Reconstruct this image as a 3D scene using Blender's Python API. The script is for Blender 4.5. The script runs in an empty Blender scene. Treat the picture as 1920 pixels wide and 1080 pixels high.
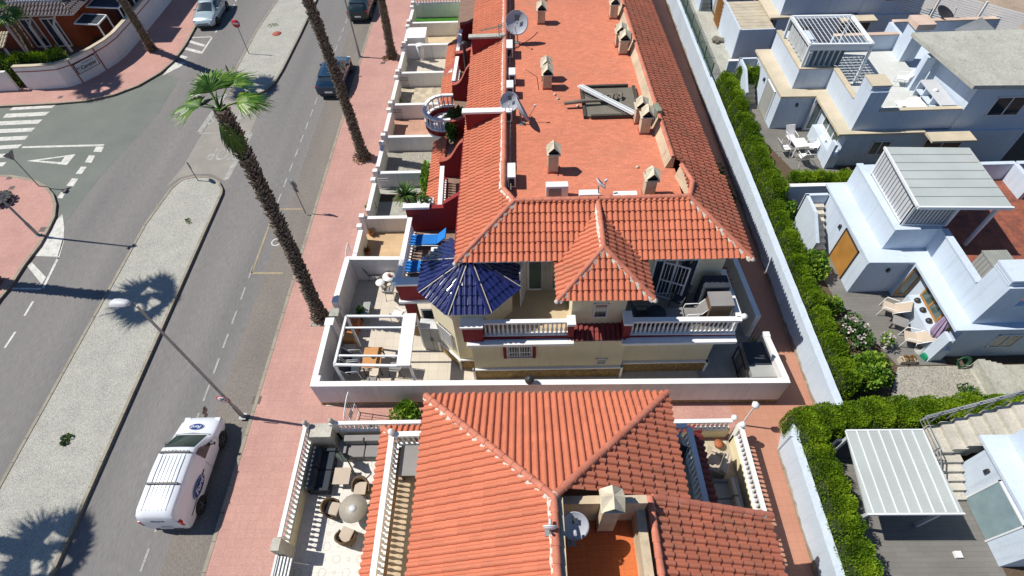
import bpy, bmesh, math, random
from mathutils import Vector, Matrix
random.seed(7)
scn = bpy.context.scene
COL = scn.collection
# ---------------------------------------------------------------- camera
CAMH = 21.0
FPX = 1040.0            # focal length in pixels of a 1920 px wide frame
RW = Matrix(((0.99952784, -0.02121639, -0.02222508),
             (-0.00316258, -0.79052742, 0.61241848),
             (-0.03056284, -0.61205904, -0.79022126)))
def G(px, py, z=0.0):
    """world point at height z that the photograph shows at pixel px,py"""
    v = RW @ Vector((px - 960.0, py - 540.0, FPX))
    t = (z - CAMH) / v.z
    return Vector((v.x * t, v.y * t, z))
cam_d = bpy.data.cameras.new('camera')
cam = bpy.data.objects.new('camera', cam_d); COL.objects.link(cam)
cx = RW @ Vector((1, 0, 0)); cy = RW @ Vector((0, -1, 0)); cz = RW @ Vector((0, 0, -1))
m3 = Matrix((cx, cy, cz)).transposed()
cam.matrix_world = Matrix.Translation((0, 0, CAMH)) @ m3.to_4x4()
cam_d.sensor_width = 36; cam_d.lens = FPX / 1920 * 36
cam_d.clip_end = 2000; cam_d.clip_start = .1
scn.camera = cam
# ---------------------------------------------------------------- light
SUN_EL = math.radians(54.0)
SDX, SDY = 0.9866, -0.163      # horizontal direction the sunlight travels
w = bpy.data.worlds.new('World'); scn.world = w; w.use_nodes = True
nt = w.node_tree
sky = nt.nodes.new('ShaderNodeTexSky'); sky.sky_type = 'NISHITA'; sky.sun_disc = False
sky.sun_elevation = SUN_EL
sky.sun_rotation = math.atan2(-SDX, -SDY)
sky.air_density = 1.0; sky.dust_density = 0.0; sky.ozone_density = 6.5
nt.links.new(sky.outputs[0], nt.nodes['Background'].inputs[0])
nt.nodes['Background'].inputs[1].default_value = 0.078
sd = bpy.data.lights.new('sun', 'SUN'); sd.energy = 4.9; sd.angle = math.radians(.5); sd.color = (1, .945, .85)
so = bpy.data.objects.new('sun', sd); COL.objects.link(so)
dirv = Vector((SDX * math.cos(SUN_EL), SDY * math.cos(SUN_EL), -math.sin(SUN_EL)))
so.rotation_euler = dirv.to_track_quat('-Z', 'Y').to_euler()
so.location = (-20, 3, 40)
scn.view_settings.view_transform = 'Standard'; scn.view_settings.look = 'None'
scn.view_settings.exposure = 0.16; scn.view_settings.gamma = 1
scn.cycles.max_bounces = 6; scn.cycles.diffuse_bounces = 3; scn.cycles.glossy_bounces = 3
scn.cycles.transparent_max_bounces = 6
# ---------------------------------------------------------------- materials
def S(r, g, b):
    f = lambda c: (c / 255 / 12.92) if c / 255 <= .04045 else ((c / 255 + .055) / 1.055) ** 2.4
    return (f(r), f(g), f(b), 1)
MATS = {}
def M(name, col, rough=.8, var=.12, scale=1.5, col2=None, vamt=None, fine=.08, fscale=60, bump=0, bscale=60, grid=None,
      metal=0, stretch=(1, 1, 1), stain=None, uvvar=None, spec=.5, alpha=1, voro=None, coat=0, streak=0):
    m = bpy.data.materials.new(name); m.use_nodes = True
    n = m.node_tree.nodes; L = m.node_tree.links
    bs = n['Principled BSDF']; bs.inputs['Roughness'].default_value = rough; bs.inputs['Metallic'].default_value = metal
    bs.inputs['Specular IOR Level'].default_value = spec
    bs.inputs['Coat Weight'].default_value = coat
    geo = n.new('ShaderNodeNewGeometry')
    mp = n.new('ShaderNodeMapping'); mp.inputs['Scale'].default_value = stretch
    L.new(geo.outputs['Position'], mp.inputs[0])
    def noise(sc, det=3, src=mp.outputs[0], r=.55):
        t = n.new('ShaderNodeTexNoise'); t.inputs['Scale'].default_value = sc; t.inputs['Detail'].default_value = det
        t.inputs['Roughness'].default_value = r
        L.new(src, t.inputs['Vector']); return t.outputs['Fac']
    def ramp(src, a, b):
        r = n.new('ShaderNodeMapRange'); r.inputs['From Min'].default_value = a; r.inputs['From Max'].default_value = b
        L.new(src, r.inputs['Value']); return r.outputs[0]
    def mix(f, a, b, mode='MIX'):
        x = n.new('ShaderNodeMix'); x.data_type = 'RGBA'; x.blend_type = mode
        for i, v in ((0, f), (6, a), (7, b)):
            if hasattr(v, 'links'): L.new(v, x.inputs[i])
            else: x.inputs[i].default_value = v
        return x.outputs[2]
    col = tuple(col)
    if col2 is None: col2 = tuple(c * (1 - var * 2.2) for c in col[:3]) + (1,)
    c = mix(ramp(noise(scale), .3, .7), col, col2)
    if grid:
        gw, gh, jt, jcol = grid[:4]
        b = n.new('ShaderNodeTexBrick'); b.inputs['Scale'].default_value = 1
        b.inputs['Brick Width'].default_value = gw; b.inputs['Row Height'].default_value = gh
        b.inputs['Mortar Size'].default_value = jt; b.offset = grid[4] if len(grid) > 4 else 0
        b.inputs['Mortar Smooth'].default_value = .3
        gv = grid[5] if len(grid) > 5 else .08
        b.inputs['Color1'].default_value = (1, 1, 1, 1); b.inputs['Color2'].default_value = (1 - gv,) * 3 + (1,)
        b.inputs['Mortar'].default_value = jcol
        L.new(geo.outputs['Position'], b.inputs['Vector'])
        c = mix(1.0, c, b.outputs['Color'], 'MULTIPLY')
    if voro:
        sc, jw, jcol = voro
        v1 = n.new('ShaderNodeTexVoronoi'); v1.feature = 'DISTANCE_TO_EDGE'; v1.inputs['Scale'].default_value = sc
        v2 = n.new('ShaderNodeTexVoronoi'); v2.inputs['Scale'].default_value = sc
        L.new(geo.outputs['Position'], v1.inputs['Vector']); L.new(geo.outputs['Position'], v2.inputs['Vector'])
        bw = n.new('ShaderNodeRGBToBW'); L.new(v2.outputs['Color'], bw.inputs[0])
        c = mix(ramp(bw.outputs[0], .2, .8), c, tuple(k * .6 for k in col[:3]) + (1,))
        c = mix(ramp(v1.outputs['Distance'], jw, jw * 1.6), jcol, c)
    if uvvar:
        # one tone for each tile
        tc = n.new('ShaderNodeUVMap'); wn = n.new('ShaderNodeTexWhiteNoise'); wn.noise_dimensions = '2D'
        vm = n.new('ShaderNodeVectorMath'); vm.operation = 'FLOOR'
        L.new(tc.outputs[0], vm.inputs[0]); L.new(vm.outputs[0], wn.inputs['Vector'])
        c = mix(ramp(wn.outputs['Value'], 0, 1 / max(uvvar, .01)), c, tuple(k * .72 for k in col[:3]) + (1,))
    if stain:
        scol, ssc, lo, hi = stain[:4]
        s = noise(ssc, 6, r=.7)
        f = ramp(s, lo, hi)
        s2 = noise(ssc * 14, 4)
        mm = n.new('ShaderNodeMath'); mm.operation = 'MULTIPLY'; L.new(f, mm.inputs[0]); L.new(ramp(s2, .4, .62), mm.inputs[1])
        c = mix(mm.outputs[0], c, scol)
    if streak:
        mp2 = n.new('ShaderNodeMapping'); mp2.inputs['Scale'].default_value = (5, 5, .35); L.new(geo.outputs['Position'], mp2.inputs[0])
        c = mix(1.0, c, mix(ramp(noise(1.0, 5, mp2.outputs[0], .65), .52, .78), (1, 1, 1, 1), (1 - streak, 1 - streak * 1.05, 1 - streak * 1.15, 1)), 'MULTIPLY')
    if fine:
        fn = noise(fscale, 2)
        d = tuple(max(0, 1 - fine * 3) for _ in range(3)) + (1,)
        c = mix(1.0, c, mix(ramp(fn, .3, .7), d, (1, 1, 1, 1)), 'MULTIPLY')
    L.new(c, bs.inputs['Base Color'])
    if bump:
        bp = n.new('ShaderNodeBump'); bp.inputs['Strength'].default_value = bump; bp.inputs['Distance'].default_value = .02
        L.new(noise(bscale, 3), bp.inputs['Height']); L.new(bp.outputs[0], bs.inputs['Normal'])
    if alpha < 1: bs.inputs['Alpha'].default_value = alpha
    MATS[name] = m
    return m
ASPH = M('asphalt', (.245, .232, .228, 1), .9, scale=.45, col2=(.185, .178, .178, 1), fine=.10, fscale=34, stretch=(1, .08, 1), bump=.3)
ASPH_L = M('asphalt_cool', (.205, .225, .205, 1), .9, scale=.5, col2=(.165, .185, .17, 1), fine=.13, fscale=30, bump=.3)
ASPH_PALE = M('asphalt_pale', (.36, .34, .30, 1), .9, scale=.9, col2=(.29, .28, .25, 1), fine=.12, fscale=30, bump=.3)
GUTTER = M('asphalt_gutter', (.255, .225, .195, 1), .9, scale=.9, col2=(.205, .185, .168, 1), fine=.13, fscale=30, stretch=(1, .3, 1), bump=.3)
PAVE = M('pink_paving', (.57, .32, .27, 1), .85, scale=.55, col2=(.48, .265, .23, 1), fine=.08, fscale=22, grid=(.3, .3, .009, (.84, .82, .82, 1), 0, .07), stain=((.40, .25, .21, 1), .35, .52, .8), bump=.15)
PAVE_R = M('red_paving', (.50, .245, .165, 1), .85, scale=.5, col2=(.44, .21, .145, 1), fine=.05, grid=(.3, .3, .01, (.85, .83, .8, 1), 0, .05))
GRAVEL = M('white_gravel', (.54, .535, .48, 1), .95, scale=1.2, col2=(.46, .455, .415, 1), fine=.19, fscale=30, bump=.7, bscale=28)
GRAVEL_T = M('tan_gravel', (.50, .475, .41, 1), .95, scale=4, col2=(.4, .38, .33, 1), fine=.2, fscale=16, bump=.8, bscale=18)
KERB = M('kerb_stone', (.42, .38, .30, 1), .9, scale=2, fine=.12, grid=(9, 1.0, .015, (.4, .4, .4, 1)))
KERB_D = M('kerb_dark', (.20, .19, .15, 1), .9, scale=2, fine=.12)
ROADP = M('road_paint', (.74, .74, .70, 1), .7, scale=3, col2=(.56, .56, .52, 1), fine=.1, fscale=24, stain=((.22, .22, .21, 1), 2.5, .5, .66))
ROADP_O = M('worn_road_paint', (.5, .5, .47, 1), .8, scale=3, fine=.12, fscale=24, stain=((.2, .19, .18, 1), 4, .4, .6))
ROADP_Y = M('worn_yellow_paint', (.5, .4, .24, 1), .8, scale=3, fine=.12, fscale=24, stain=((.2, .19, .17, 1), 4, .42, .65))
TILE = M('terracotta_tile', (.66, .205, .11, 1), .78, scale=.9, col2=(.55, .17, .092, 1), fine=.06, fscale=30, uvvar=.5, stain=((.32, .17, .10, 1), .35, .56, .85))
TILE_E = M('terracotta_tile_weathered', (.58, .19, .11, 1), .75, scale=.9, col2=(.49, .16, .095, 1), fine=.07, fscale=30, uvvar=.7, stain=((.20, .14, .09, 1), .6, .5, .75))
TILE_D = M('dark_red_tile', (.26, .04, .035, 1), .7, scale=1.5, fine=.06, uvvar=.6)
TILE_B = M('blue_glazed_tile', (.018, .024, .13, 1), .18, scale=2, col2=(.012, .017, .09, 1), fine=.0, uvvar=.6, spec=.7, coat=.6)
RIDGE = M('ridge_tile', (.62, .22, .14, 1), .75, scale=2.5, col2=(.47, .15, .095, 1), fine=.07, fscale=30)
MORTAR = M('pale_mortar', (.78, .72, .62, 1), .9, scale=5, fine=.12, fscale=20)
ROOFF = M('red_roof_paving', (.71, .245, .145, 1), .85, scale=.4, col2=(.61, .205, .12, 1), fine=.07, fscale=16, grid=(.28, .14, .008, (.82, .78, .76, 1), .5, .14),
          stain=((.42, .25, .17, 1), .8, .54, .8), stretch=(.4, 1, 1))
ROOFT = M('orange_terrace_tile', (.66, .17, .04, 1), .8, scale=.6, col2=(.58, .15, .045, 1), fine=.06, fscale=16, grid=(.3, .15, .008, (.8, .76, .74, 1), .0, .08))
CREAM = M('cream_render', (.84, .75, .52, 1), .9, scale=.7, col2=(.77, .68, .46, 1), fine=.05, bump=.15, fscale=30, streak=0.12)
CREAM_S = M('cream_chimney_render', (.68, .56, .40, 1), .9, scale=1.5, fine=.07, stain=((.3, .24, .16, 1), 2.0, .52, .75), streak=0.3)
WHITE = M('white_render', (.80, .80, .78, 1), .85, scale=.8, col2=(.74, .74, .72, 1), fine=.025, bump=.12, stain=((.50, .46, .40, 1), 1.1, .55, .85), streak=0.2)
WHITE_T = M('white_gloss_paint', (.82, .82, .82, 1), .5, scale=2, var=.04, fine=0)
GREYW = M('grey_render', (.80, .77, .77, 1), .9, scale=.8, col2=(.72, .69, .68, 1), fine=.05, stain=((.38, .33, .28, 1), 1.4, .55, .85), streak=0.2)
MWHITE = M('modern_white_render', (.60, .69, .80, 1), .85, scale=.7, col2=(.54, .63, .75, 1), fine=.05, bump=.1, fscale=25, stain=((.45, .47, .48, 1), .8, .58, .85), streak=0.16)  # bluish base colour carries the blue of open shade on white walls
COPE = M('stone_coping', (.66, .56, .42, 1), .85, scale=1.2, col2=(.52, .47, .35, 1), fine=.08, fscale=20)
COPE_P = M('pinkish_coping', (.68, .52, .42, 1), .85, scale=1.2, fine=.05)
RED = M('dark_red_render', (.27, .018, .022, 1), .85, scale=1, col2=(.22, .016, .02, 1), fine=.06, bump=.1, streak=0.25)
REDCAP = M('red_coping', (.42, .10, .07, 1), .85, scale=1, fine=.05)
STONE = M('rubble_stone', (.52, .36, .16, 1), .9, scale=3, fine=.1, voro=(5.5, .03, (.16, .11, .05, 1)), bump=.5, bscale=12)
STONE_G = M('boundary_stone', (.52, .46, .36, 1), .9, scale=3, fine=.15, voro=(2.6, .03, (.3, .27, .21, 1)), bump=.5, bscale=12)
FLOORB = M('beige_floor_tile', (.62, .56, .47, 1), .6, scale=.8, col2=(.56, .50, .42, 1), fine=.03, grid=(.42, .42, .008, (.72, .7, .68, 1), 0, .07))
FLOORP = M('patterned_white_floor', (.70, .68, .64, 1), .6, scale=2, var=.04, fine=.03, grid=(.33, .33, .008, (.8, .8, .8, 1), 0, .04))
FLOORT = M('tan_balcony_tile', (.60, .46, .31, 1), .7, scale=3, fine=.1, grid=(.33, .33, .008, (.8, .78, .75, 1)))
FLOORK = M('salmon_yard_floor', (.62, .36, .26, 1), .8, scale=1, fine=.07, grid=(.3, .3, .01, (.8, .8, .8, 1)))
CRAZY = M('cream_crazy_paving', (.66, .58, .44, 1), .8, scale=2, fine=.06, voro=(3.2, .012, (.45, .38, .28, 1)))
DECK = M('grey_deck', (.215, .205, .19, 1), .8, scale=1, col2=(.18, .172, .162, 1), fine=.06, grid=(.9, .16, .008, (.72, .72, .72, 1), .5, .1))
PALETILE = M('pale_terrace_tile', (.62, .64, .62, 1), .7, scale=1, var=.04, fine=.03, grid=(.42, .42, .012, (.82, .84, .86, 1), 0, .04))
REDDECK = M('red_mottled_terrace', (.42, .13, .07, 1), .8, scale=2.5, col2=(.2, .07, .05, 1), fine=.1, fscale=12, grid=(.3, .3, .01, (.7, .7, .7, 1)))
CONC = M('weathered_concrete', (.50, .50, .44, 1), .9, scale=1, col2=(.42, .42, .37, 1), fine=.1, fscale=14, stretch=(1, .5, 1), stain=((.2, .2, .16, 1), 1.5, .5, .75))
CONC2 = M('pale_cast_stone', (.60, .57, .50, 1), .9, scale=1.5, fine=.08, fscale=16, stain=((.36, .33, .28, 1), 2, .55, .8))
ROOFW = M('pale_metal_roof', (.46, .50, .49, 1), .6, scale=.8, col2=(.40, .44, .43, 1), fine=.04, fscale=20, stain=((.5, .38, .24, 1), .5, .58, .85))
METALW = M('white_metal', (.75, .78, .80, 1), .4, var=.04, fine=0)
METALG = M('galvanised_metal', (.30, .32, .33, 1), .5, var=.08, fine=.03, metal=.5)
DARKM = M('dark_metal', (.035, .035, .04, 1), .5, var=.1, fine=0)
GREYM = M('grey_plastic', (.36, .37, .36, 1), .5, var=.06, fine=0)
LGREY = M('light_grey_plastic', (.55, .57, .60, 1), .5, var=.05, fine=0)
DISHM = M('dish_grey', (.42, .44, .50, 1), .5, var=.06, fine=.02)
GLASS = M('dark_glass', (.03, .045, .06, 1), .06, var=.1, fine=0, spec=.8)
GLASS_G = M('green_glass', (.10, .15, .14, 1), .08, var=.2, fine=0, spec=.8)
CARWHITE = M('van_white_paint', (.74, .78, .85, 1), .28, var=.02, fine=0, coat=.7)
CARDARK = M('dark_blue_paint', (.008, .035, .075, 1), .22, var=.05, fine=0, coat=.9)
CARGREEN = M('dark_green_paint', (.015, .03, .028, 1), .25, var=.05, fine=0, coat=.8)
CARSILV = M('silver_paint', (.46, .56, .60, 1), .25, metal=.35, var=.03, fine=0, coat=.8)
TYRE = M('tyre_rubber', (.015, .015, .016, 1), .8, fine=0)
RIM = M('alloy_rim', (.45, .46, .48, 1), .3, metal=.8, fine=0, var=.02)
REDL = M('red_lamp', (.5, .02, .02, 1), .2, fine=0, var=.02)
CLEARL = M('clear_lamp', (.7, .75, .78, 1), .1, fine=0, var=.02)
LOGOB = M('logo_blue', (.012, .05, .22, 1), .3, fine=0, var=.02)
SIGNW = M('sign_white', (.8, .8, .8, 1), .4, fine=0, var=.02)
SIGNR = M('sign_red', (.45, .02, .04, 1), .4, fine=0, var=.02)
BLACK = M('black_paint', (.012, .012, .014, 1), .5, fine=0, var=.02)
BLUEF = M('blue_fabric', (.01, .19, .62, 1), .9, fine=.05, fscale=90, var=.06)
NAVYF = M('dark_fabric', (.042, .052, .07, 1), .9, fine=.05, var=.1)
GREYF = M('grey_fabric', (.28, .27, .27, 1), .95, fine=.05, var=.08)
BEIGEF = M('beige_fabric', (.56, .47, .38, 1), .95, fine=.05, var=.06)
LILAC = M('lilac_fabric', (.42, .32, .48, 1), .9, fine=.05)
RATTAN = M('brown_rattan', (.22, .135, .07, 1), .8, fine=.2, fscale=50, var=.15)
WOOD = M('honey_wood', (.62, .29, .09, 1), .55, scale=6, stretch=(1, 6, 6), fine=.06)
WOODD = M('orange_door_wood', (.50, .24, .05, 1), .6, scale=1.5, fine=.05)
TERRAP = M('terracotta_pot', (.46, .15, .06, 1), .8, fine=.08)
TOPGLASS = M('grey_glass_top', (.40, .36, .30, 1), .5, fine=.08, fscale=40)
SLATE = M('grey_shed_roof', (.20, .22, .24, 1), .8, fine=.1)
NET = M('green_mesh_fence', (.03, .09, .06, 1), .7, fine=.1)
ORANGE = M('orange_render', (.40, .09, .03, 1), .85, scale=1, fine=.07)
TURF = M('artificial_turf', (.05, .22, .015, 1), .95, scale=5, fine=.15, fscale=40)
SOIL = M('garden_soil', (.16, .11, .07, 1), .95, fine=.2, fscale=20)
SCREEN = M('striped_awning', (.62, .66, .68, 1), .8, scale=3, fine=.05)
BROOF = M('membrane_grey', (.21, .19, .155, 1), .9, scale=2, fine=.1, fscale=20)
def leafmat(name, c1, c2, c3, sc=1.3, rough=.6):
    m = bpy.data.materials.new(name); m.use_nodes = True
    n = m.node_tree.nodes; L = m.node_tree.links; bs = n['Principled BSDF']; bs.inputs['Roughness'].default_value = rough
    geo = n.new('ShaderNodeNewGeometry')
    t = n.new('ShaderNodeTexNoise'); t.inputs['Scale'].default_value = sc; L.new(geo.outputs['Position'], t.inputs['Vector']); t.inputs['Detail'].default_value = 4
    r = n.new('ShaderNodeValToRGB'); e = r.color_ramp.elements
    e[0].position = .3; e[0].color = c1; e[1].position = .72; e[1].color = c3
    k = e.new(.5); k.color = c2
    a = n.new('ShaderNodeMath'); a.operation = 'MULTIPLY_ADD'
    L.new(geo.outputs['Random Per Island'], a.inputs[0]); a.inputs[1].default_value = .34; 
    s = n.new('ShaderNodeMath'); s.operation = 'SUBTRACT'; L.new(t.outputs['Fac'], s.inputs[0]); s.inputs[1].default_value = .17
    L.new(s.outputs[0], a.inputs[2]); L.new(a.outputs[0], r.inputs[0])
    L.new(r.outputs[0], bs.inputs['Base Color'])
    tr = n.new('ShaderNodeBsdfTranslucent'); L.new(r.outputs[0], tr.inputs[0])
    mx = n.new('ShaderNodeMixShader'); mx.inputs[0].default_value = .25
    L.new(bs.outputs[0], mx.inputs[1]); L.new(tr.outputs[0], mx.inputs[2]); L.new(mx.outputs[0], n['Material Output'].inputs[0])
    return m
L_HEDGE = leafmat('cypress_leaf', (.06, .13, .004, 1), (.16, .29, .008, 1), (.32, .45, .02, 1))
L_SHRUB = leafmat('shrub_leaf', (.06, .15, .015, 1), (.15, .30, .02, 1), (.34, .46, .05, 1), 2)
L_CLIMB = leafmat('climber_leaf', (.02, .07, .015, 1), (.05, .13, .02, 1), (.12, .22, .04, 1), 2)
L_PALM = leafmat('palm_leaf', (.03, .11, .008, 1), (.08, .20, .012, 1), (.26, .38, .05, 1), .9, .4)
L_PALMD = leafmat('dry_palm_leaf', (.10, .08, .03, 1), (.22, .17, .07, 1), (.3, .24, .1, 1), .9)
L_PLANT = leafmat('spiky_plant_leaf', (.05, .12, .02, 1), (.12, .22, .04, 1), (.3, .36, .08, 1), 2)
L_RUSSET = leafmat('russet_plant_leaf', (.12, .05, .02, 1), (.24, .11, .03, 1), (.34, .2, .05, 1), 2)
L_FLOWER = leafmat('white_petal', (.7, .68, .62, 1), (.78, .76, .7, 1), (.8, .6, .6, 1), 5)
BARK = M('palm_bark', (.21, .165, .12, 1), .95, scale=4, col2=(.07, .052, .04, 1), fine=.2, fscale=25)
BARKT = M('palm_bark_stub', (.38, .33, .26, 1), .95, scale=7, col2=(.09, .072, .058, 1), fine=.15, fscale=30)
# ---------------------------------------------------------------- geometry helpers
class MB:
    def __init__(s): s.v = []; s.f = []; s.m = []; s.uv = {}; s.sm = set()
    def add(s, vs, fs, mi=0, smooth=False):
        o = len(s.v); s.v += [tuple(p) for p in vs]
        for f in fs:
            if smooth: s.sm.add(len(s.f))
            s.f.append([i + o for i in f]); s.m.append(mi)
        return s
    def box(s, x0, x1, y0, y1, z0, z1, mi=0):
        if x0 > x1: x0, x1 = x1, x0
        if y0 > y1: y0, y1 = y1, y0
        vs = [(x, y, z) for z in (z0, z1) for x, y in ((x0, y0), (x1, y0), (x1, y1), (x0, y1))]
        return s.add(vs, [(3, 2, 1, 0), (4, 5, 6, 7), (0, 1, 5, 4), (1, 2, 6, 5), (2, 3, 7, 6), (3, 0, 4, 7)], mi)
    def prism(s, poly, z0, z1, mi=0, mtop=None):
        """poly: list of (x,y) counter-clockwise or not; z0/z1 numbers"""
        a = sum(poly[i][0] * poly[(i + 1) % len(poly)][1] - poly[(i + 1) % len(poly)][0] * poly[i][1] for i in range(len(poly)))
        poly = [(p[0], p[1]) for p in poly]
        if a < 0: poly = poly[::-1]
        n = len(poly)
        vs = [(x, y, z0) for x, y in poly] + [(x, y, z1) for x, y in poly]
        s.add(vs, [tuple(range(n))[::-1]] + [(i, (i + 1) % n, n + (i + 1) % n, n + i) for i in range(n)], mi)
        return s.add([(x, y, z1) for x, y in poly], [tuple(range(n))], mi if mtop is None else mtop)
    def obox(s, c, size, rz=0, mi=0, taper=1):
        """box centred on c=(x,y,z of base) size (sx,sy,sz) turned rz; taper scales the top"""
        sx, sy, sz = size; R = Matrix.Rotation(rz, 3, 'Z'); vs = []
        for z, k in ((0, 1), (sz, taper)):
            for x, y in ((-1, -1), (1, -1), (1, 1), (-1, 1)):
                vs.append(R @ Vector((x * sx / 2 * k, y * sy / 2 * k, z)) + Vector(c))
        return s.add(vs, [(3, 2, 1, 0), (4, 5, 6, 7), (0, 1, 5, 4), (1, 2, 6, 5), (2, 3, 7, 6), (3, 0, 4, 7)], mi)
    def tube(s, pts, r, n=8, mi=0, cap=True):
        pts = [Vector(p) for p in pts]; rr = r if isinstance(r, (list, tuple)) else [r] * len(pts)
        vs = []; 
        for i, p in enumerate(pts):
            d = (pts[min(i + 1, len(pts) - 1)] - pts[max(i - 1, 0)]).normalized()
            a = d.cross(Vector((0, 0, 1))); 
            if a.length < .05: a = d.cross(Vector((0, 1, 0)))
            a.normalize(); b = d.cross(a)
            for k in range(n):
                t = 2 * math.pi * k / n; vs.append(p + (a * math.cos(t) + b * math.sin(t)) * rr[i])
        fs = [(i * n + k, i * n + (k + 1) % n, (i + 1) * n + (k + 1) % n, (i + 1) * n + k) for i in range(len(pts) - 1) for k in range(n)]
        s.add(vs, fs, mi, True)
        if cap: s.add(vs[:n], [tuple(range(n))], mi); s.add(vs[-n:], [tuple(range(n))[::-1]], mi)
        return s
    def bar(s, p0, p1, wdt, hgt=None, mi=0):
        p0 = Vector(p0); p1 = Vector(p1); d = (p1 - p0).normalized(); hgt = hgt or wdt
        a = d.cross(Vector((0, 0, 1)))
        if a.length < .05: a = Vector((1, 0, 0)); a = (a - d * a.dot(d))
        a.normalize(); b = a.cross(d)
        vs = [p + a * x * wdt / 2 + b * y * hgt / 2 for p in (p0, p1) for x, y in ((-1, -1), (1, -1), (1, 1), (-1, 1))]
        return s.add(vs, [(3, 2, 1, 0), (4, 5, 6, 7), (0, 1, 5, 4), (1, 2, 6, 5), (2, 3, 7, 6), (3, 0, 4, 7)], mi)
    def lathe(s, c, prof, n=12, mi=0, axis=None):
        c = Vector(c); vs = []
        for r, z in prof:
            for k in range(n):
                t = 2 * math.pi * k / n; p = Vector((r * math.cos(t), r * math.sin(t), z))
                vs.append(c + (axis @ p if axis else p))
        fs = [(i * n + k, i * n + (k + 1) % n, (i + 1) * n + (k + 1) % n, (i + 1) * n + k) for i in range(len(prof) - 1) for k in range(n)]
        s.add(vs, fs, mi, True)
        if prof[0][0] > .001: s.add(vs[:n], [tuple(range(n))[::-1]], mi)
        if prof[-1][0] > .001: s.add(vs[-n:], [tuple(range(n))], mi)
        return s
    def quad(s, *p, mi=0): return s.add(p, [tuple(range(len(p)))], mi)
    def wall(s, a, b, t, z0, z1, mi=0, mtop=None, za=None):
        """upright wall from a to b (2-D), thickness t centred, optional different top height at b"""
        a = Vector(a[:2]); b = Vector(b[:2]); d = (b - a).normalized(); nrm = Vector((-d.y, d.x)) * t / 2
        z1b = z1 if za is None else za
        q = [a - nrm, b - nrm, b + nrm, a + nrm]; zt = [z1, z1b, z1b, z1]
        vs = [(p.x, p.y, z0) for p in q] + [(p.x, p.y, z) for p, z in zip(q, zt)]
        s.add(vs, [(3, 2, 1, 0), (0, 1, 5, 4), (1, 2, 6, 5), (2, 3, 7, 6), (3, 0, 4, 7)], mi)
        return s.add(vs[4:], [(0, 1, 2, 3)], mi if mtop is None else mtop)
    def mesh(s, name, mats, off=Vector((0, 0, 0))):
        me = bpy.data.meshes.new(name)
        me.from_pydata([(p[0] - off.x, p[1] - off.y, p[2] - off.z) for p in s.v], [], s.f)
        for m in (mats if isinstance(mats, (list, tuple)) else [mats]): me.materials.append(m)
        for i, p in enumerate(me.polygons):
            p.material_index = s.m[i]
            if i in s.sm: p.use_smooth = True
        return me
    def build(s, name, mats, parent=None, label=None, cat=None, group=None, kind=None, bevel=0, fixn=True):
        off = Vector((0, 0, 0))
        if parent is not None:
            r = parent
            while r.parent: r = r.parent
            off = r.location
        me = s.mesh(name, mats, off)
        if fixn:
            bm = bmesh.new(); bm.from_mesh(me); bmesh.ops.recalc_face_normals(bm, faces=bm.faces); bm.to_mesh(me); bm.free()
        o = bpy.data.objects.new(name, me); COL.objects.link(o)
        if parent is not None: o.parent = parent
        if bevel:
            b = o.modifiers.new('bevel', 'BEVEL'); b.width = bevel; b.segments = 2; b.limit_method = 'ANGLE'
        tag(o, label, cat, group, kind)
        return o
def tag(o, label=None, cat=None, group=None, kind=None):
    for k, v in (('label', label), ('category', cat), ('group', group), ('kind', kind)):
        if v: o[k] = v
    return o
def thing(name, label, cat, loc=(0, 0, 0), group=None):
    o = bpy.data.objects.new(name, None); COL.objects.link(o); o.location = loc; o.empty_display_size = .2
    return tag(o, label, cat, group)
def dup(o, loc=None, rz=None, label=None, parent=None, scale=None):
    c = o.copy(); COL.objects.link(c)
    if parent is not None: c.parent = parent
    if loc is not None: c.location = loc
    if rz is not None: c.rotation_euler = (0, 0, rz)
    if scale is not None: c.scale = (scale,) * 3
    if label: c['label'] = label
    for ch in list(o.children): dup(ch, parent=c)
    return c
def place(o, loc, rz=0, scale=1):
    o.location = loc; o.rotation_euler = (0, 0, rz); o.scale = (scale,) * 3; return o
def sheet(name, pix, z, mat, zt=None, kind='structure'):
    return MB().add([G(x, y, z) for x, y in pix], [tuple(range(len(pix)))]).build(name, mat, kind=kind)
def text_mb(txt, size, mat, o0, ux, uy, shear=0, lift=.004, name='lettering', parent=None, spacing=1, off=0, xs=1):
    """flat lettering lying in the plane ux,uy, centred on o0"""
    cu = bpy.data.curves.new('txt', 'FONT'); cu.body = txt; cu.size = size; cu.align_x = 'CENTER'; cu.align_y = 'CENTER'
    cu.shear = shear; cu.space_character = spacing; cu.offset = off
    ob = bpy.data.objects.new('txt', cu); COL.objects.link(ob)
    dg = bpy.context.evaluated_depsgraph_get(); dg.update()
    me = bpy.data.meshes.new_from_object(ob.evaluated_get(dg))
    bpy.data.objects.remove(ob); ux = Vector(ux).normalized(); uy = Vector(uy).normalized(); nn = ux.cross(uy)
    offv = Vector((0, 0, 0))
    if parent is not None:
        r = parent
        while r.parent: r = r.parent
        offv = r.location
    for v in me.vertices:
        v.co = Vector(o0) + ux * v.co.x * xs + uy * v.co.y + nn * lift - offv
    me.materials.clear(); me.materials.append(mat)
    o = bpy.data.objects.new(name, me); COL.objects.link(o)
    if parent is not None: o.parent = parent
    return o
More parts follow.
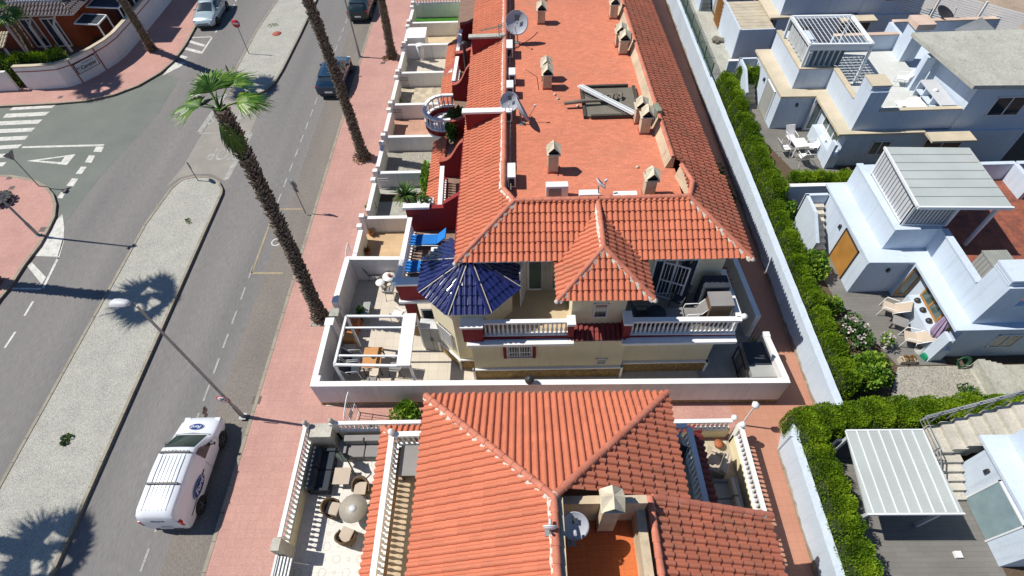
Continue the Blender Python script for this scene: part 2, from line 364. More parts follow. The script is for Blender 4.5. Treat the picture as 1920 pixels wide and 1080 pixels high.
# ---------------------------------------------------------------- tiles
def tilefield(name, poly, mat, parent, w=.205, l=.37, amp=.07, lift=.042, jit=.009, flat=.30):
    """curved roof tiles laid over a convex planar polygon (3-D points)"""
    P = [Vector(p) for p in poly]
    n = (P[1] - P[0]).cross(P[2] - P[0]).normalized()
    if n.z < 0: n = -n
    v = Vector((0, 0, -1)); v = (v - n * v.dot(n)).normalized()
    u = v.cross(n).normalized()
    o = P[0]
    us = [(p - o).dot(u) for p in P]; vs = [(p - o).dot(v) for p in P]
    u0, u1 = min(us), max(us); v0, v1 = min(vs), max(vs)
    nr = max(1, int(math.ceil((v1 - v0) / l))); v0 = v1 - nr * l
    nc = int(math.ceil((u1 - u0) / w)); 
    prof = [(0, 0), (.06, .55), (.2, .92), (.36, 1), (.52, .9), (.64, .5), (.70, 0.02), (.85, -.06)]
    me_v = []; me_f = []; uvs = []
    rnd = random.Random(name)
    np_ = len(prof)
    rowlist = []
    for r in range(nr):
        rowlist.append((v0 + r * l, 0.0, r)); rowlist.append((v0 + (r + 1) * l, lift, r))
    nu = nc * np_ + 1
    jt = [[rnd.uniform(-jit, jit) for _ in range(nc + 1)] for _ in range(nr)]
    jv = [[rnd.uniform(-.012, .012) for _ in range(nc + 1)] for _ in range(nr)]
    for ri, (vv, dh, r) in enumerate(rowlist):
        for c in range(nu):
            ci, pi = divmod(c, np_)
            uu = u0 + (ci + prof[pi][0]) * w
            h = prof[pi][1] * amp + dh + jt[r][min(ci, nc)] * (dh > 0)
            vv2 = vv + (jv[r][min(ci, nc)] if dh > 0 or ri > 0 else 0) * (1 if dh > 0 else 0)
            me_v.append(o + u * uu + v * vv2 + n * h)
    for ri in range(len(rowlist) - 1):
        r = rowlist[ri][2]
        for c in range(nu - 1):
            a = ri * nu + c
            me_f.append((a, a + 1, a + nu + 1, a + nu)); uvs.append((c // np_ + .5, r + .5))
    off = Vector((0, 0, 0))
    if parent is not None:
        q = parent
        while q.parent: q = q.parent
        off = q.location
    me = bpy.data.meshes.new(name)
    me.from_pydata(me_v, [], me_f)
    uvl = me.uv_layers.new(name='UVMap')
    li = 0
    flat = []
    for i, f in enumerate(me_f):
        for _ in f: flat += uvs[i]
    uvl.data.foreach_set('uv', flat)
    bm = bmesh.new(); bm.from_mesh(me)
    cen = sum(P, Vector()) / len(P)
    for i in range(len(P)):
        a, b = P[i], P[(i + 1) % len(P)]
        pn = (b - a).cross(n).normalized()
        if pn.dot(cen - a) > 0: pn = -pn
        if abs(pn.dot(v)) > .999 and pn.dot(v) > 0: a = a + v * .02
        bmesh.ops.bisect_plane(bm, geom=bm.verts[:] + bm.edges[:] + bm.faces[:], plane_co=a, plane_no=pn, clear_outer=True)
    for vv in bm.verts: vv.co -= off
    for f in bm.faces: f.smooth = False
    bm.normal_update()
    s = sum(f.normal.dot(n) for f in bm.faces)
    if s < 0: bmesh.ops.reverse_faces(bm, faces=bm.faces)
    bm.to_mesh(me); bm.free()
    me.materials.append(mat)
    ob = bpy.data.objects.new(name, me); COL.objects.link(ob); ob.parent = parent
    return ob
def ridge_mb(mb, a, b, r=.1, mi=0, mmort=None, seg=.36, up=.03, mside=1):
    """half-round ridge tiles from a to b"""
    a = Vector(a); b = Vector(b); d = b - a; Ln = d.length; d.normalize(); side = d.cross(Vector((0, 0, 1))).normalized(); upv = side.cross(d)
    k = max(1, round(Ln / seg)); st = Ln / k
    for i in range(k):
        p0 = a + d * (i * st); p1 = a + d * ((i + 1) * st + .03)
        vs = []
        for p, rr in ((p0, r * .88), (p1, r * 1.05)):
            for j in range(8):
                t = math.pi * j / 7; vs.append(p + side * math.cos(t) * rr + upv * (math.sin(t) * rr * .9 + up))
        mb.add(vs, [(j, j + 1, 8 + j + 1, 8 + j) for j in range(7)], mi, True)
        mb.add(vs[:8], [tuple(range(8))], mi); mb.add(vs[8:], [tuple(range(8))[::-1]], mi)
    if mmort is not None:
        n = int(Ln / .12)
        rnd = random.Random(Ln)
        pts = []
        for i in range(n + 1):
            p = a + d * (Ln * i / n); q = rnd.uniform(.55, 1.5)
            pts.append(p + side * mside * (r + .055 * q) - upv * .03); pts.append(p + side * mside * r * .6 + upv * (up + .045 * q))
        mb.add(pts, [(2 * i, 2 * i + 1, 2 * i + 3, 2 * i + 2) for i in range(n)], mmort)
# baluster shared by every balustrade
def baluster_mesh(h, mat, seg=8):
    key = ('bal', round(h, 2), mat.name, seg)
    if key not in CACHE:
        p = [(.045, 0), (.045, .05), (.03, .08), (.052, .25), (.058, .36), (.03, .58), (.026, .72), (.042, .84), (.03, .88), (.045, .92), (.045, 1)]
        mb = MB().lathe((0, 0, 0), [(r, z * h) for r, z in p], seg)
        CACHE[key] = mb.mesh('baluster', mat)
    return CACHE[key]
CACHE = {}
def balustrade(a, b, z0, z1, parent, mat=None, wid=.2, step=.165, rail=True, name='balustrade', raw=.16):
    """hand rail on turned balusters from a to b; returns the rail part"""
    mat = mat or WHITE_T
    a = Vector((a[0], a[1])); b = Vector((b[0], b[1])); L_ = (b - a).length
    mb = MB().wall(a, b, wid, z1 - .11, z1, 0)
    r = mb.build(name, mat, parent, bevel=.012)
    MB().wall(a, b, wid * .9, z0, z0 + .07, 0).build('bottom_rail', mat, r)
    n = max(1, int(L_ / step)); h = z1 - .11 - z0 - .07
    q = parent
    while q.parent: q = q.parent
    me = baluster_mesh(h, mat)
    for i in range(n):
        p = a.lerp(b, (i + .5) / n)
        o = bpy.data.objects.new('baluster', me); COL.objects.link(o); o.parent = r
        o.location = Vector((p.x, p.y, z0 + .07)) - q.location
    return r
def GY(px, py, Y):
    """point that pixel px,py shows on the upright plane y = Y"""
    v = RW @ Vector((px - 960.0, py - 540.0, FPX)); t = Y / v.y
    return Vector((v.x * t, Y, CAMH + v.z * t))
def GX(px, py, X):
    v = RW @ Vector((px - 960.0, py - 540.0, FPX)); t = X / v.x
    return Vector((X, v.y * t, CAMH + v.z * t))
# ================================================================ GROUND AND ROADS
def Zs(ox, oy, s, pts): return [(ox + a / s, oy + b / s) for a, b in pts]
TL = lambda pts: Zs(0, 0, 3, pts)
LB = lambda pts: Zs(0, 180, 2.84, pts)
MC = lambda pts: Zs(260, 60, 3, pts)
def wsheet(name, pts, z, mat): return MB().add([(x, y, z) for x, y in pts], [tuple(range(len(pts)))]).build(name, mat, kind='structure')
wsheet('ground', [(-400, -300), (400, -300), (400, 500), (-400, 500)], -.03, SOIL)
wsheet('road', [(-120, -60), (-11.3, -60), (-11.3, 160), (-120, 160)], 0, ASPH)
# cooler, smoother asphalt of the side street mouth
side = MB().add([G(x, y, .004) for x, y in TL([(-500, 590), (320, 582), (640, 540), (900, 410), (1010, 440), (900, 620), (780, 760), (560, 1000), (330, 1300), (330, 1420), (200, 1060), (-500, 980)])], [tuple(range(12))])
side.build('side_street', ASPH_L, kind='structure')
wsheet('parking_lane', [(-13.0, -60), (-11.3, -60), (-11.3, 160), (-12.7, 160)], .004, GUTTER)
# the long pavement and the passages between the houses
pv = MB().box(-11.22, 11.9, -40, 140, -.02, .12)
pv.build('pavement', PAVE, kind='structure')
wsheet('path', [(7.6, -40), (11.9, -40), (11.9, 140), (8.2, 140), (8.2, 9.0), (7.6, 9.0)], .124, PAVE_R)
kb = MB(); 
kb.box(-11.36, -11.22, -40, 140, -.02, .13); kb.build('pavement_kerb', KERB, kind='structure')
# medians
def offset_line(pts, d):
    out = []
    for i, p in enumerate(pts):
        a = pts[max(i - 1, 0)]; b = pts[min(i + 1, len(pts) - 1)]
        t = Vector((b[0] - a[0], b[1] - a[1])).normalized(); out.append((p[0] - t.y * d, p[1] + t.x * d))
    return out
def kerb(name, pts, wd, z, mat, side=1):
    q = offset_line(pts, wd * side); mb = MB(); n = len(pts)
    vs = [(x, y, -.02) for x, y in pts] + [(x, y, z) for x, y in pts] + [(x, y, z) for x, y in q]
    mb.add(vs, [(i, i + 1, n + i + 1, n + i) for i in range(n - 1)] + [(n + i, n + i + 1, 2 * n + i + 1, 2 * n + i) for i in range(n - 1)])
    return mb.build(name, mat, kind='structure')
def P2(pix, z=0): return [tuple(G(x, y, z)[:2]) for x, y in pix]
nose = P2(MC([(235, 830), (280, 815), (330, 808), (385, 811), (425, 822), (455, 845), (472, 880), (470, 905), (380, 1080)]), .14)
xl = (G(0, 919, .14).x + G(190, 560, .14).x) / 2
med = [(xl, -40)] + [tuple(G(*MC([(30, 1080)])[0], .14)[:2]), tuple(G(*MC([(175, 880)])[0], .14)[:2])] + nose[:-1] + [(-16.1, -40)]
MB().prism(med, -.02, .12).build('median_gravel', GRAVEL, kind='structure')
kerb('median_kerb', med[::-1], .13, .14, KERB, 1)
up = P2(TL([(1700, -300), (1555, 0), (1440, 165), (1320, 390), (1290, 500), (1330, 540), (1430, 532), (1500, 505), (1550, 455), (1590, 390), (1690, 190), (1750, 62), (1780, 0), (1950, -400)]), .14)
MB().prism(up, -.02, .12).build('upper_median_gravel', GRAVEL, kind='structure')
kerb('upper_median_kerb', up, .13, .14, KERB, 1)
MB().add([G(x, y, .005) for x, y in [(432, 172), (500, 172), (470, 248), (440, 303), (424, 340), (395, 326), (365, 326), (335, 334), (310, 352), (345, 310), (372, 262)]], [tuple(range(11))]).build('stop_area', ASPH_PALE, kind='structure')
# left pavements
tlp = P2(TL([(-600, 612), (0, 598), (315, 582), (480, 568), (640, 533), (780, 480), (900, 410), (980, 340), (1045, 250), (1100, 150), (1180, 0), (1290, -200)]), .12)
tlz = tlp + [(tlp[-1][0] - 30, tlp[-1][1] + 5), (-90, 70), (-90, tlp[0][1])]
MB().prism(tlz, -.02, .12).build('far_pavement', PAVE, kind='structure')
kerb('far_pavement_kerb', tlp, .14, .13, KERB, 1)
blp = P2(LB([(-700, 430), (0, 420), (60, 420), (130, 433), (190, 448), (250, 480), (285, 522), (300, 575), (293, 640), (262, 705), (215, 790), (130, 900), (60, 1010), (0, 1080), (-60, 1170)]), .12)
MB().prism(blp + [(-60, blp[-1][1]), (-60, blp[0][1])], -.02, .12).build('near_left_pavement', PAVE, kind='structure')
kerb('near_left_kerb', blp, .16, .13, KERB, -1)
# ---- painted markings
mk = MB()
def q4(mb, pts, z=.009): mb.add([G(x, y, z) for x, y in pts], [tuple(range(len(pts)))])
def line(mb, p, q, wd, z=.009):
    a = G(*p, z); b = G(*q, z); d = (b - a).normalized(); s = Vector((-d.y, d.x, 0)) * wd / 2
    mb.add([a - s, b - s, b + s, a + s], [(0, 1, 2, 3)])
zeb = [[(80, 598), (318, 588), (290, 607), (50, 620)], [(35, 640), (280, 628), (252, 650), (15, 663)], [(-5, 683), (240, 672), (215, 695), (-30, 706)],
       [(-40, 728), (200, 718), (175, 740), (-60, 751)], [(-80, 775), (160, 763), (140, 785), (-100, 798)], [(-120, 824), (125, 812), (100, 833), (-140, 848)],
       [(-160, 872), (70, 863), (45, 885), (-180, 896)], [(-200, 922), (37, 912), (15, 935), (-220, 948)]]
for z4 in zeb:
    m_ = MB(); q4(m_, TL(z4)); m_.build('crossing_stripe', ROADP, kind='structure')
line(mk, *TL([(125, 828), (585, 816)]), .18)
q4(mk, TL([(148, 905), (425, 867), (365, 882), (215, 903)])); q4(mk, TL([(425, 867), (375, 928), (342, 912), (365, 882)])); q4(mk, TL([(375, 928), (148, 905), (215, 903), (342, 912)]))
for q_ in ([(540, 825), (585, 825), (570, 855), (525, 853)], [(500, 873), (535, 875), (515, 915), (477, 913)], [(455, 937), (488, 938), (460, 978), (425, 978)], [(405, 1003), (440, 1005), (412, 1048), (373, 1045)]): q4(mk, TL(q_))
q4(mk, LB([(330, 505), (352, 508), (332, 545), (305, 542)]))
q4(mk, LB([(332, 628), (342, 700), (338, 770), (310, 856), (178, 852), (240, 760), (278, 705), (302, 660)]))
line(mk, *LB([(338, 765), (308, 868)]), .1); line(mk, *LB([(310, 860), (226, 1030)]), .13); line(mk, *LB([(230, 1027), (62, 1025)]), .1)
q4(mk, LB([(145, 905), (170, 885), (245, 965), (222, 1003)]))
line(mk, *TL([(1075, 211), (1200, 207)]), .12); line(mk, *TL([(1198, 203), (1132, 302)]), .14)
line(mk, *TL([(1065, 232), (1150, 258)]), .28); line(mk, *TL([(1035, 270), (1130, 296)]), .3); line(mk, *TL([(1005, 312), (1050, 326)]), .28)
q4(mk, TL([(975, 350), (1045, 352), (1010, 378), (915, 425)]))
for a_, b_ in (((445, -3), (441, 3)), ((440, 8), (435, 15)), ((408, 55), (404, 61)), ((62, 565), (46, 592)), ((29, 622), (9, 652))): line(mk, a_, b_, .11)
mk.build('road_marking', ROADP, kind='structure')
w2 = MB()
line(w2, (423, 176), (374, 248), .34); line(w2, (373, 250), (471, 248), .11); line(w2, (470, 250), (424, 336), .34)
w2.build('stop_line', ROADP_O, kind='structure')
d2 = MB(); y_ = -1.0
for k in range(44):
    y0 = 10.6 + 1.305 * (k - 9) if k < 13 else 15.9 + 1.33 * (k - 13)
    yc = y0 + .38
    if 17.9 < yc < 22.6: continue
    xx = -13.62 if yc < 20 else -13.55 + (yc - 23) * .008
    d2.box(xx - .045, xx + .045, yc - .38, yc + .38, .005, .009)
d2.build('lane_dashes', ROADP_O, kind='structure')
yb = MB(); line(yb, (472, 512), (531, 512), .12); line(yb, (515, 392), (568, 392), .1); line(yb, (472, 512), (503, 427), .1); line(yb, (503, 427), (515, 392), .1)
yb.build('parking_bay_line', ROADP_Y, kind='structure')
rg = MB(); c_ = G(518, 454, .01)
for k in range(20):
    a0 = 2 * math.pi * k / 20; a1 = 2 * math.pi * (k + 1) / 20
    rg.add([c_ + Vector((math.cos(t) * r, math.sin(t) * r, 0)) for t, r in ((a0, .2), (a1, .2), (a1, .27), (a0, .27))], [(0, 1, 2, 3)])
rg.build('road_ring_mark', ROADP, kind='structure')
for (px_, py_), rt in (((424, 224), 0), ((426, 288), math.pi)):
    c_ = G(px_, py_, .009); ux = Vector((math.cos(rt), math.sin(rt), 0)); uy = Vector((-math.sin(rt), math.cos(rt), 0))
    t_ = text_mb('STOP', 1.55, ROADP_O, c_, ux, uy, name='stop_lettering', lift=.003, xs=.62, off=.02); t_['kind'] = 'structure'
# covers and stains
cv = MB()
for (px_, py_), s_ in (((481, 750), .36), ((113, 182), .3), ((148, 183), .3), ((120, 357), .25), ((18, 333), .3), ((22, 352), .3), ((80, 430), .35), ((718, 118), .3), ((722, 247), .28)):
    c_ = G(px_, py_, .126); cv.box(c_.x - s_ / 2, c_.x + s_ / 2, c_.y - s_ / 2, c_.y + s_ / 2, .122, .127)
cv.build('utility_covers', M('cover_iron', (.17, .13, .12, 1), .85), kind='structure')
mh = MB(); c_ = G(519, 63, .13); mh.lathe((c_.x, c_.y, .12), [(.34, 0), (.34, .015), (0, .015)], 20)
tag(mh.build('manhole_cover', MATS['red_coping']), 'round rusty red manhole cover on the upper gravel median', 'manhole cover')
ds = MB()
for px_, py_, r_ in ((384, 771, .10), (386, 779, .07), (383, 765, .06)):
    c_ = G(px_, py_, .009); ds.add([c_ + Vector((math.cos(t * .7) * r_, math.sin(t * .7) * r_ * 1.5, 0)) for t in range(9)], [tuple(range(9))])
ds.build('road_stain', M('oil_stain', (.06, .035, .03, 1), .9), kind='structure')
# ================================================================ VEGETATION HELPERS
def leaf_cloud(mb, centre, rad, n, size, rnd, up=.2, shape=None, aspect=2.2, mi=0):
    """small folded leaves spread through an ellipsoid shell"""
    c = Vector(centre)
    for _ in range(n):
        d = Vector((rnd.gauss(0, 1), rnd.gauss(0, 1), rnd.gauss(0, 1))).normalized()
        rr = rnd.uniform(.55, 1.06) ** .6
        p = c + Vector((d.x * rad[0], d.y * rad[1], d.z * rad[2])) * rr
        if p.z < .12: continue
        s = size * rnd.uniform(.6, 1.35)
        g = (d + Vector((rnd.uniform(-.6, .6), rnd.uniform(-.6, .6), rnd.uniform(-.4, .6) + up))).normalized()
        a = g.cross(Vector((rnd.uniform(-1, 1), rnd.uniform(-1, 1), rnd.uniform(-1, 1)))).normalized()
        mb.add([p - a * s / aspect * .5, p + g * s * .5 - a * s / aspect, p + g * s, p + g * s * .5 + a * s / aspect], [(0, 1, 2, 3)], mi)
def hedge_run(name, pts, wd, z0, z1, label, group, dens=2400, seed=1, leaf=None, hv=.16, bump=.6, sz=.078):
    """clipped conifer hedge following a polyline: one lumpy mass of upward sprigs"""
    rnd = random.Random(seed); mb = MB(); core = MB()
    pts = [Vector((p[0], p[1], 0)) for p in pts]
    t = thing(name, label, 'hedge', (pts[0].x, pts[0].y, z0), group)
    Ltot = sum((pts[i + 1] - pts[i]).length for i in range(len(pts) - 1))
    lumps = []
    n = max(2, int(Ltot / bump)); 
    for i in range(n + 1):
        s = Ltot * i / n + rnd.uniform(-.12, .12) * bump; q = 0
        for j in range(len(pts) - 1):
            l = (pts[j + 1] - pts[j]).length
            if s <= q + l or j == len(pts) - 2:
                d = (pts[j + 1] - pts[j]).normalized(); p = pts[j] + d * max(0, min(l, s - q)); break
            q += l
        lumps.append((p, d, rnd.uniform(1 - hv, 1.05), rnd.uniform(.85, 1.15)))
    H = z1 - z0
    for p, d, hk, wk in lumps:
        s = Vector((-d.y, d.x, 0)); rx = bump * .78; ry = wd / 2 * wk; rz = H * hk
        m = Matrix((d, s, Vector((0, 0, 1)))).transposed()
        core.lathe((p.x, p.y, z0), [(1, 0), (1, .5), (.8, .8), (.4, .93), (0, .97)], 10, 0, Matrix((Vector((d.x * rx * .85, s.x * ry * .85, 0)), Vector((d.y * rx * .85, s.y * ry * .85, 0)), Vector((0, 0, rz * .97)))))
        k = int(dens * bump * (wd + 1.1 * H))
        for _ in range(k):
            a = rnd.uniform(0, 2 * math.pi); h = rnd.uniform(0, 1)
            if rnd.random() < .42: rr = math.sqrt(rnd.random()); h = 1
            else: rr = 1
            fall = (1 - max(0, h - .6) * .85) * rr * rnd.uniform(.93, 1.05)
            zz = rz * (h if h < 1 else 1 - .16 * rr * rr) * rnd.uniform(.97, 1.03)
            o = d * (math.cos(a) * rx * fall) + s * (math.sin(a) * ry * fall)
            P = p + o + Vector((0, 0, z0 + zz))
            out = Vector((o.x, o.y, 0)); out = out.normalized() if out.length > .01 else Vector((0, 0, 1))
            g = (out * rnd.uniform(.1, .5) + Vector((rnd.uniform(-.35, .35) + .12, rnd.uniform(-.35, .35), 1))).normalized()
            b = g.cross(Vector((rnd.uniform(-1, 1), rnd.uniform(-1, 1), rnd.uniform(-.3, .3)))).normalized(); L_ = sz * rnd.uniform(.6, 1.5); w_ = L_ * .2
            mb.add([P - b * w_ * .6, P + g * L_ * .45 - b * w_, P + g * L_, P + g * L_ * .45 + b * w_], [(0, 1, 2, 3)])
    mb.build('foliage', leaf or L_HEDGE, t, fixn=False)
    core.build('shade_core', M_CORE, t)  # dark solid core, its colour stands in for the shade inside the hedge
    return t
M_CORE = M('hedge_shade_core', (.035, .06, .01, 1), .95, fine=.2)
def shrub(name, c, rad, label, cat='shrub', n=700, size=.13, mat=None, seed=1, group=None, blobs=6, stem=True, flowers=0):
    rnd = random.Random(seed); mb = MB()
    t = thing(name, label, cat, (c[0], c[1], c[2]), group)
    cc = Vector(c) + Vector((0, 0, rad[2]))
    for i in range(blobs):
        d = Vector((rnd.uniform(-1, 1), rnd.uniform(-1, 1), rnd.uniform(-.7, .9)))
        k = rnd.uniform(.42, .62)
        leaf_cloud(mb, cc + Vector((d.x * rad[0] * .55, d.y * rad[1] * .55, d.z * rad[2] * .55)), [r * k for r in rad], n // blobs, size, rnd)
    mb.build('foliage', mat or L_SHRUB, t, fixn=False)
    if flowers:
        for _ in range(flowers):
            fm = MB(); d = Vector((rnd.gauss(0, 1), rnd.gauss(0, 1), abs(rnd.gauss(0, 1)))).normalized()
            leaf_cloud(fm, cc + Vector((d.x * rad[0], d.y * rad[1], d.z * rad[2])) * 1.0, (.05, .05, .04), 7, .08, rnd)
            fm.build('flower', L_FLOWER, t, fixn=False)
    if stem:
        sm = MB()
        for i in range(4):
            a = rnd.uniform(0, 6.28); sm.tube([Vector(c), Vector(c) + Vector((math.cos(a) * rad[0] * .3, math.sin(a) * rad[1] * .3, rad[2] * .9)), cc + Vector((math.cos(a) * rad[0] * .5, math.sin(a) * rad[1] * .5, rad[2] * .35))], [.03, .02, .008], 5)
        sm.build('stem', BARK, t)
    return t
def spiky(name, c, r, label, n=26, mat=None, cat='plant', seed=1, group=None, pot=None, wl=.03, droop=.5):
    """rosette plant: narrow arching leaves"""
    rnd = random.Random(seed); mb = MB(); t = thing(name, label, cat, c, group); base = Vector(c)
    if pot:
        pm = MB().lathe(c, [(pot * .62, 0), (pot * .9, pot * 1.25), (pot, pot * 1.3), (pot, pot * 1.5), (pot * .84, pot * 1.5), (pot * .8, pot * 1.3), (0, pot * 1.3)], 14); pm.build('pot', TERRAP, t)
        base = base + Vector((0, 0, pot * 1.35))
    for i in range(n):
        a = rnd.uniform(0, 6.28); e = rnd.uniform(.25, 1.25); L_ = r * rnd.uniform(.75, 1.1); pts = []
        d = Vector((math.cos(a) * math.cos(e), math.sin(a) * math.cos(e), math.sin(e)))
        for k in range(5):
            s = k / 4; pts.append(base + d * L_ * s + Vector((0, 0, -droop * L_ * s * s * math.cos(e))))
        sd = Vector((-math.sin(a), math.cos(a), 0)); wk = [.5, 1, .9, .6, .05]
        vs = []
        for p, k in zip(pts, wk): vs += [p - sd * wl * k, p + sd * wl * k]
        mb.add(vs, [(2 * k, 2 * k + 1, 2 * k + 3, 2 * k + 2) for k in range(4)])
    mb.build('leaves', mat or L_PLANT, t, fixn=False); return t
# ---- palms
def fan_leaf(mb, o, d, L_, rnd, mi=0, segs=40, droop=.55, sweep=1.35):
    """costapalmate fan: o hub, d pointing direction"""
    d = d.normalized(); sd = d.cross(Vector((0, 0, 1)))
    if sd.length < .1: sd = Vector((1, 0, 0))
    sd.normalize(); nn = sd.cross(d).normalized()
    for i in range(segs):
        a = (i / (segs - 1) - .5) * 2 * sweep + rnd.uniform(-.04, .04)
        r = L_ * (1 - .25 * abs(a) / sweep) * rnd.uniform(.82, 1.12)
        dr = (d * math.cos(a) + sd * math.sin(a)); pts = []; cup = .10 * abs(a)
        for s in (0, .32, .62, .84, 1.0):
            fall = droop * r * max(0, s - .3) ** 1.6
            pts.append(o + dr * r * s + nn * (cup * r * s) + Vector((0, 0, -fall)) + Vector((rnd.uniform(-1, 1), rnd.uniform(-1, 1), rnd.uniform(-1, 1))) * (.16 * r * max(0, s - .6)))
        pr = Vector((-dr.y, dr.x, dr.z * .2)).normalized(); pr = dr.cross(nn).normalized()
        wk = [.015, .05, .038, .016, .003]; vs = []
        for p, k in zip(pts, wk):
            f_ = nn * (k * .5 * L_)
            vs += [p - pr * k * L_ * .8, p + f_ * .5, p + pr * k * L_ * .8]
        mb.add(vs, [f for k in range(4) for f in ((3 * k, 3 * k + 1, 3 * k + 4, 3 * k + 3), (3 * k + 1, 3 * k + 2, 3 * k + 5, 3 * k + 4))], mi)
def palm(base, top, label, fronds, seed=1, r0=.24, r1=.17, dry=3, skirt=True, Lf=1.3, stubs=1250):
    """fronds: list of (dx,dy,dz,petiole length)"""
    rnd = random.Random(seed); base = Vector(base); top = Vector(top)
    t = thing('palm_tree', label, 'palm tree', base, 'tall fan palms along the street')
    mb = MB(); N = 26; pts = []; rr = []
    for i in range(N + 1):
        s = i / N; p = base.lerp(top, s) + Vector((math.sin(s * 2.6) * .12, math.sin(s * 2 + 1) * .08, 0)) - Vector((0, math.sin(1) * .08, 0)) * (1 - s)
        pts.append(p); k = r0 + (r1 - r0) * min(1, s * 1.6)
        if s < .06: k *= 1.5 - s * 8
        rr.append(k * rnd.uniform(.95, 1.05))
    mb.tube(pts, rr, 12); mb.build('trunk', BARK, t)
    st = MB(); H = (top - base).length; ax = (top - base).normalized()
    for i in range(stubs):
        s = (i + rnd.random()) / stubs; k = s * N; j = min(int(k), N - 1); p = pts[j].lerp(pts[j + 1], k - j); r = rr[j]
        a = i * 2.399 + rnd.uniform(-.2, .2); o = Vector((math.cos(a), math.sin(a), 0)); sd = Vector((-math.sin(a), math.cos(a), 0))
        L_ = rnd.uniform(.10, .22) * (1.15 if s > .5 else 1); w_ = rnd.uniform(.045, .085); q = p + o * r * .86
        tip = q + o * L_ * rnd.uniform(.45, .75) + ax * L_ * rnd.uniform(.55, .9)
        st.add([q - sd * w_, q + sd * w_, tip + sd * w_ * .5, tip - sd * w_ * .5, q - ax * .05 + o * .03, tip + o * .03 - ax * .01], [(0, 1, 2, 3), (0, 4, 5, 3), (1, 2, 5, 4), (0, 1, 4), (3, 2, 5)])
    st.build('leaf_stubs', BARKT, t, fixn=False)
    for i, fr_ in enumerate(fronds):
        dx, dy, dz, pl = fr_[:4]; own = len(fr_) > 4; fm = MB(); d = Vector((dx, dy, dz)).normalized(); hub = top + d * pl - Vector((0, 0, .12 * pl * pl))
        fm.tube([top, top.lerp(hub, .5) + Vector((0, 0, .08 * pl)), hub], [.04, .025, .018], 5)
        dd = (d + Vector((0, 0, -.25 if own else -.55))).normalized()
        fan_leaf(fm, hub, dd, fr_[4] * rnd.uniform(.92, 1.05) if own else Lf * rnd.uniform(.9, 1.08), rnd, droop=.62 if own else .55)
        fm.build('frond', L_PALM, t, fixn=False)
    if skirt == 'main' or (len(fronds) and len(fronds[0]) > 4):
        for a, L_, q in ((-1.2, 1.35, .15), (-.4, 1.1, .35), (-2.2, 1.1, .3)):
            fm = MB(); hub = top - ax * q + Vector((math.cos(a), math.sin(a), 0)) * .17
            fan_leaf(fm, hub, Vector((math.cos(a) * .16, math.sin(a) * .16, -1)), L_, rnd, segs=26, sweep=.26, droop=.0); fm.build('hanging_frond', L_PALM, t, fixn=False)
    for i in range(dry):
        fm = MB(); a = i * 2.4 + seed; d = Vector((math.cos(a) * .35, math.sin(a) * .35, -1)).normalized()
        hub = top - ax * (.25 + .25 * i) + Vector((math.cos(a), math.sin(a), 0)) * .2
        fan_leaf(fm, hub, d, .95, rnd, segs=20, sweep=.45, droop=.1); fm.build('hanging_frond', L_PALM if i % 2 == 0 else L_PALMD, t, fixn=False)
    return t
def top_for(base, px, py, h):
    p = G(px, py, base[2] + h); return p
crown6 = [(1, .2, .5, .7), (.3, 1, .6, .7), (-.8, .6, .5, .7), (-.9, -.5, .6, .7), (0, -1, .55, .7), (.8, -.8, .5, .7), (.1, .2, 1, .7), (-.3, -.1, 1, .6), (.5, .6, .3, .8)]
b1 = G(602, 598, .12)
palm(b1, top_for(b1, 412, 208, 11.2), 'tall palm with green crown, its scaly trunk beside the blue-roofed house yard',
     [(-1, .12, .3, .62, 1.1), (-.62, 1, .5, .8, 1.1), (-.85, .6, .05, .7, .95), (-.25, 1, .8, .8, 1.1), (.2, 1, .6, .85, 1.1), (1, .3, .4, .62, 1.15), (.85, .7, .1, .7, .95), (-.2, .5, 1.2, .6, .9)], 3, dry=0, Lf=1.25, skirt=True)
b2 = G(682, 296, .12); palm(b2, top_for(b2, 545, -75, 11.2), 'tall palm trunk rising past the parked dark hatchback, crown out of view', crown6, 5, dry=2)
b3 = G(735, 106, .12); palm(b3, top_for(b3, 668, -200, 11), 'palm trunk nearest the top edge, rising from the pavement behind a lamp post', crown6, 7, dry=1)
b4 = G(285, 93, .12); palm(b4, top_for(b4, 150, -115, 9.0), 'palm standing on the far pavement beside the curved white wall', crown6, 9, dry=1)
bs_ = G(262, 565, .12) - Vector((SDX, SDY, 0)) * 11 * math.cos(SUN_EL) / math.sin(SUN_EL)
b6 = Vector((bs_.x, bs_.y, .12)); palm(b6, b6 + Vector((.15, .1, 11)), 'palm beyond the left edge casting its crown shadow on the lower median', crown6, 11, dry=1)
bs_ = G(80, 1045, 0) - Vector((SDX, SDY, 0)) * 10.5 * .7265
b7 = Vector((bs_.x, bs_.y, .12)); palm(b7, b7 + Vector((.1, .1, 10.5)), 'palm beyond the lower left corner casting its shadow over the kerb', crown6, 13, dry=1)
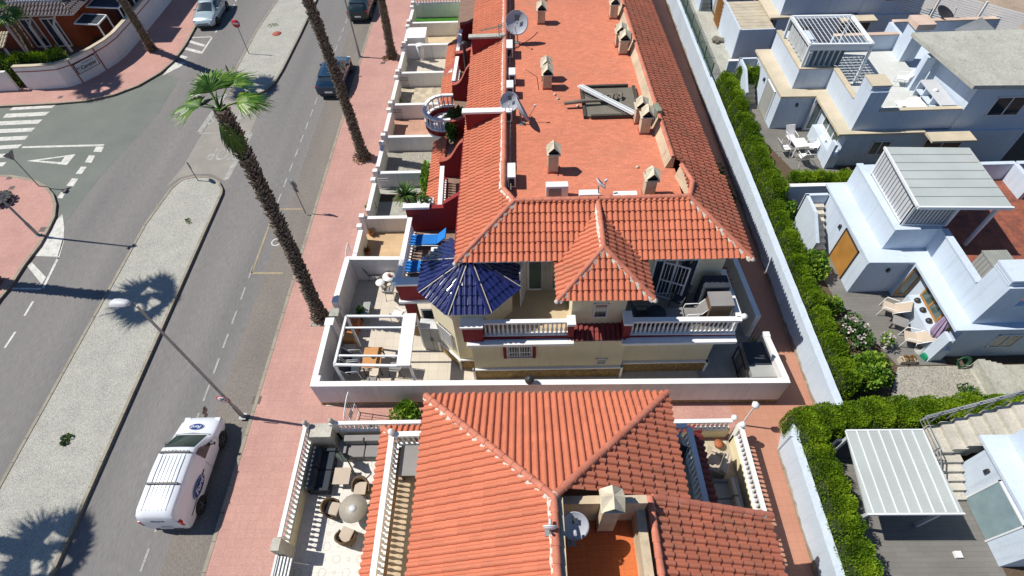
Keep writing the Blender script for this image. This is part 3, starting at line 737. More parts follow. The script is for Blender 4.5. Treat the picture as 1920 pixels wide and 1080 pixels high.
# tree pits
for i, (b, lb) in enumerate(((b1, 'square of pebbles round the foot of the main palm'), (b2, 'pebble square round the foot of the palm by the dark hatchback'), (b3, 'pebble square round the foot of the uppermost street palm'))):
    pm = MB(); rnd = random.Random(i)
    pm.box(b.x - .42, b.x + .42, b.y - .42, b.y + .42, .1, .128)
    for _ in range(90):
        pm.lathe((b.x + rnd.uniform(-.4, .4), b.y + rnd.uniform(-.4, .4), .13), [(.02, 0), (.035, .015), (.02, .03), (0, .035)], 6)
    tag(pm.build('tree_pit', MATS['tan_gravel']), lb, 'tree pit', 'pebble squares round the palms')
    if i: 
        wm = MB(); 
        for _ in range(5): leaf_cloud(wm, (b.x + rnd.uniform(-.45, .45), b.y - rnd.uniform(0, .5), .2), (.16, .16, .12), 40, .1, rnd)
        tag(wm.build('weed_clump', L_RUSSET, fixn=False), ('dry weeds round the foot of the palm by the dark hatchback', 'dry weeds round the foot of the uppermost street palm')[i - 1], 'weeds', 'dry weeds round the palms')
# weeds on the medians
for i, (px_, py_, r_, lb) in enumerate(((125, 824, .16, 'small green tuft low on the long gravel median'), (512, 47, .25, 'dry weed patch on the upper median by the manhole cover'), (352, 415, .12, 'scattered tiny weeds at the rounded median end'))):
    wm = MB(); rnd = random.Random(i + 50); c_ = G(px_, py_, .14)
    for _ in range(4 if i else 8): leaf_cloud(wm, (c_.x + rnd.uniform(-r_, r_), c_.y + rnd.uniform(-r_, r_), .16), (r_ * .5, r_ * .5, .07), 30 if i else 60, .06, rnd)
    tag(wm.build('weed_tuft', L_CLIMB if i == 0 else L_PLANT, fixn=False), lb, 'weeds', 'weeds on the median')
# ================================================================ STREET FURNITURE
def lamp(base, headpix, h, label, arm=True):
    b = Vector(base); t = thing('street_lamp', label, 'street lamp', b, 'street lamps on tall posts'); top = b + Vector((0, 0, h))
    m = MB().tube([b, b + Vector((0, 0, .9)), b + Vector((0, 0, .95)), top], [.085, .08, .06, .04], 10)
    m.box(b.x - .14, b.x + .14, b.y - .14, b.y + .14, b.z, b.z + .03); m.build('post', METALG, t)
    d = Vector((-.95, .05, 0)); dn = d.normalized()
    MB().tube([top - Vector((0, 0, .05)), top + d * .45 + Vector((0, 0, .12))], .03, 8).build('arm', METALG, t)
    R = Matrix((dn, Vector((-dn.y, dn.x, 0)), Vector((0, 0, 1)))).transposed()
    hm = MB(); L0 = .12; vs = []
    for s, w_, zt in ((0, .06, .06), (.2, .13, .1), (.55, .15, .12), (.85, .14, .1), (1, .09, .05)):
        for y, z in ((-1, 0), (-.8, .75), (-.3, 1), (.3, 1), (.8, .75), (1, 0)):
            vs.append(top + R @ Vector((L0 + s * .62, y * w_, z * zt + .1)))
    hm.add(vs, [(i * 6 + k, i * 6 + k + 1, i * 6 + k + 7, i * 6 + k + 6) for i in range(4) for k in range(5)] + [(0, 1, 2, 3, 4, 5), (24, 25, 26, 27, 28, 29)], 0, True)
    hm.add([vs[i * 6] for i in range(5)] + [vs[i * 6 + 5] for i in reversed(range(5))], [tuple(range(10))])
    hm.build('lamp_head', LGREY if arm else METALG, t); return t
lb1 = G(456, 781, .12); L1 = lamp(lb1, (218, 571), 7.75, 'tall grey street lamp with a round 30 sign on its post')
lb2 = G(72, 441, .12); lamp(lb2, (-150, 190), 8.0, 'street lamp on the left pavement whose head is out of view')
lb3 = G(675, 107, .12); lamp(lb3, (575, -190), 8.0, 'street lamp post behind the parked dark green car')
# 30 sign on the lamp post
def disc_sign(base, h, r, yaw, label, cat, name, face='plain', plates=0, pole=True, shape='disc', tilt=0):
    b = Vector(base); t = thing(name, label, cat, b)
    if pole: MB().tube([b, b + Vector((0, 0, h + r * .6))], .03, 8).build('post', METALG, t)
    f = Vector((math.cos(yaw), math.sin(yaw), 0)); s = Vector((-f.y, f.x, 0)); u = Vector((0, 0, 1)); c = b + Vector((0, 0, h)) + f * .045
    R = Matrix((s, u, f)).transposed()
    if shape == 'disc':
        MB().lathe(c, [(0, -.012), (r, -.012), (r, 0), (0, 0)], 24, 0, R).build('sign_back', METALG, t)
        if face == 'noentry':
            MB().lathe(c, [(0, .001), (r * .98, .001), (r * .98, .004), (0, .004)], 24, 0, R).build('sign_face', SIGNR, t)
            q = MB(); q.add([c + s * x * r * .7 + u * y * r * .17 + f * .008 for x, y in ((-1, -1), (1, -1), (1, 1), (-1, 1))], [(0, 1, 2, 3)]); q.build('white_bar', SIGNW, t)
        if face == '30':
            MB().lathe(c, [(0, .001), (r * .99, .001), (r * .99, .004), (0, .004)], 24, 0, R).build('red_ring', SIGNR, t)
            MB().lathe(c, [(0, .005), (r * .76, .005), (r * .76, .007), (0, .007)], 24, 0, R).build('sign_face', SIGNW, t)
            text_mb('30', r * 1.15, BLACK, c + f * .009, s, u, name='numerals', parent=t, off=.01)
    if shape == 'tri':
        m = MB(); pts = [(-1, .6), (1, .6), (0, -1.1)]
        m.add([c + s * x * r + u * y * r + f * dz for dz in (-.01, .0) for x, y in pts], [(0, 1, 2), (5, 4, 3), (0, 1, 4, 3), (1, 2, 5, 4), (2, 0, 3, 5)]); m.build('sign_back', METALG, t)
    if shape == 'oct':
        MB().lathe(c, [(0, -.012), (r, -.012), (r, 0), (0, 0)], 8, 0, R).build('sign_back', METALG, t)
        MB().lathe(c, [(0, .001), (r * .97, .001), (r * .97, .003), (0, .003)], 8, 0, R).build('sign_face', SIGNR, t)
    for k in range(plates):
        m = MB(); cc = c - u * (r + .16 + .0 * k) ; m.add([cc + s * x * .2 + u * y * .14 + f * dz for dz in (-.012, 0) for x, y in ((-1, -1), (1, -1), (1, 1), (-1, 1))], [(0, 1, 2, 3), (7, 6, 5, 4), (0, 1, 5, 4), (1, 2, 6, 5), (2, 3, 7, 6), (3, 0, 4, 7)]); m.build('plate', METALG, t)
    return t
s30 = disc_sign(lb1 + Vector((-.02, -.05, 0)), 1.75, .27, math.radians(-95), 'round 30 speed limit sign fixed to the street lamp post', 'speed sign', 'speed_limit_sign', '30', pole=False)
disc_sign(G(467, 101, .12), 2.25, .3, math.radians(-98), 'red no entry sign on a pole at the upper median edge', 'road sign', 'no_entry_sign', 'noentry')
disc_sign(G(371, 338, .14), 1.15, .28, math.radians(40), 'grey back of a low round sign on the rounded median end', 'road sign', 'road_sign', plates=0)
disc_sign(G(573, 400, .12), 2.1, .28, math.radians(60), 'grey back of a round sign with a small plate on the kerb', 'road sign', 'road_sign', plates=1)
disc_sign(G(73, 349, .12), 2.2, .32, math.radians(160), 'grey back of a triangular give way sign on the left pavement', 'road sign', 'give_way_sign', shape='tri')
disc_sign(G(447, 172, .12), 1.7, .28, math.radians(-160), 'red stop sign half hidden behind the palm fronds', 'road sign', 'stop_sign', shape='oct')
# ================================================================ CORNER HOUSE (south end of the terrace)
ch = thing('corner_house', 'cream corner house with terracotta hipped roof and blue glazed tower roof', 'house', (2.7, 14, .12))
gf = MB()
gf.box(-2.1, 3.88, 11.4, 17.4, .9, 2.85); gf.box(3.88, 7.4, 11.6, 17.5, .9, 2.85); gf.box(-3.45, -2.1, 13.5, 17.4, .12, 2.85)
gf.build('ground_floor_wall', CREAM, ch)
pl = MB(); pl.box(-2.13, 3.91, 11.36, 17.3, .1, .88); pl.box(3.8, 7.43, 11.56, 17.3, .1, .88); pl.build('stone_plinth', STONE, ch)
tr = MB(); tr.box(-2.17, 3.95, 11.31, 11.42, .86, .94); tr.box(3.86, 7.48, 11.51, 11.62, .86, .94); tr.box(7.38, 7.48, 11.5, 17, .86, .94)
tr.box(3.88, 3.97, 11.3, 11.52, .1, .94); tr.box(-2.19, -2.1, 11.31, 11.42, .1, .94); tr.box(7.4, 7.5, 11.5, 11.6, .1, .94); tr.build('plinth_trim', WHITE_T, ch)
uf = MB(); uf.box(-2.1, 1.8, 13.85, 17.4, 2.9, 5.72); uf.box(3.75, 7.55, 13.5, 17.5, 2.9, 5.62); uf.box(1.75, 3.75, 12.0, 15.2, 2.95, 5.5)
uf.build('upper_wall', CREAM, ch)
MB().box(-.6, 6.15, 15.25, 17.5, 5.7, 6.10).build('flat_roof', ROOFF, ch)
MB().box(-1.2, 1.78, 11.5, 13.9, 2.85, 2.99).build('middle_balcony_floor', M('beige_balcony_tile', (.62, .50, .33, 1), .7, scale=3, col2=(.54, .43, .28, 1), fine=.12), ch)
MB().box(3.7, 8.0, 11.5, 13.6, 2.85, 2.99).build('east_balcony_floor', M('grey_balcony_tile', (.42, .38, .32, 1), .7, scale=3, fine=.08, grid=(.33, .33, .01, (.8, .8, .8, 1))), ch)
MB().box(-5.05, -2.6, 13.62, 17.45, 2.85, 2.99).build('west_balcony_floor', M('brown_balcony_tile', (.30, .20, .15, 1), .7, scale=3, fine=.08), ch)
# octagonal tower
TC = Vector((-2.08, 13.45)); 
def octp(R_, z, a0=22.5): return [Vector((TC.x + R_ * math.cos(math.radians(a0 + 45 * k)), TC.y + R_ * math.sin(math.radians(a0 + 45 * k)), z)) for k in range(8)]
tw = MB(); o8 = octp(1.72, 0); tw.prism([(p.x, p.y) for p in o8], .9, 4.75); tw.build('tower_wall', CREAM, ch)
tp = MB().prism([(p.x, p.y) for p in octp(1.75, 0)], .1, .88); tp.build('tower_stone_plinth', STONE, ch)
tt = MB().prism([(p.x, p.y) for p in octp(1.8, 0)], .86, .94)
for k in (3, 4, 5): p = octp(1.78, 0)[k]; tt.box(p.x - .04, p.x + .04, p.y - .04, p.y + .04, .1, .9)
tt.build('tower_trim', WHITE_T, ch)
ER = 2.06; EZ = 4.55; AP = Vector((TC.x, TC.y, 5.6)); e8 = octp(ER, EZ)
for k in range(8):
    if k in (0, 1): continue
    tilefield('blue_roof_facet', [e8[k], e8[(k + 1) % 8], AP], TILE_B, ch, w=.2, l=.36, amp=.06)
rb = MB()
for k in (3, 4, 5, 6, 7): ridge_mb(rb, e8[k] + Vector((0, 0, .03)), e8[k].lerp(AP, .9), .085); h0 = e8[k] + Vector((0, 0, .07)); h1 = e8[k].lerp(AP, .88) + Vector((0, 0, .05)); sd_ = (h1 - h0).cross(Vector((0, 0, 1))).normalized() * .1; rb.bar(h0 + sd_, h1 + sd_, .028, .03, 1)
rb.build('blue_hip_tiles', [TILE_B, MORTAR], ch)
MB().prism([(p.x, p.y) for p in octp(1.95, 0)], EZ - .1, EZ - .02).build('tower_soffit', WHITE_T, ch)
# main roof
ZE, ZR = 5.6, 6.7
f_ = [(-2.48, 13.15, ZE), (8.2, 13.05, ZE), (6.15, 15.15, ZR), (-.32, 15.15, ZR)]
tilefield('front_roof_slope', f_, TILE, ch)
tilefield('west_roof_slope', [(-2.5, 13.12, ZE), (-.72, 14.82, 6.515), (-.72, 17.5, 6.515), (-2.5, 17.5, ZE)], TILE, ch)
tilefield('west_roof_corner', [(-.72, 14.82, 6.515), (-.32, 15.2, 6.72), (-.72, 15.95, 6.515)], TILE, ch)
tilefield('east_roof_slope', [(8.22, 13.02, ZE), (6.15, 15.15, 6.72), (6.15, 17.45, 6.72), (8.22, 17.45, ZE)], TILE_E, ch)
tilefield('gablet_west_slope', [(1.14, 11.42, 5.46), (2.8, 12.95, 6.5), (2.8, 14.85, 6.5), (1.14, 13.4, 5.46)], TILE, ch)
tilefield('gablet_east_slope', [(4.48, 11.38, 5.46), (2.8, 12.95, 6.5), (2.8, 14.85, 6.5), (4.48, 13.4, 5.46)], TILE_E, ch)
tilefield('gablet_front_slope', [(1.14, 11.42, 5.46), (4.48, 11.38, 5.46), (2.8, 12.95, 6.5)], TILE, ch)
rd = MB()
ridge_mb(rd, (-2.5, 13.12, ZE), (-.32, 15.15, ZR), .1, 0, 1, mside=1); ridge_mb(rd, (8.2, 13.02, ZE), (6.15, 15.15, ZR), .1, 0, 1, mside=-1)
ridge_mb(rd, (-.32, 15.17, ZR), (2.75, 15.17, ZR), .1); ridge_mb(rd, (2.85, 15.17, ZR), (6.15, 15.17, ZR), .1)
ridge_mb(rd, (2.8, 12.95, 6.5), (2.8, 15.2, 6.62), .1, 0, 1, mside=-1); ridge_mb(rd, (1.14, 11.42, 5.46), (2.8, 12.95, 6.5), .1, 0, 1, mside=1); ridge_mb(rd, (4.48, 11.38, 5.46), (2.8, 12.95, 6.5), .1, 0, 1, mside=-1)
ridge_mb(rd, (-.32, 15.2, 6.7), (-.72, 15.95, 6.6), .1, 0, 1, mside=-1); ridge_mb(rd, (-.72, 15.95, 6.6), (-.72, 17.5, 6.6), .1, 0, 1, mside=-1)
ridge_mb(rd, (6.15, 15.15, 6.7), (6.42, 15.95, 6.7), .1); ridge_mb(rd, (6.42, 15.95, 6.7), (6.2, 16.9, 6.7), .1)
for x, y, z in ((-2.5, 13.08, 5.62), (8.22, 12.98, 5.62), (1.12, 11.38, 5.48), (4.5, 11.34, 5.48)): rd.lathe((x, y, z), [(0, -.05), (.09, -.03), (.1, .03), (0, .1)], 8, 1)
rd.build('ridge_tiles', [RIDGE, MORTAR], ch)
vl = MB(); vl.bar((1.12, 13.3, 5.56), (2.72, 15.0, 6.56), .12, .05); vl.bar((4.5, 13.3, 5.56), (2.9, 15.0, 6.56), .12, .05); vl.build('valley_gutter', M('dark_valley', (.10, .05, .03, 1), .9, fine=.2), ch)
so_ = MB(); so_.add([(-2.45, 13.2, 5.57), (8.15, 13.1, 5.57), (7.6, 13.95, 5.57), (-2.0, 13.95, 5.57)], [(0, 1, 2, 3)]); so_.box(-2.42, 8.1, 13.2, 13.24, 5.5, 5.58)
so_.box(1.2, 4.42, 11.5, 11.54, 5.36, 5.44); so_.box(1.2, 1.24, 11.5, 13.3, 5.36, 5.44); so_.box(4.38, 4.42, 11.5, 13.3, 5.36, 5.44); so_.add([(1.2, 11.5, 5.43), (4.4, 11.5, 5.43), (4.4, 13.6, 5.43), (1.2, 13.6, 5.43)], [(0, 1, 2, 3)])
so_.build('soffit', WHITE_T, ch)
pp = MB(); pp.box(-.8, -.6, 15.9, 17.45, 5.9, 6.55); pp.add([(6.05, 17.0, 6.08), (6.3, 15.8, 6.08), (6.45, 15.9, 6.72), (6.2, 17.0, 6.72)], [(0, 1, 2, 3)]); pp.add([(6.45, 15.9, 6.72), (6.2, 17.0, 6.72), (6.5, 17.0, 6.08), (6.7, 15.9, 6.08)], [(0, 1, 2, 3)])
pp.box(-.5, 6.1, 15.2, 15.28, 6.0, 6.68); pp.build('roof_parapet', CREAM_S, ch)
# skirts, balconies
tilefield('skirt_tiles', [(1.62, 11.42, 2.86), (3.85, 11.42, 2.86), (3.85, 12.02, 3.16), (1.62, 12.02, 3.16)], TILE_D, ch, w=.2)
sl = MB(); sl.box(-2.25, 1.85, 11.25, 11.52, 2.78, 2.94); sl.box(3.68, 8.0, 11.2, 11.52, 2.78, 2.94); sl.box(7.72, 8.02, 11.5, 14.2, 2.78, 2.94); sl.box(-5.15, -2.55, 13.45, 13.68, 2.72, 2.86); sl.box(-5.15, -4.98, 13.6, 17.5, 2.72, 2.86)
sl.build('slab_edge', WHITE_T, ch, bevel=.015)
rp = MB(); rp.box(-2.36, -1.6, 11.42, 11.82, 2.94, 3.85); rp.box(1.62, 1.84, 11.5, 11.8, 2.94, 3.85); rp.box(3.68, 3.95, 11.45, 11.95, 2.94, 3.85); rp.box(-1.6, 1.62, 11.5, 11.62, 2.94, 3.06); rp.box(3.95, 8.0, 11.48, 11.6, 2.94, 3.04)
rp.box(-5.08, -4.0, 13.55, 13.78, 2.86, 3.85); rp.box(-5.0, -4.6, 13.62, 14.0, .9, 2.72); rp.build('red_pier', RED, ch)
MB().box(-5.02, -4.58, 13.6, 14.02, .1, .88).build('pier_stone_foot', STONE, ch)
cp = MB(); cp.box(-2.42, -1.56, 11.38, 11.86, 3.85, 3.96); cp.box(1.56, 1.88, 11.42, 11.86, 3.85, 3.99); cp.box(3.64, 3.99, 11.4, 12.0, 3.85, 3.99); cp.box(-5.22, -3.9, 13.48, 13.86, 3.85, 3.97); cp.box(-5.04, -4.56, 13.58, 14.04, .88, .96)
cp.build('white_cap', WHITE_T, ch, bevel=.012)
balustrade((-1.6, 11.64), (1.62, 11.62), 3.06, 3.98, ch, wid=.17)
balustrade((3.95, 11.6), (7.95, 11.55), 3.04, 3.98, ch, wid=.2)
balustrade((7.9, 11.62), (7.82, 13.9), 3.0, 3.98, ch, wid=.2)
balustrade((-5.0, 13.9), (-4.9, 17.2), 2.99, 3.97, ch, wid=.2)
MB().lathe((8.0, 11.55, 3.98), [(.06, 0), (.05, .03), (.1, .08), (.115, .14), (.09, .21), (0, .24)], 12).build('ball_finial', WHITE_T, ch)
# windows and doors
def window(parent, x0, x1, y, z0, z1, frame=WHITE_T, surround=None, grille=False, panes=2, fw=.06, sw=.12, glass=None, name='window', ax='y', sgn=-1):
    """window in an upright wall; ax 'y': wall faces -y (sgn -1) ; ax 'x': wall faces sgn along x and x0,x1 are y limits"""
    def bx(mb, a0, a1, d0, d1, c0, c1, mi=0):
        d0, d1 = (y + sgn * d0, y + sgn * d1)
        if ax == 'y': mb.box(a0, a1, d0, d1, c0, c1, mi)
        else: mb.box(d0, d1, a0, a1, c0, c1, mi)
    f = MB(); bx(f, x0, x1, 0.0, .035, z0, z0 + fw); bx(f, x0, x1, 0, .035, z1 - fw, z1); bx(f, x0, x0 + fw, 0, .034, z0, z1); bx(f, x1 - fw, x1, 0, .034, z0, z1)
    for k in range(1, panes): xm = x0 + (x1 - x0) * k / panes; bx(f, xm - fw * .5, xm + fw * .5, 0, .033, z0, z1)
    fo = f.build(name, frame, parent)
    g = MB(); bx(g, x0 + fw * .5, x1 - fw * .5, 0.003, .014, z0 + fw * .5, z1 - fw * .5); g.build('pane', glass or GLASS, fo)
    if surround:
        s = MB(); bx(s, x0 - sw, x1 + sw, .002, .06, z1, z1 + sw); bx(s, x0 - sw, x1 + sw, .002, .06, z0 - sw * .6, z0); bx(s, x0 - sw, x0, .002, .058, z0, z1); bx(s, x1, x1 + sw, .002, .058, z0, z1); s.build('surround', surround, fo)
    if grille:
        s = MB(); n = int((x1 - x0) / .09)
        for k in range(n + 1): xk = x0 + (x1 - x0) * k / n; bx(s, xk - .009, xk + .009, .1, .118, z0, z1)
        for zz in (z0 + .02, (z0 + z1) / 2, z1 - .02): bx(s, x0 - .02, x1 + .02, .095, .123, zz - .012, zz + .012)
        s.build('grille', frame, fo)
    return fo
window(ch, -.73, .25, 11.4, 1.85, 2.75, surround=RED, grille=True, sw=.15)
window(ch, 2.82, 3.28, 11.4, 1.12, 1.55, frame=GREYW, panes=1)
window(ch, 2.55, 3.1, 12.0, 3.6, 4.5, frame=GREYW, panes=1)
window(ch, .12, 1.3, 13.85, 3.0, 5.1, panes=2, fw=.08, glass=GLASS_G, name='patio_door')
window(ch, 4.9, 6.6, 13.5, 3.0, 5.15, panes=2, fw=.08, glass=GLASS, name='patio_door')
cu = MB()
for k in range(8): cu.tube([(.72 + k * .06, 13.79, 3.05), (.72 + k * .06, 13.79, 5.0)], .03, 6)
cu.build('curtain', M('lace_curtain', (.6, .57, .5, 1), .9), ch)
def grille_door(x, y, ang, z0, h, wd, parent, name='grille_door'):
    m = MB(); d = Vector((math.cos(ang), math.sin(ang), 0)); o = Vector((x, y, z0))
    for s in (0, 1): m.bar(o + d * wd * s, o + d * wd * s + Vector((0, 0, h)), .05)
    for z in (.03, h * .5, h - .03): m.bar(o + Vector((0, 0, z)), o + d * wd + Vector((0, 0, z)), .045)
    for k in range(1, 7): m.bar(o + d * wd * k / 7, o + d * wd * k / 7 + Vector((0, 0, h)), .018)
    return m.build(name, WHITE_T, parent)
grille_door(.05, 13.8, math.radians(-105), 3.0, 2.1, .8, ch); grille_door(5.25, 13.42, math.radians(-22), 3.0, 2.1, .95, ch)
# grille window on the south-west tower facet
fa, fb = octp(1.72, 0)[4], octp(1.72, 0)[5]
dd = (fb - fa).normalized(); nn_ = Vector((dd.y, -dd.x, 0)); mid = (fa + fb) / 2
gw = MB()
for s in (-.42, .42): gw.bar(mid + dd * s + nn_ * .06 + Vector((0, 0, 1.5)), mid + dd * s + nn_ * .06 + Vector((0, 0, 2.6)), .04)
for k in range(9): gw.bar(mid + dd * (-.4 + k * .1) + nn_ * .09 + Vector((0, 0, 1.5)), mid + dd * (-.4 + k * .1) + nn_ * .09 + Vector((0, 0, 2.6)), .018)
for k in range(8):
    z = 1.5 + k * 1.1 / 7; gw.bar(mid - dd * .44 + nn_ * .07 + Vector((0, 0, z)), mid + dd * .44 + nn_ * .07 + Vector((0, 0, z)), .02)
wo = gw.build('window_grille', WHITE_T, ch)
g2 = MB(); g2.add([mid + dd * s + nn_ * .01 + Vector((0, 0, z)) for s, z in ((-.4, 1.5), (.4, 1.5), (.4, 2.6), (-.4, 2.6))], [(0, 1, 2, 3)]); g2.build('pane', GLASS, wo)
# porch beneath the west balcony
window(ch, -4.35, -3.55, 13.49, .2, 2.3, frame=WHITE_T, panes=1, name='porch_door')
window(ch, 14.2, 16.2, -3.45, 1.0, 2.4, ax='x', sgn=-1, name='window', grille=True)
rw = MB(); rw.wall((-5.05, 17.4), (-3.4, 17.45), .22, 2.86, 4.35); rw.wall((-3.4, 17.45), (-2.2, 17.45), .22, 2.86, 4.55, za=5.4); rw.box(-2.6, -2.2, 13.9, 20.6, 2.9, 5.55); rw.build('red_party_wall', RED, ch)
MB().box(-5.15, -4.0, 17.28, 17.56, 4.35, 4.46).build('party_wall_cap', WHITE_T, ch)
# ================================================================ TERRACED HOUSES BEHIND
def terrace(y0, y1, xe0, xe1, xr0, xr1, label, extra=None):
    t = thing('terraced_house', label, 'house', (2.7, (y0 + y1) / 2, .12), 'terraced houses in one row')
    MB().box(-2.35, 7.5, y0, y1 - .01, .1, 5.75).build('wall', RED, t)
    MB().add([(-.62, y0 + .002, 6.1), (xr0, y0 + .002, 6.1), (xr1, y1, 6.1), (-.62, y1, 6.1)], [(0, 1, 2, 3)]).build('flat_roof', ROOFF, t)
    tilefield('west_roof_slope', [(-2.5, y0, ZE), (-.7, y0, 6.55), (-.7, y1, 6.55), (-2.5, y1, ZE)], TILE, t)
    tilefield('east_roof_slope', [(xe0, y0, ZE), (xe1, y1, ZE), (xr1, y1, 6.6), (xr0, y0, 6.6)], TILE_E, t)
    r = MB(); ridge_mb(r, (-.7, y0, 6.6), (-.7, y1, 6.6), .1, 0, 1, mside=-1); ridge_mb(r, (xr0, y0, 6.62), (xr1, y1, 6.62), .09)
    r.build('ridge_tiles', [RIDGE, MORTAR], t)
    p = MB(); p.box(-.8, -.6, y0, y1, 6.0, 6.58)
    p.add([(xr0 - .22, y0, 6.1), (xr0 - .05, y0, 6.62), (xr1 - .05, y1, 6.62), (xr1 - .22, y1, 6.1), (xr0 + .1, y0, 6.62), (xr0 + .1, y0, 6.0), (xr1 + .1, y1, 6.62), (xr1 + .1, y1, 6.0)], [(0, 1, 2, 3), (0, 1, 4, 5), (1, 2, 6, 4)])
    p.build('roof_parapet', CREAM_S, t)
    s = MB(); s.box(-2.45, -2.38, y0, y1, 5.48, 5.56); s.add([(-2.45, y0, 5.56), (-2.3, y0, 5.56), (-2.3, y1, 5.56), (-2.45, y1, 5.56)], [(0, 1, 2, 3)]); s.build('eave_board', WHITE_T, t)
    b = MB(); b.box(-4.0, -2.35, y0, y1, 2.75, 2.98); b.build('balcony_floor', MATS['brown_balcony_tile'], t)
    gw_ = MB(); gw_.box(-3.8, -3.7, y0, y1, .1, 2.74); gw_.build('ground_floor_wall', CREAM, t)
    return t
t1 = terrace(17.5, 20.75, 8.06, 7.98, 5.98, 5.88, 'terraced house next to the corner house with the small balustraded balcony')
t2 = terrace(20.75, 27.15, 7.98, 7.78, 5.88, 5.7, 'terraced house with the round balcony between the two roof party walls')
t3 = terrace(27.15, 47, 7.78, 7.2, 5.7, 5.2, 'terraced house farthest up the row, beyond the antenna party wall')
def scurve(parent, y, x0, x1, za, zb, cap=True, th=.2):
    """red party wall whose top sweeps up towards the house"""
    m = MB(); c = MB(); n = 14; pts = []
    for i in range(n + 1):
        s = i / n; k = 1 / (1 + math.exp(-9 * (s - .5))); pts.append((x0 + (x1 - x0) * s, za + (zb - za) * k))
    for i in range(n):
        (xa, z0), (xb, z1) = pts[i], pts[i + 1]
        m.add([(xa, y - th / 2, 2.7), (xb, y - th / 2, 2.7), (xb, y - th / 2, z1), (xa, y - th / 2, z0), (xa, y + th / 2, 2.7), (xb, y + th / 2, 2.7), (xb, y + th / 2, z1), (xa, y + th / 2, z0)], [(0, 1, 2, 3), (7, 6, 5, 4)])
        e = th / 2 + .03
        c.add([(xa, y - e, z0), (xb, y - e, z1), (xb, y + e, z1), (xa, y + e, z0), (xa, y - e, z0 - .06), (xb, y - e, z1 - .06), (xb, y + e, z1 - .06), (xa, y + e, z0 - .06)], [(0, 1, 2, 3), (0, 1, 5, 4), (2, 3, 7, 6)])
    m.box(x0 - .02, x0, y - th / 2, y + th / 2, 2.7, za)
    m.build('red_party_wall', RED, parent); c.build('wall_coping', REDCAP, parent)
scurve(t1, 17.62, -3.75, -2.3, 3.95, 4.2)
scurve(t2, 21.0, -3.9, -2.3, 3.95, 5.2)
scurve(t2, 24.2, -3.7, -2.3, 3.9, 4.3)
scurve(t3, 27.4, -3.7, -2.3, 3.95, 5.2)
scurve(t3, 30.4, -3.7, -2.3, 4.1, 4.4); scurve(t3, 33.8, -3.6, -2.3, 4.1, 4.4)
m_ = MB(); m_.box(-3.95, -3.55, 27.6, 33.5, 2.7, 3.05); m_.box(-3.9, -3.65, 17.75, 20.8, 2.7, 3.05); m_.build('balcony_kerb', RED, t3)
# roof party walls
for t_, y, mt in ((t2, 20.9, WHITE_T), (t3, 27.25, CONC)):
    m = MB(); m.box(-2.42, -.62, y - .1, y + .1, 5.5, 6.62); m.build('roof_party_wall', RED, t_)
    MB().box(-2.55, -.68, y - .16, y + .16, 6.62, 6.72).build('party_wall_coping', mt, t_, bevel=.01)
balustrade((-3.74, 20.55), (-3.66, 17.95), 3.05, 3.98, t1, wid=.2)
balustrade((-3.66, 27.7), (-3.58, 30.2), 3.05, 3.98, t3, wid=.2); balustrade((-3.6, 30.8), (-3.55, 33.3), 3.05, 3.98, t3, wid=.2)
# round balcony
rbp = [(-3.6, 26.4), (-4.25, 26.4)] + [(-4.1 + .95 * math.cos(a), 25.3 + 1.1 * math.sin(a)) for a in [math.radians(d) for d in range(100, 261, 20)]] + [(-4.25, 24.2), (-3.6, 24.2)]
MB().prism(rbp, 2.72, 2.95).build('round_balcony_slab', WHITE_T, t2)
rr_ = MB()
for i in range(len(rbp) - 1): rr_.wall(rbp[i], rbp[i + 1], .14, 2.95, 3.3)
rr_.build('round_balcony_base', RED, t2)
for i in range(len(rbp) - 1): balustrade(rbp[i], rbp[i + 1], 3.25, 3.98, t2, wid=.18, step=.2)
# lean-to porch roofs on the west side
def leanto(t, y0, y1, x0=-4.6, x1=-3.82):
    tilefield('porch_roof', [(x0, y0, 2.62), (x1, y0, 3.05), (x1, y1, 3.05), (x0, y1, 2.62)], TILE, t)
    MB().box(x0 + .08, x0 + .16, y0, y1, 2.5, 2.62).build('porch_beam', WHITE_T, t)
leanto(t1, 17.6, 20.9); leanto(t2, 21.0, 24.1); leanto(t2, 26.5, 27.3); leanto(t3, 27.3, 30.2, -4.55); leanto(t3, 31.2, 34.0, -4.5)
mm = MB(); g_ = G(790, 62, 3.0); mm.add([(-4.6, 30.4, 2.6), (-3.9, 30.4, 3.2), (-3.9, 31.1, 3.2), (-4.6, 31.1, 2.6)], [(0, 1, 2, 3)]); mm.build('plain_porch_roof', REDCAP, t3)
# stub balconies on the east side
for y, t_ in ((33.3, t3), (28.2, t3), (26.2, t3), (21.4, t2)):
    m = MB(); m.box(7.4, 8.35, y - .5, y + .5, 2.8, 2.98); m.build('east_balcony_slab', WHITE_T, t_); balustrade((8.28, y - .45), (8.22, y + .45), 2.98, 3.95, t_, wid=.16)
tilefield('side_porch_roof', [(8.55, 13.9, 2.6), (7.9, 13.9, 3.1), (7.9, 15.1, 3.1), (8.55, 15.1, 2.6)], TILE_D, ch)
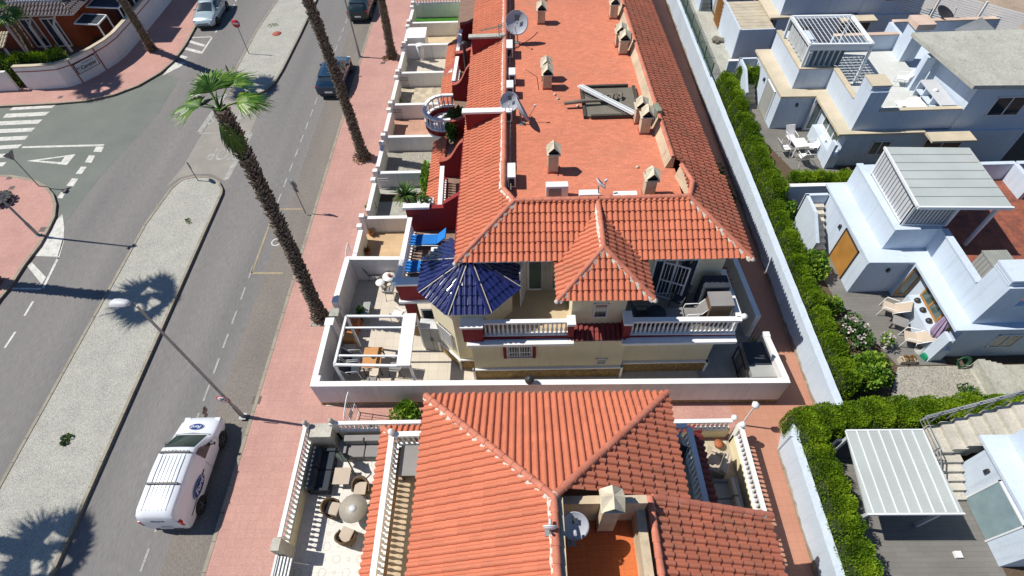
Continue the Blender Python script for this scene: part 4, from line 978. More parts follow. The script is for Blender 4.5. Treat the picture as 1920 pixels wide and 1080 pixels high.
# ---- things on the flat roof
def chimney(c, h, label, zb=6.1, wdt=.4, mat=None):
    t = thing('chimney', label, 'chimney', c, 'cream chimneys on the flat roof'); x, y = c[0], c[1]; w_ = wdt / 2
    MB().box(x - w_ - .02, x + w_ + .02, y - w_ - .02, y + w_ + .02, zb, zb + .07).build('base_flashing', MATS['red_coping'], t)
    MB().box(x - w_, x + w_, y - w_, y + w_, zb + .07, zb + h).build('shaft', mat or CREAM_S, t)
    k = MB(); e = w_ + .07; z = zb + h
    # tent of four leaning slabs with open gables
    ap = z + .46
    for sx, sy in ((1, 1), (1, -1), (-1, 1), (-1, -1)):
        k.add([(x + sx * e, y + sy * e, z + .06), (x + sx * e, y + sy * e, z), (x + sx * .0, y + sy * e, z + .34), (x + sx * e, y + sy * 0, z + .34), (x, y, ap)], [(0, 2, 4), (0, 4, 3)])
    k.box(x - e, x + e, y - e, y + e, z - .04, z)
    k.build('cap', M_CAP, t)
    MB().box(x - w_ * .7, x + w_ * .7, y - w_ * .7, y + w_ * .7, z, z + .12).build('flue', BLACK, t)
    return t
M_CAP = M('chimney_cap_stone', (.74, .66, .5, 1), .9, scale=3, fine=.06, stain=((.4, .34, .24, 1), 3, .55, .75))
for (px_, py_, lb, h_) in ((1037, 325, 'lone cream chimney on the open near half of the flat roof', .95), (1026, 168, 'nearer of two close chimneys left of the roof skylight', .75), (1024, 152, 'farther of two close chimneys left of the roof skylight', .72), (1015, 46, 'cream chimney beside the topmost satellite dish', .75),
                           (1150, 36, 'cream chimney nearest the top right of the flat roof', .78), (1168, 103, 'nearer of two chimneys by the east parapet above the skylight', .75), (1161, 89, 'farther of two chimneys by the east parapet above the skylight', .75), (1208, 252, 'nearer of two chimneys at the skylight corner', .85), (1198, 233, 'farther of two chimneys at the skylight corner', .8), (1216, 372, 'cream chimney behind the front ridge near the east hip', .9)):
    p = G(px_, py_, 6.1); chimney((p.x, p.y + .2, 6.1), h_, lb)
def ac_unit(c, label, sx=.32, sy=.85, h=.6, face=1):
    t = thing('air_conditioner', label, 'air conditioner', c, 'white air conditioning units on the roof'); x, y, z = c
    MB().box(x - sx / 2, x + sx / 2, y - sy / 2, y + sy / 2, z + .06, z + h).build('casing', METALW, t, bevel=.015)
    f = MB(); n = 7
    for k in range(n): zz = z + .12 + (h - .2) * k / n; 
    for k in range(n):
        zz = z + .12 + (h - .2) * k / n
        if sx < sy: f.box(x + sx / 2, x + sx / 2 + .006, y - sy * .38, y + sy * .2, zz, zz + .03)
        else: f.box(x - sx * .38, x + sx * .2, y - sy / 2 - .006, y - sy / 2, zz, zz + .03)
    if sx < sy: f.box(x - sx * .3, x + sx * .3, y - sy / 2 - .006, y - sy / 2, z + .15, z + h - .08)
    f.build('fan_grille', DARKM, t)
    g = MB(); g.box(x - sx / 2, x + sx / 2, y - sy * .35, y - sy * .28, z, z + .06); g.box(x - sx / 2, x + sx / 2, y + sy * .28, y + sy * .35, z, z + .06); g.build('foot', DARKM, t)
for px_, py_, lb, kw in ((960, 345, 'white air conditioner by the west parapet level with the lone chimney', {}), (957, 182, 'nearer of two air conditioners against the parapet above the twin dishes', dict(sy=.6)), (961, 158, 'farther of two air conditioners against the parapet above the twin dishes', dict(sy=.6)), (956, 106, 'air conditioner just below the largest satellite dish', dict(sy=.8)), (954, 228, 'air conditioner behind the twin dishes', dict(sy=.6)),
                     (1044, 372, 'wide air conditioner behind the front roof ridge', dict(sx=.85, sy=.3)), (1105, 376, 'flat white unit behind the small tilted dish', dict(sx=.8, sy=.3, h=.3)), (1172, 376, 'low white unit beside the chimney behind the front ridge', dict(sx=.9, sy=.25, h=.25))):
    p = G(px_, py_, 6.1); ac_unit((p.x, p.y + .15, 6.1), lb, **kw)
def dish(c, r, look, h, label, mat=None, patch=True, mast=True, group='satellite dishes'):
    """parabolic dish: c foot, h mast height, look = direction the bowl faces"""
    t = thing('satellite_dish', label, 'satellite dish', c, group); b = Vector(c); L_ = Vector(look).normalized()
    q = L_.to_track_quat('Z', 'Y').to_matrix(); ctr = b + Vector((0, 0, h))
    m = MB().tube([b, ctr - L_ * .12], .03, 8); m.box(b.x - .12, b.x + .12, b.y - .12, b.y + .12, b.z, b.z + .03); m.build('mast', METALG, t)
    pr = [(r * k / 6, r * .28 * (k / 6) ** 2) for k in range(7)]
    MB().lathe(ctr - L_ * r * .2, pr + [(r, r * .28 + .02)] + [(r * k / 6, r * .28 * (k / 6) ** 2 - .015) for k in range(5, -1, -1)], 28, 0, q).build('bowl', mat or DISHM, t)
    low = q @ Vector((0, -1, 0)); 
    if low.z > 0: low = -low
    e = ctr + low * r * .95; f = ctr + L_ * r * 1.05 + low * r * .25
    MB().tube([e, f], .014, 6).build('feed_arm', METALG, t); d = (f - ctr).normalized()
    MB().tube([f, f + (ctr - f).normalized() * .13], .04, 8).build('receiver', LGREY, t)
    if patch:
        s = q @ Vector((1, 0, 0)); u = q @ Vector((0, 1, 0)); cc = ctr + L_ * .06 + (u if u.z > 0 else -u) * r * .35
        MB().add([cc + s * x * r * .2 + u * y * r * .2 - L_ * 0.02 for x, y in ((-1, -1), (1, -1), (1, 1), (-1, 1))], [(0, 1, 2, 3)]).build('emblem', NAVYF, t)
    return t
p = G(972, 80, 6.1); dish((p.x - .05, p.y, 6.1), .58, (-.15, -.9, .42), 1.05, 'largest grey satellite dish, near the antenna wall')
p = G(957, 222, 6.1); dish((p.x, p.y, 6.1), .42, (-.1, -.9, .5), .85, 'round dish with a dark patch beside its tilted twin')
p = G(975, 232, 6.1); dish((p.x + .1, p.y, 6.1), .6, (.86, .2, .42), .7, 'big dish seen nearly edge on, right of its twin', patch=False)
p = G(1123, 372, 6.1); dish((p.x, p.y, 6.1), .27, (.7, .25, .6), .75, 'small white dish tilted behind the front ridge', mat=METALW, patch=False)
p = G(1008, 2, 6.1); dish((p.x, p.y + .5, 6.1), .45, (-.1, -.9, .4), .7, 'dish at the very top edge of the photograph', patch=False)
# antenna
an = thing('tv_antenna', 'spidery tv antenna on the grey party wall coping', 'antenna', (-.9, 27.2, 6.7)); am = MB()
am.tube([(-1.0, 27.2, 6.7), (-1.0, 27.2, 7.3)], .02, 6); am.build('mast', METALG, an); am = MB()
am.tube([(-1.9, 26.9, 7.15), (-.8, 27.3, 7.15)], .015, 6)
for k in range(7): x = -1.8 + k * .14; am.tube([(x, 26.75 + k * .05, 7.15), (x + .1, 27.15 + k * .05, 7.15)], .01, 5)
for k in range(4): am.tube([(-1.0, 27.0, 6.9 + k * .12), (-.7, 27.5, 6.9 + k * .12)], .01, 5)
am.build('elements', M('verdigris', (.1, .3, .25, 1), .6), an)
# black flue pipe, skylight membrane, white profiles
MB().tube([(-2.9, 27.9, 3.0), (-2.9, 27.9, 5.9)], .09, 10).lathe((-2.9, 27.9, 5.85), [(.14, 0), (.16, .1), (.12, .2), (0, .22)], 12).build('flue_pipe', DARKM, t3)
sk = thing('roof_skylight', 'grey membrane covered skylight on the red flat roof', 'skylight', (4, 22, 6.1))
mm = MB().prism([(2.85, 23.1), (5.2, 23.1), (5.28, 20.95), (2.82, 20.95)], 6.09, 6.2); mm.build('membrane', BROOF, sk)
mm = MB(); mm.box(2.78, 2.9, 20.9, 23.15, 6.1, 6.27); mm.box(5.18, 5.32, 20.9, 23.15, 6.1, 6.27); mm.box(3.1, 5.3, 20.85, 20.97, 6.1, 6.29); mm.box(2.95, 5.0, 23.1, 23.22, 6.1, 6.32); mm.build('raised_edge', M('bitumen_edge', (.09, .075, .06, 1), .9, fine=.15), sk)
a = G(1086, 160, 6.55); b = G(1190, 213, 6.4)
wp = MB(); wp.bar(a, b, .1, .05); wp.bar(a + Vector((.12, .05, 0)), b + Vector((.12, .07, 0)), .05, .05); wp.bar(a + Vector((-.1, -.08, 0)), b + Vector((-.1, -.08, 0)), .03, .04)
tag(wp.build('aluminium_profile', METALW), 'bundle of long white aluminium profiles lying across the skylight', 'metal profile')
a = G(1058, 194, 6.35); b = G(1132, 188, 6.4); tag(MB().tube([a, a.lerp(b, .5) + Vector((0, 0, .05)), b], [.07, .09, .06], 8).build('rolled_membrane', BROOF), 'dark rolled strip sticking out left of the skylight', 'roll')
cl = MB(); rnd = random.Random(4)
for k in range(9):
    q0 = G(1128 + k * 4, 186 - k * .8, 6.32); cl.tube([q0 + Vector((rnd.uniform(-.1, .1), -.2, 0)), q0 + Vector((rnd.uniform(-.15, .15), 0, rnd.uniform(.05, .14))), q0 + Vector((rnd.uniform(-.1, .1), .25, 0))], [.05, .08, .04], 7)
tag(cl.build('crumpled_sheet', BROOF), 'crumpled grey sheet heaped on the skylight', 'sheet')
p = G(1228, 228, 6.1); bg = MB().obox((p.x, p.y, 6.1), (.3, .7, .75), .15, 0, .8); tag(bg.build('translucent_box', M('greenish_plastic', (.28, .32, .24, 1), .4), bevel=.03), 'greenish plastic box wedged by the east parapet chimneys', 'box')
for i, (px_, py_) in enumerate(((1085, 163), (1046, 186), (1040, 178), (1195, 314), (1052, 161), (1083, 199))):
    p = G(px_, py_, 6.1); MB().lathe((p.x, p.y, 6.1), [(.05, 0), (.07, .04), (.03, .07), (0, .08)], 7).build('roof_stone', M_CAP); 
for i, o in enumerate([o for o in COL.objects if o.name.startswith('roof_stone')]): tag(o, ('pebble at the far left corner of the skylight', 'right one of the pebbles left of the skylight', 'left one of the pebbles left of the skylight', 'pebble alone near the east end of the flat roof', 'pebble by the paired chimneys', 'pebble at the near left corner of the skylight')[i], 'stone', 'stray stones on the flat roof')
# climber on the balcony
def climber(c, rad, label, seed, n=900, mat=None, name='climbing_plant'):
    return shrub(name, c, rad, label, 'climbing plant', n, .17, mat or L_CLIMB, seed, 'climbers on the balconies', 7)
p = G(850, 240, 3.4); climber((p.x, p.y + .3, 2.9), (.42, 1.5, .55), 'leafy climber spilling over the balcony by the round balustrade', 2, 1500)
p = G(798, 330, 1.6); climber((p.x, p.y, .15), (.28, 1.1, 1.15), 'bright green climber growing up beside the porch roof', 3, 1100, L_SHRUB)
nt_ = MB()
for k in range(8): nt_.bar((-3.1 + k * .1, 21.6, 3.0), (-3.1 + k * .1, 21.6, 4.1), .015)
for k in range(7): nt_.bar((-3.15, 21.6, 3.1 + k * .15), (-2.35, 21.6, 3.1 + k * .15), .015)
tag(nt_.build('trellis', M('teal_netting', (.02, .16, .2, 1), .6)), 'teal trellis behind the balcony climber', 'trellis')

# cables and pipes along the west parapet of the flat roof
for t_, y0, y1 in ((ch, 16.1, 17.4), (t1, 17.6, 20.6), (t2, 21.1, 27.0), (t3, 27.5, 34)):
    m = MB(); rnd = random.Random(y0); n = int((y1 - y0) / .8) + 1
    for q in (.06, .1): m.tube([(-.55 + q + rnd.uniform(-.02, .02), y0 + (y1 - y0) * k / n, 6.3 + q + rnd.uniform(-.04, .03)) for k in range(n + 1)], .013, 5)
    m.build('cable_run', GREYM, t_)
for i, (a_, b_) in enumerate((((985, 130), (1010, 168)), ((1008, 60), (968, 90)), ((1030, 305), (1046, 330)))):
    p = G(*a_, 6.115); q = G(*b_, 6.115); md = p.lerp(q, .5) + Vector((.25, .2, 0)); tag(MB().tube([p, p.lerp(md, .6), md, q], .012, 5).build('loose_cable', BLACK), ('loose black cable left of the paired chimneys', 'loose black cable below the topmost chimney', 'short loose cable at the lone chimney foot')[i], 'cable', 'loose cables on the flat roof')
# ================================================================ FURNITURE BUILDERS (made at the origin, then moved)
ORI = (0, 0, 0)
def fin(t, loc, rz=0, s=1): return place(t, loc, rz, s)
def rattan_chair(loc, rz, label, group='rattan armchairs round the glass table'):
    t = thing('armchair', label, 'armchair', ORI, group)
    n = 14; m = MB(); vs = []
    for i in range(n + 1):
        a = math.radians(-110 + 220 * i / n); hk = .34 + .34 * max(0, math.cos(a)) ** .7
        for r, z in ((.30, .0), (.33, .22), (.36, hk), (.30, hk + .01), (.27, .25)):
            vs.append((-math.cos(a) * r, math.sin(a) * r * .98, z + .06))
    m.add(vs, [(i * 5 + k, i * 5 + k + 1, (i + 1) * 5 + k + 1, (i + 1) * 5 + k) for i in range(n) for k in range(4)], 0, True); m.build('shell', RATTAN, t, fixn=False)
    MB().obox((.0, 0, .3), (.52, .5, .1)).build('seat', RATTAN, t, bevel=.02); MB().obox((.02, 0, .4), (.46, .44, .07)).build('cushion', BEIGEF, t, bevel=.02)
    for x, y in ((-.2, -.2), (.22, -.22), (.22, .22), (-.2, .2)): MB().obox((x, y, 0), (.04, .04, .32)).build('leg', RATTAN, t)
    return fin(t, loc, rz)
def round_table(loc, r, h, label, top=None, cat='table', base=None, name='round_table'):
    t = thing(name, label, cat, ORI); MB().lathe((0, 0, h - .03), [(0, 0), (r, 0), (r, .03), (0, .03)], 32).build('table_top', top or TOPGLASS, t)
    MB().lathe((0, 0, 0), [(r * .45, 0), (r * .4, .03), (.05, .1), (.05, h - .1), (r * .35, h - .03)], 14).build('pedestal', base or RATTAN, t); return fin(t, loc)
def rect_table(loc, sx, sy, h, rz, label, top, leg, name='table', cat='table', lower=False):
    t = thing(name, label, cat, ORI); m = MB().obox((0, 0, h - .04), (sx, sy, .04)); m.build('table_top', top, t, bevel=.006)
    for x in (-1, 1):
        for y in (-1, 1): MB().obox((x * (sx / 2 - .05), y * (sy / 2 - .05), 0), (.05, .05, h - .04)).build('leg', leg, t)
    if lower: MB().obox((0, 0, h * .35), (sx * .9, sy * .9, .02)).build('lower_shelf', leg, t)
    return fin(t, loc, rz)
def chair(loc, rz, label, seat, frame, group=None, arms=True, recl=.12, w_=.5, name='garden_chair', h=.44, bh=.5, cush=False):
    """facing +x"""
    t = thing(name, label, 'chair', ORI, group)
    MB().obox((0, 0, h - .025), (.48, w_ - .06, .025 if not cush else .1)).build('seat', seat, t, bevel=.006)
    b = MB(); b.add([(-.22, -w_ / 2 + .03, h), (-.22, w_ / 2 - .03, h), (-.22 - recl - bh * .25, w_ / 2 - .03, h + bh), (-.22 - recl - bh * .25, -w_ / 2 + .03, h + bh), (-.25, -w_ / 2 + .03, h), (-.25, w_ / 2 - .03, h), (-.25 - recl - bh * .25, w_ / 2 - .03, h + bh), (-.25 - recl - bh * .25, -w_ / 2 + .03, h + bh)], [(0, 1, 2, 3), (7, 6, 5, 4), (0, 1, 5, 4), (1, 2, 6, 5), (2, 3, 7, 6), (3, 0, 4, 7)]); b.build('backrest', seat, t)
    for s in (-1, 1):
        y = s * w_ / 2; f = MB(); f.tube([(.26, y, 0), (.22, y, h), (.2, y, h + .2), (-.28, y, h + .22)], .018, 6) if arms else f.tube([(.24, y, 0), (.22, y, h)], .018, 6); f.build('front_leg', frame, t)
        MB().tube([(-.34, y, 0), (-.2, y, h), (-.25 - recl - bh * .25, y, h + bh)], .018, 6).build('rear_leg', frame, t)
    return fin(t, loc, rz)
def lounger(loc, rz, label, fab, frame, group=None, back=.5):
    t = thing('sun_lounger', label, 'sun lounger', ORI, group)
    MB().obox((.35, 0, .3), (1.2, .58, .07)).build('seat_pad', fab, t, bevel=.02)
    m = MB(); x0 = -.25; x1 = x0 - .6 * math.cos(back); z1 = .33 + .6 * math.sin(back)
    m.add([(x0, -.29, .3), (x0, .29, .3), (x1, .29, z1), (x1, -.29, z1), (x0, -.29, .37), (x0, .29, .37), (x1 + .03, .29, z1 + .06), (x1 + .03, -.29, z1 + .06)], [(3, 2, 1, 0), (4, 5, 6, 7), (0, 1, 5, 4), (1, 2, 6, 5), (2, 3, 7, 6), (3, 0, 4, 7)]); m.build('back_pad', fab, t, bevel=.02)
    f = MB()
    for s in (-1, 1): f.tube([(-.6, s * .33, .22), (-.2, s * .33, .3), (.4, s * .33, .33), (1.0, s * .33, .26)], .02, 6)
    f.build('frame', frame, t)
    for x in (-.35, .75):
        for s in (-1, 1): MB().obox((x, s * .33, 0), (.04, .03, .27)).build('leg', frame, t)
    return fin(t, loc, rz)
def sofa(loc, rz, ln, label, fab, frame, depth=.78, name='garden_sofa', seats=2, group=None):
    """back along -x side, faces +x, length along y"""
    t = thing(name, label, 'sofa', ORI, group)
    MB().obox((0, 0, 0), (depth, ln, .22)).build('base', frame, t, bevel=.01); MB().obox((-depth / 2 + .07, 0, .22), (.12, ln, .48)).build('backrest', frame, t, bevel=.02)
    for k in range(seats):
        y = -ln / 2 + ln * (k + .5) / seats
        MB().obox((.06, y, .22), (depth - .16, ln / seats - .03, .16)).build('seat_cushion', fab, t, bevel=.03); MB().obox((-depth / 2 + .2, y, .38), (.15, ln / seats - .05, .36)).build('back_cushion', fab, t, bevel=.03)
    for s in (-1, 1): MB().obox((0, s * (ln / 2 - .05), .22), (depth, .1, .26)).build('arm', frame, t, bevel=.01)
    return fin(t, loc, rz)
def parasol_closed(loc, h, label, fab, lean=(0, 0), base=True, rw=.12):
    t = thing('closed_parasol', label, 'parasol', ORI); top = Vector((lean[0], lean[1], h)); o = Vector((0, 0, 0))
    MB().tube([o, top], .022, 8).build('pole', METALW, t); m = MB(); n = 9; vs = []
    for s, k in ((.42, .75), (.5, 1.15), (.7, .95), (.85, .6), (.97, .25)):
        for i in range(n * 2):
            a = math.pi * i / n; r = rw * k * (1 if i % 2 else .62); vs.append(o.lerp(top, s) + Vector((math.cos(a) * r, math.sin(a) * r, 0)))
    q = n * 2; m.add(vs, [(j * q + i, j * q + (i + 1) % q, (j + 1) * q + (i + 1) % q, (j + 1) * q + i) for j in range(4) for i in range(q)]); m.build('canopy', fab, t)
    if base: MB().lathe((0, 0, 0), [(.27, 0), (.27, .05), (.06, .09), (.04, .3)], 16).build('base', GREYM, t)
    return fin(t, loc)
# ================================================================ CORNER PLOT
def gwall(name, label, segs, z1, th=.22, z0=.12, mat=None, cap=None, group='white garden walls', stone=None, capov=.0, capt=.05):
    t = thing(name, label, 'garden wall', (segs[0][0][0], segs[0][0][1], z0), group); m = MB(); c = MB(); s_ = MB()
    for a, b in segs:
        a = Vector(a); b = Vector(b); m.wall(a, b, th, z0, z1 - capt); c.wall(a, b, th + capov * 2, z1 - capt, z1)
        if stone: s_.wall(a, b, th + .04, z0, z0 + stone)
    m.build('wall_face', mat or GREYW, t); c.build('wall_top', cap or WHITE_T, t)
    if stone: s_.build('stone_foot', STONE, t)
    return t
def pier(t, x, y, s, z1, mat=None, z0=.12): MB().box(x - s / 2, x + s / 2, y - s / 2, y + s / 2, z0, z1).build('pier', mat or WHITE, t, bevel=.008)
wsheet('corner_yard_floor', [(-8.3, 10.2), (10.0, 10.2), (9.8, 16.2), (-8.3, 16.9)], .14, FLOORB)
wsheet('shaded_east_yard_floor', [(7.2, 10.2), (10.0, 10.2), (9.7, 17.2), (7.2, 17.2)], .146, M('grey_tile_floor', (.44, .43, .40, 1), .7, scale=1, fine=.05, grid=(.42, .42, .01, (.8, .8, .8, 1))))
gw1 = gwall('garden_wall', 'long white wall round the south and west of the corner plot', [((-8.48, 10.4), (10.1, 10.2))], 1.7, .22, stone=.16)
m = MB(); m.wall((-8.38, 10.5), (-8.36, 13.3), .22, .12, 1.65); m.build('west_wall_face', GREYW, gw1); MB().wall((-8.38, 10.29), (-8.36, 13.3), .22, 1.65, 1.705).build('west_wall_top', WHITE_T, gw1)
pier(gw1, -8.32, 13.35, .38, 1.74, WHITE_T); pier(gw1, -8.3, 10.62, .3, 1.71, WHITE_T)
gw2 = gwall('garden_wall', 'white wall along the pavement between the main palm and the small potted yard', [((-8.3, 14.45), (-8.2, 17.0))], 1.7, .24); pier(gw2, -8.28, 14.5, .3, 1.73, WHITE_T); pier(gw2, -8.3, 13.9, .22, 1.2, WHITE_T)
gw3 = gwall('garden_wall', 'white wall dividing the corner plot from the small potted yard', [((-8.25, 16.95), (-5.1, 16.85))], 1.68, .2)
gwe = gwall('garden_wall', 'white wall along the east passage beside the corner plot', [((10.0, 10.3), (9.8, 12.3)), ((9.74, 13.2), (9.5, 17.3))], 1.69, .22); pier(gwe, 9.82, 12.3, .25, 1.72, WHITE_T)
m = MB(); 
for k in range(4): m.bar((9.8, 12.45 + k * .2, .2), (9.8, 12.45 + k * .2, 1.3), .03)
m.build('slatted_gate', METALG, gwe)
# the row of little front yards
ys = [16.95] + [G(760, q, 1.15).y for q in (406, 322, 255, 195, 136, 84, 43)] + [G(760, 8, 1.15).y]
floors = [M('ochre_yard_floor', (.66, .46, .27, 1), .7, scale=1, fine=.05, grid=(.3, .3, .008, (.85, .85, .85, 1))), GRAVEL, GRAVEL_T, FLOORK, CRAZY, FLOORB, M('tan_yard_floor', (.62, .5, .34, 1), .8, scale=1, fine=.05), TURF]
names = ['small yard with two potted plants', 'yard with the spiky sago palm', 'bare gravel yard', 'salmon floored yard', 'crazy paved yard with a spiky pot plant', 'empty tiled yard in the middle of the row', 'yard with the white storage box', 'yard with the strip of green turf']
for i in range(8):
    y0, y1 = ys[i], ys[i + 1]; xw = -8.12 if i == 0 else -7.95
    wsheet('yard_floor', [(xw, y0), (-3.7, y0), (-3.7, y1), (xw, y1)], .145, floors[i])
    t = thing('garden_wall', 'white front wall and side wall of the ' + names[i], 'garden wall', (xw, y0, .12), 'white garden walls')
    m = MB(); m.wall((xw, y0 + .5), (xw + .03, y1 - .75), .2, .12, 1.09); m.build('front_wall', WHITE, t); MB().wall((xw, y0 + .5), (xw + .03, y1 - .75), .22, 1.09, 1.15).build('wall_top', WHITE_T, t)
    m = MB(); m.wall((xw, y1), (-4.3, y1 - .04), .16, .12, 1.09); m.build('side_wall', GREYW if i < 7 else WHITE, t); MB().wall((xw, y1), (-4.3, y1 - .04), .2, 1.09, 1.15).build('side_wall_top', WHITE_T, t)
    pier(t, xw - .03, y1 - .72, .26, 1.34); pier(t, xw - .03, y1 - .02, .26, 1.34)
    if i in (1, 3, 4):
        g = MB(); 
        for k in range(6): g.bar((xw + .06 + k * .1, y1 - .25, .15), (xw + .06 + k * .1, y1 - .25, 0.95), .015)
        for z in (.2, .75, .93): g.bar((xw + .06, y1 - .25, z), (xw + .62, y1 - .25, z), .02)
        g.build('open_gate', DARKM if i != 1 else METALW, t)
    if i == 7: balustrade((xw, y1), (-4.4, y1), 1.15, 1.85, t, wid=.16, step=.22)
wsheet('soil_bed', [(-7.85, 22.3), (-5.2, 22.3), (-5.2, 22.9), (-7.85, 22.9)], .152, SOIL)
bxw = thing('storage_box', 'white storage box inside the second last front yard', 'storage box', (-7.3, 38, .12)); p = G(782, 92, 1.35)
MB().box(-7.8, -6.6, 35.0 + 2.6, 37.0 + 1.9, .14, 1.2).build('body', METALW, bxw); MB().box(-7.85, -6.55, 37.5, 38.95, 1.2, 1.32).build('lid', WHITE_T, bxw)
MB().lathe((-6.9, 36.9, .14), [(.2, 0), (.25, .6), (.3, 1.0), (0, 1.02)], 10).build('bag', WHITE_T, bxw)
# plants of the yards
p = G(762, 378, .15); spiky('sago_palm', (p.x, p.y + .1, .5), 1.05, 'spiky sago palm in the second little front yard', 60, L_CLIMB, 'sago palm', 3, wl=.045, droop=.45); 
MB().lathe((p.x, p.y + .1, .12), [(.14, 0), (.16, .25), (.1, .45), (0, .5)], 10).build('sago_stem', BARK, bpy.data.objects['sago_palm'])
p = G(698, 398, .15); shrub('potted_shrub', (p.x, p.y, .15), (.28, .28, .35), 'small green shrub inside the sago palm yard wall', 'shrub', 260, .1, L_SHRUB, 5)
p = G(742, 190, .15); spiky('spiky_plant', (p.x + .1, p.y, .15), .55, 'spiky green plant in the crazy paved yard corner', 40, L_PLANT, 'plant', 8)
for i, (px_, py_) in enumerate(((697, 441), (690, 475))): p = G(px_, py_, .15); spiky('potted_plant', (p.x, p.y, .15), .33, ('russet potted plant, farther of two in the ochre yard', 'russet potted plant, nearer of two in the ochre yard')[i], 34, L_RUSSET, 'potted plant', 20 + i, 'russet plants in terracotta pots', pot=.15, wl=.02, droop=.2)
for i, x in enumerate((-6.95, -6.0)):
    t = thing('planter', ('left long planter box along the ochre yard wall', 'right long planter box along the ochre yard wall')[i], 'planter', (x, 17.35, .15), 'long planter boxes'); MB().box(x - .42, x + .42, 17.22, 17.5, .15, .42).build('box', GREYW, t)
    m = MB(); rnd = random.Random(i); 
    for k in range(4): leaf_cloud(m, (x - .3 + k * .2, 17.36, .5), (.15, .12, .12), 50, .1, rnd)
    m.build('foliage', L_SHRUB, t, fixn=False)
t = thing('planter', 'white planter box on the red party wall by the west balcony', 'planter', (-4.2, 17.6, 3)); MB().box(-4.55, -3.85, 17.56, 17.9, 4.0, 4.45).build('box', GREYW, t); m = MB(); rnd = random.Random(4)
for k in range(3): leaf_cloud(m, (-4.4 + k * .15, 17.73, 4.5), (.12, .12, .1), 50, .1, rnd)
m.build('foliage', L_PLANT, t, fixn=False)
# main gate of the corner plot (white arched grille) and mailbox column
def iron_gate(a, b, z0, h, label, mat=None, n=6):
    a = Vector((a[0], a[1], z0)); b = Vector((b[0], b[1], z0)); t = thing('iron_gate', label, 'gate', a); f = MB(); d = b - a; up = Vector((0, 0, 1)); mat = mat or WHITE_T
    top = [a + d * (k / 8) + up * (h + math.sin(math.pi * k / 16) * .35 - .0) for k in range(9)]
    f.tube([a, a + up * h] , .022, 6); f.tube([b, top[-1]], .022, 6); f.tube(top, .022, 6); f.tube([a + up * .08, b + up * .08], .02, 6); f.tube([a + up * h * .55, b + up * h * .55], .016, 6); f.build('frame', mat, t)
    g = MB()
    for k in range(1, n): s = k / n; g.tube([a + d * s + up * .08, a + d * s + up * (h + math.sin(math.pi * s / 2) * .35)], .010, 5)
    g.build('bars', mat, t); r = MB(); mid = a + d * .5 + up * h * .6; s = d.normalized()
    r.add([mid + s * x * .16 + up * y * .2 for x, y in ((-1, -1), (1, -1), (1, 1), (-1, 1))], [(0, 1, 2, 3)]); r.build('plaque', mat, t); return t
iron_gate((-6.95, 8.95), (-6.85, 9.9), .12, 1.45, 'white arched iron gate standing open in the passage', METALW, 8)
iron_gate((-8.38, 17.05), (-8.3, 17.75), .12, 1.35, 'white arched iron gate beside the ochre yard wall')
t = thing('mailbox_column', 'grey mailbox column inside the corner plot wall', 'mailbox', (-8.15, 13.95, .12)); MB().box(-8.4, -8.1, 13.75, 14.1, .14, 1.5).build('column', GREYM, t); MB().box(-8.45, -8.05, 13.7, 14.15, 1.5, 1.62).build('hood', CONC, t)
t = thing('garden_steps', 'small brick and wood steps with pots by the mailbox column', 'planter', (-7.7, 13.6, .12)); m = MB(); m.box(-7.95, -7.45, 13.9, 14.35, .14, .75); m.box(-7.95, -7.55, 13.5, 13.9, .14, .5); m.build('brick_box', TERRAP, t); MB().box(-8.0, -7.5, 13.1, 13.5, .14, .62).build('wood_box', WOOD, t); MB().box(-7.98, -7.5, 12.6, 13.05, .14, .4).build('tan_box', BEIGEF, t)
shrub('potted_shrub', (-7.55, 14.6, .15), (.25, .25, .4), 'leafy potted plant by the brick steps of the corner plot', 'shrub', 260, .11, L_CLIMB, 6); 
rect_table((-7.25, 14.75, .15), .35, .8, .5, 0, 'narrow grey plant stand beside the corner plot wall', GREYM, GREYM)
# pergola
pg = thing('pergola', 'white steel pergola frame over the dining set', 'pergola', (-6, 11.8, .12)); zt = 2.5
f = MB(); f.bar((-7.33, 13.05, zt), (-4.4, 12.98, zt), .09); f.bar((-7.38, 10.78, zt), (-4.45, 10.66, zt), .09); f.build('cross_beam', METALW, pg)
f = MB(); f.bar((-7.33, 13.05, zt), (-7.38, 10.78, zt), .09); f.build('side_beam', METALW, pg); f = MB(); f.bar((-7.3, 12.5, zt - .03), (-4.5, 12.45, zt - .03), .07); f.build('slat', METALW, pg); f = MB(); f.bar((-7.35, 11.2, zt - .03), (-4.5, 11.12, zt - .03), .07); f.build('slat', METALW, pg)
MB().box(-4.95, -4.42, 10.62, 13.05, zt + .03, zt + .12).build('folded_canopy', MATS['white_render'], pg)
for x, y in ((-7.33, 13.05), (-7.38, 10.78), (-4.45, 13.0), (-4.45, 10.68)): MB().box(x - .045, x + .045, y - .045, y + .045, .14, zt - .04).build('leg', METALW, pg)
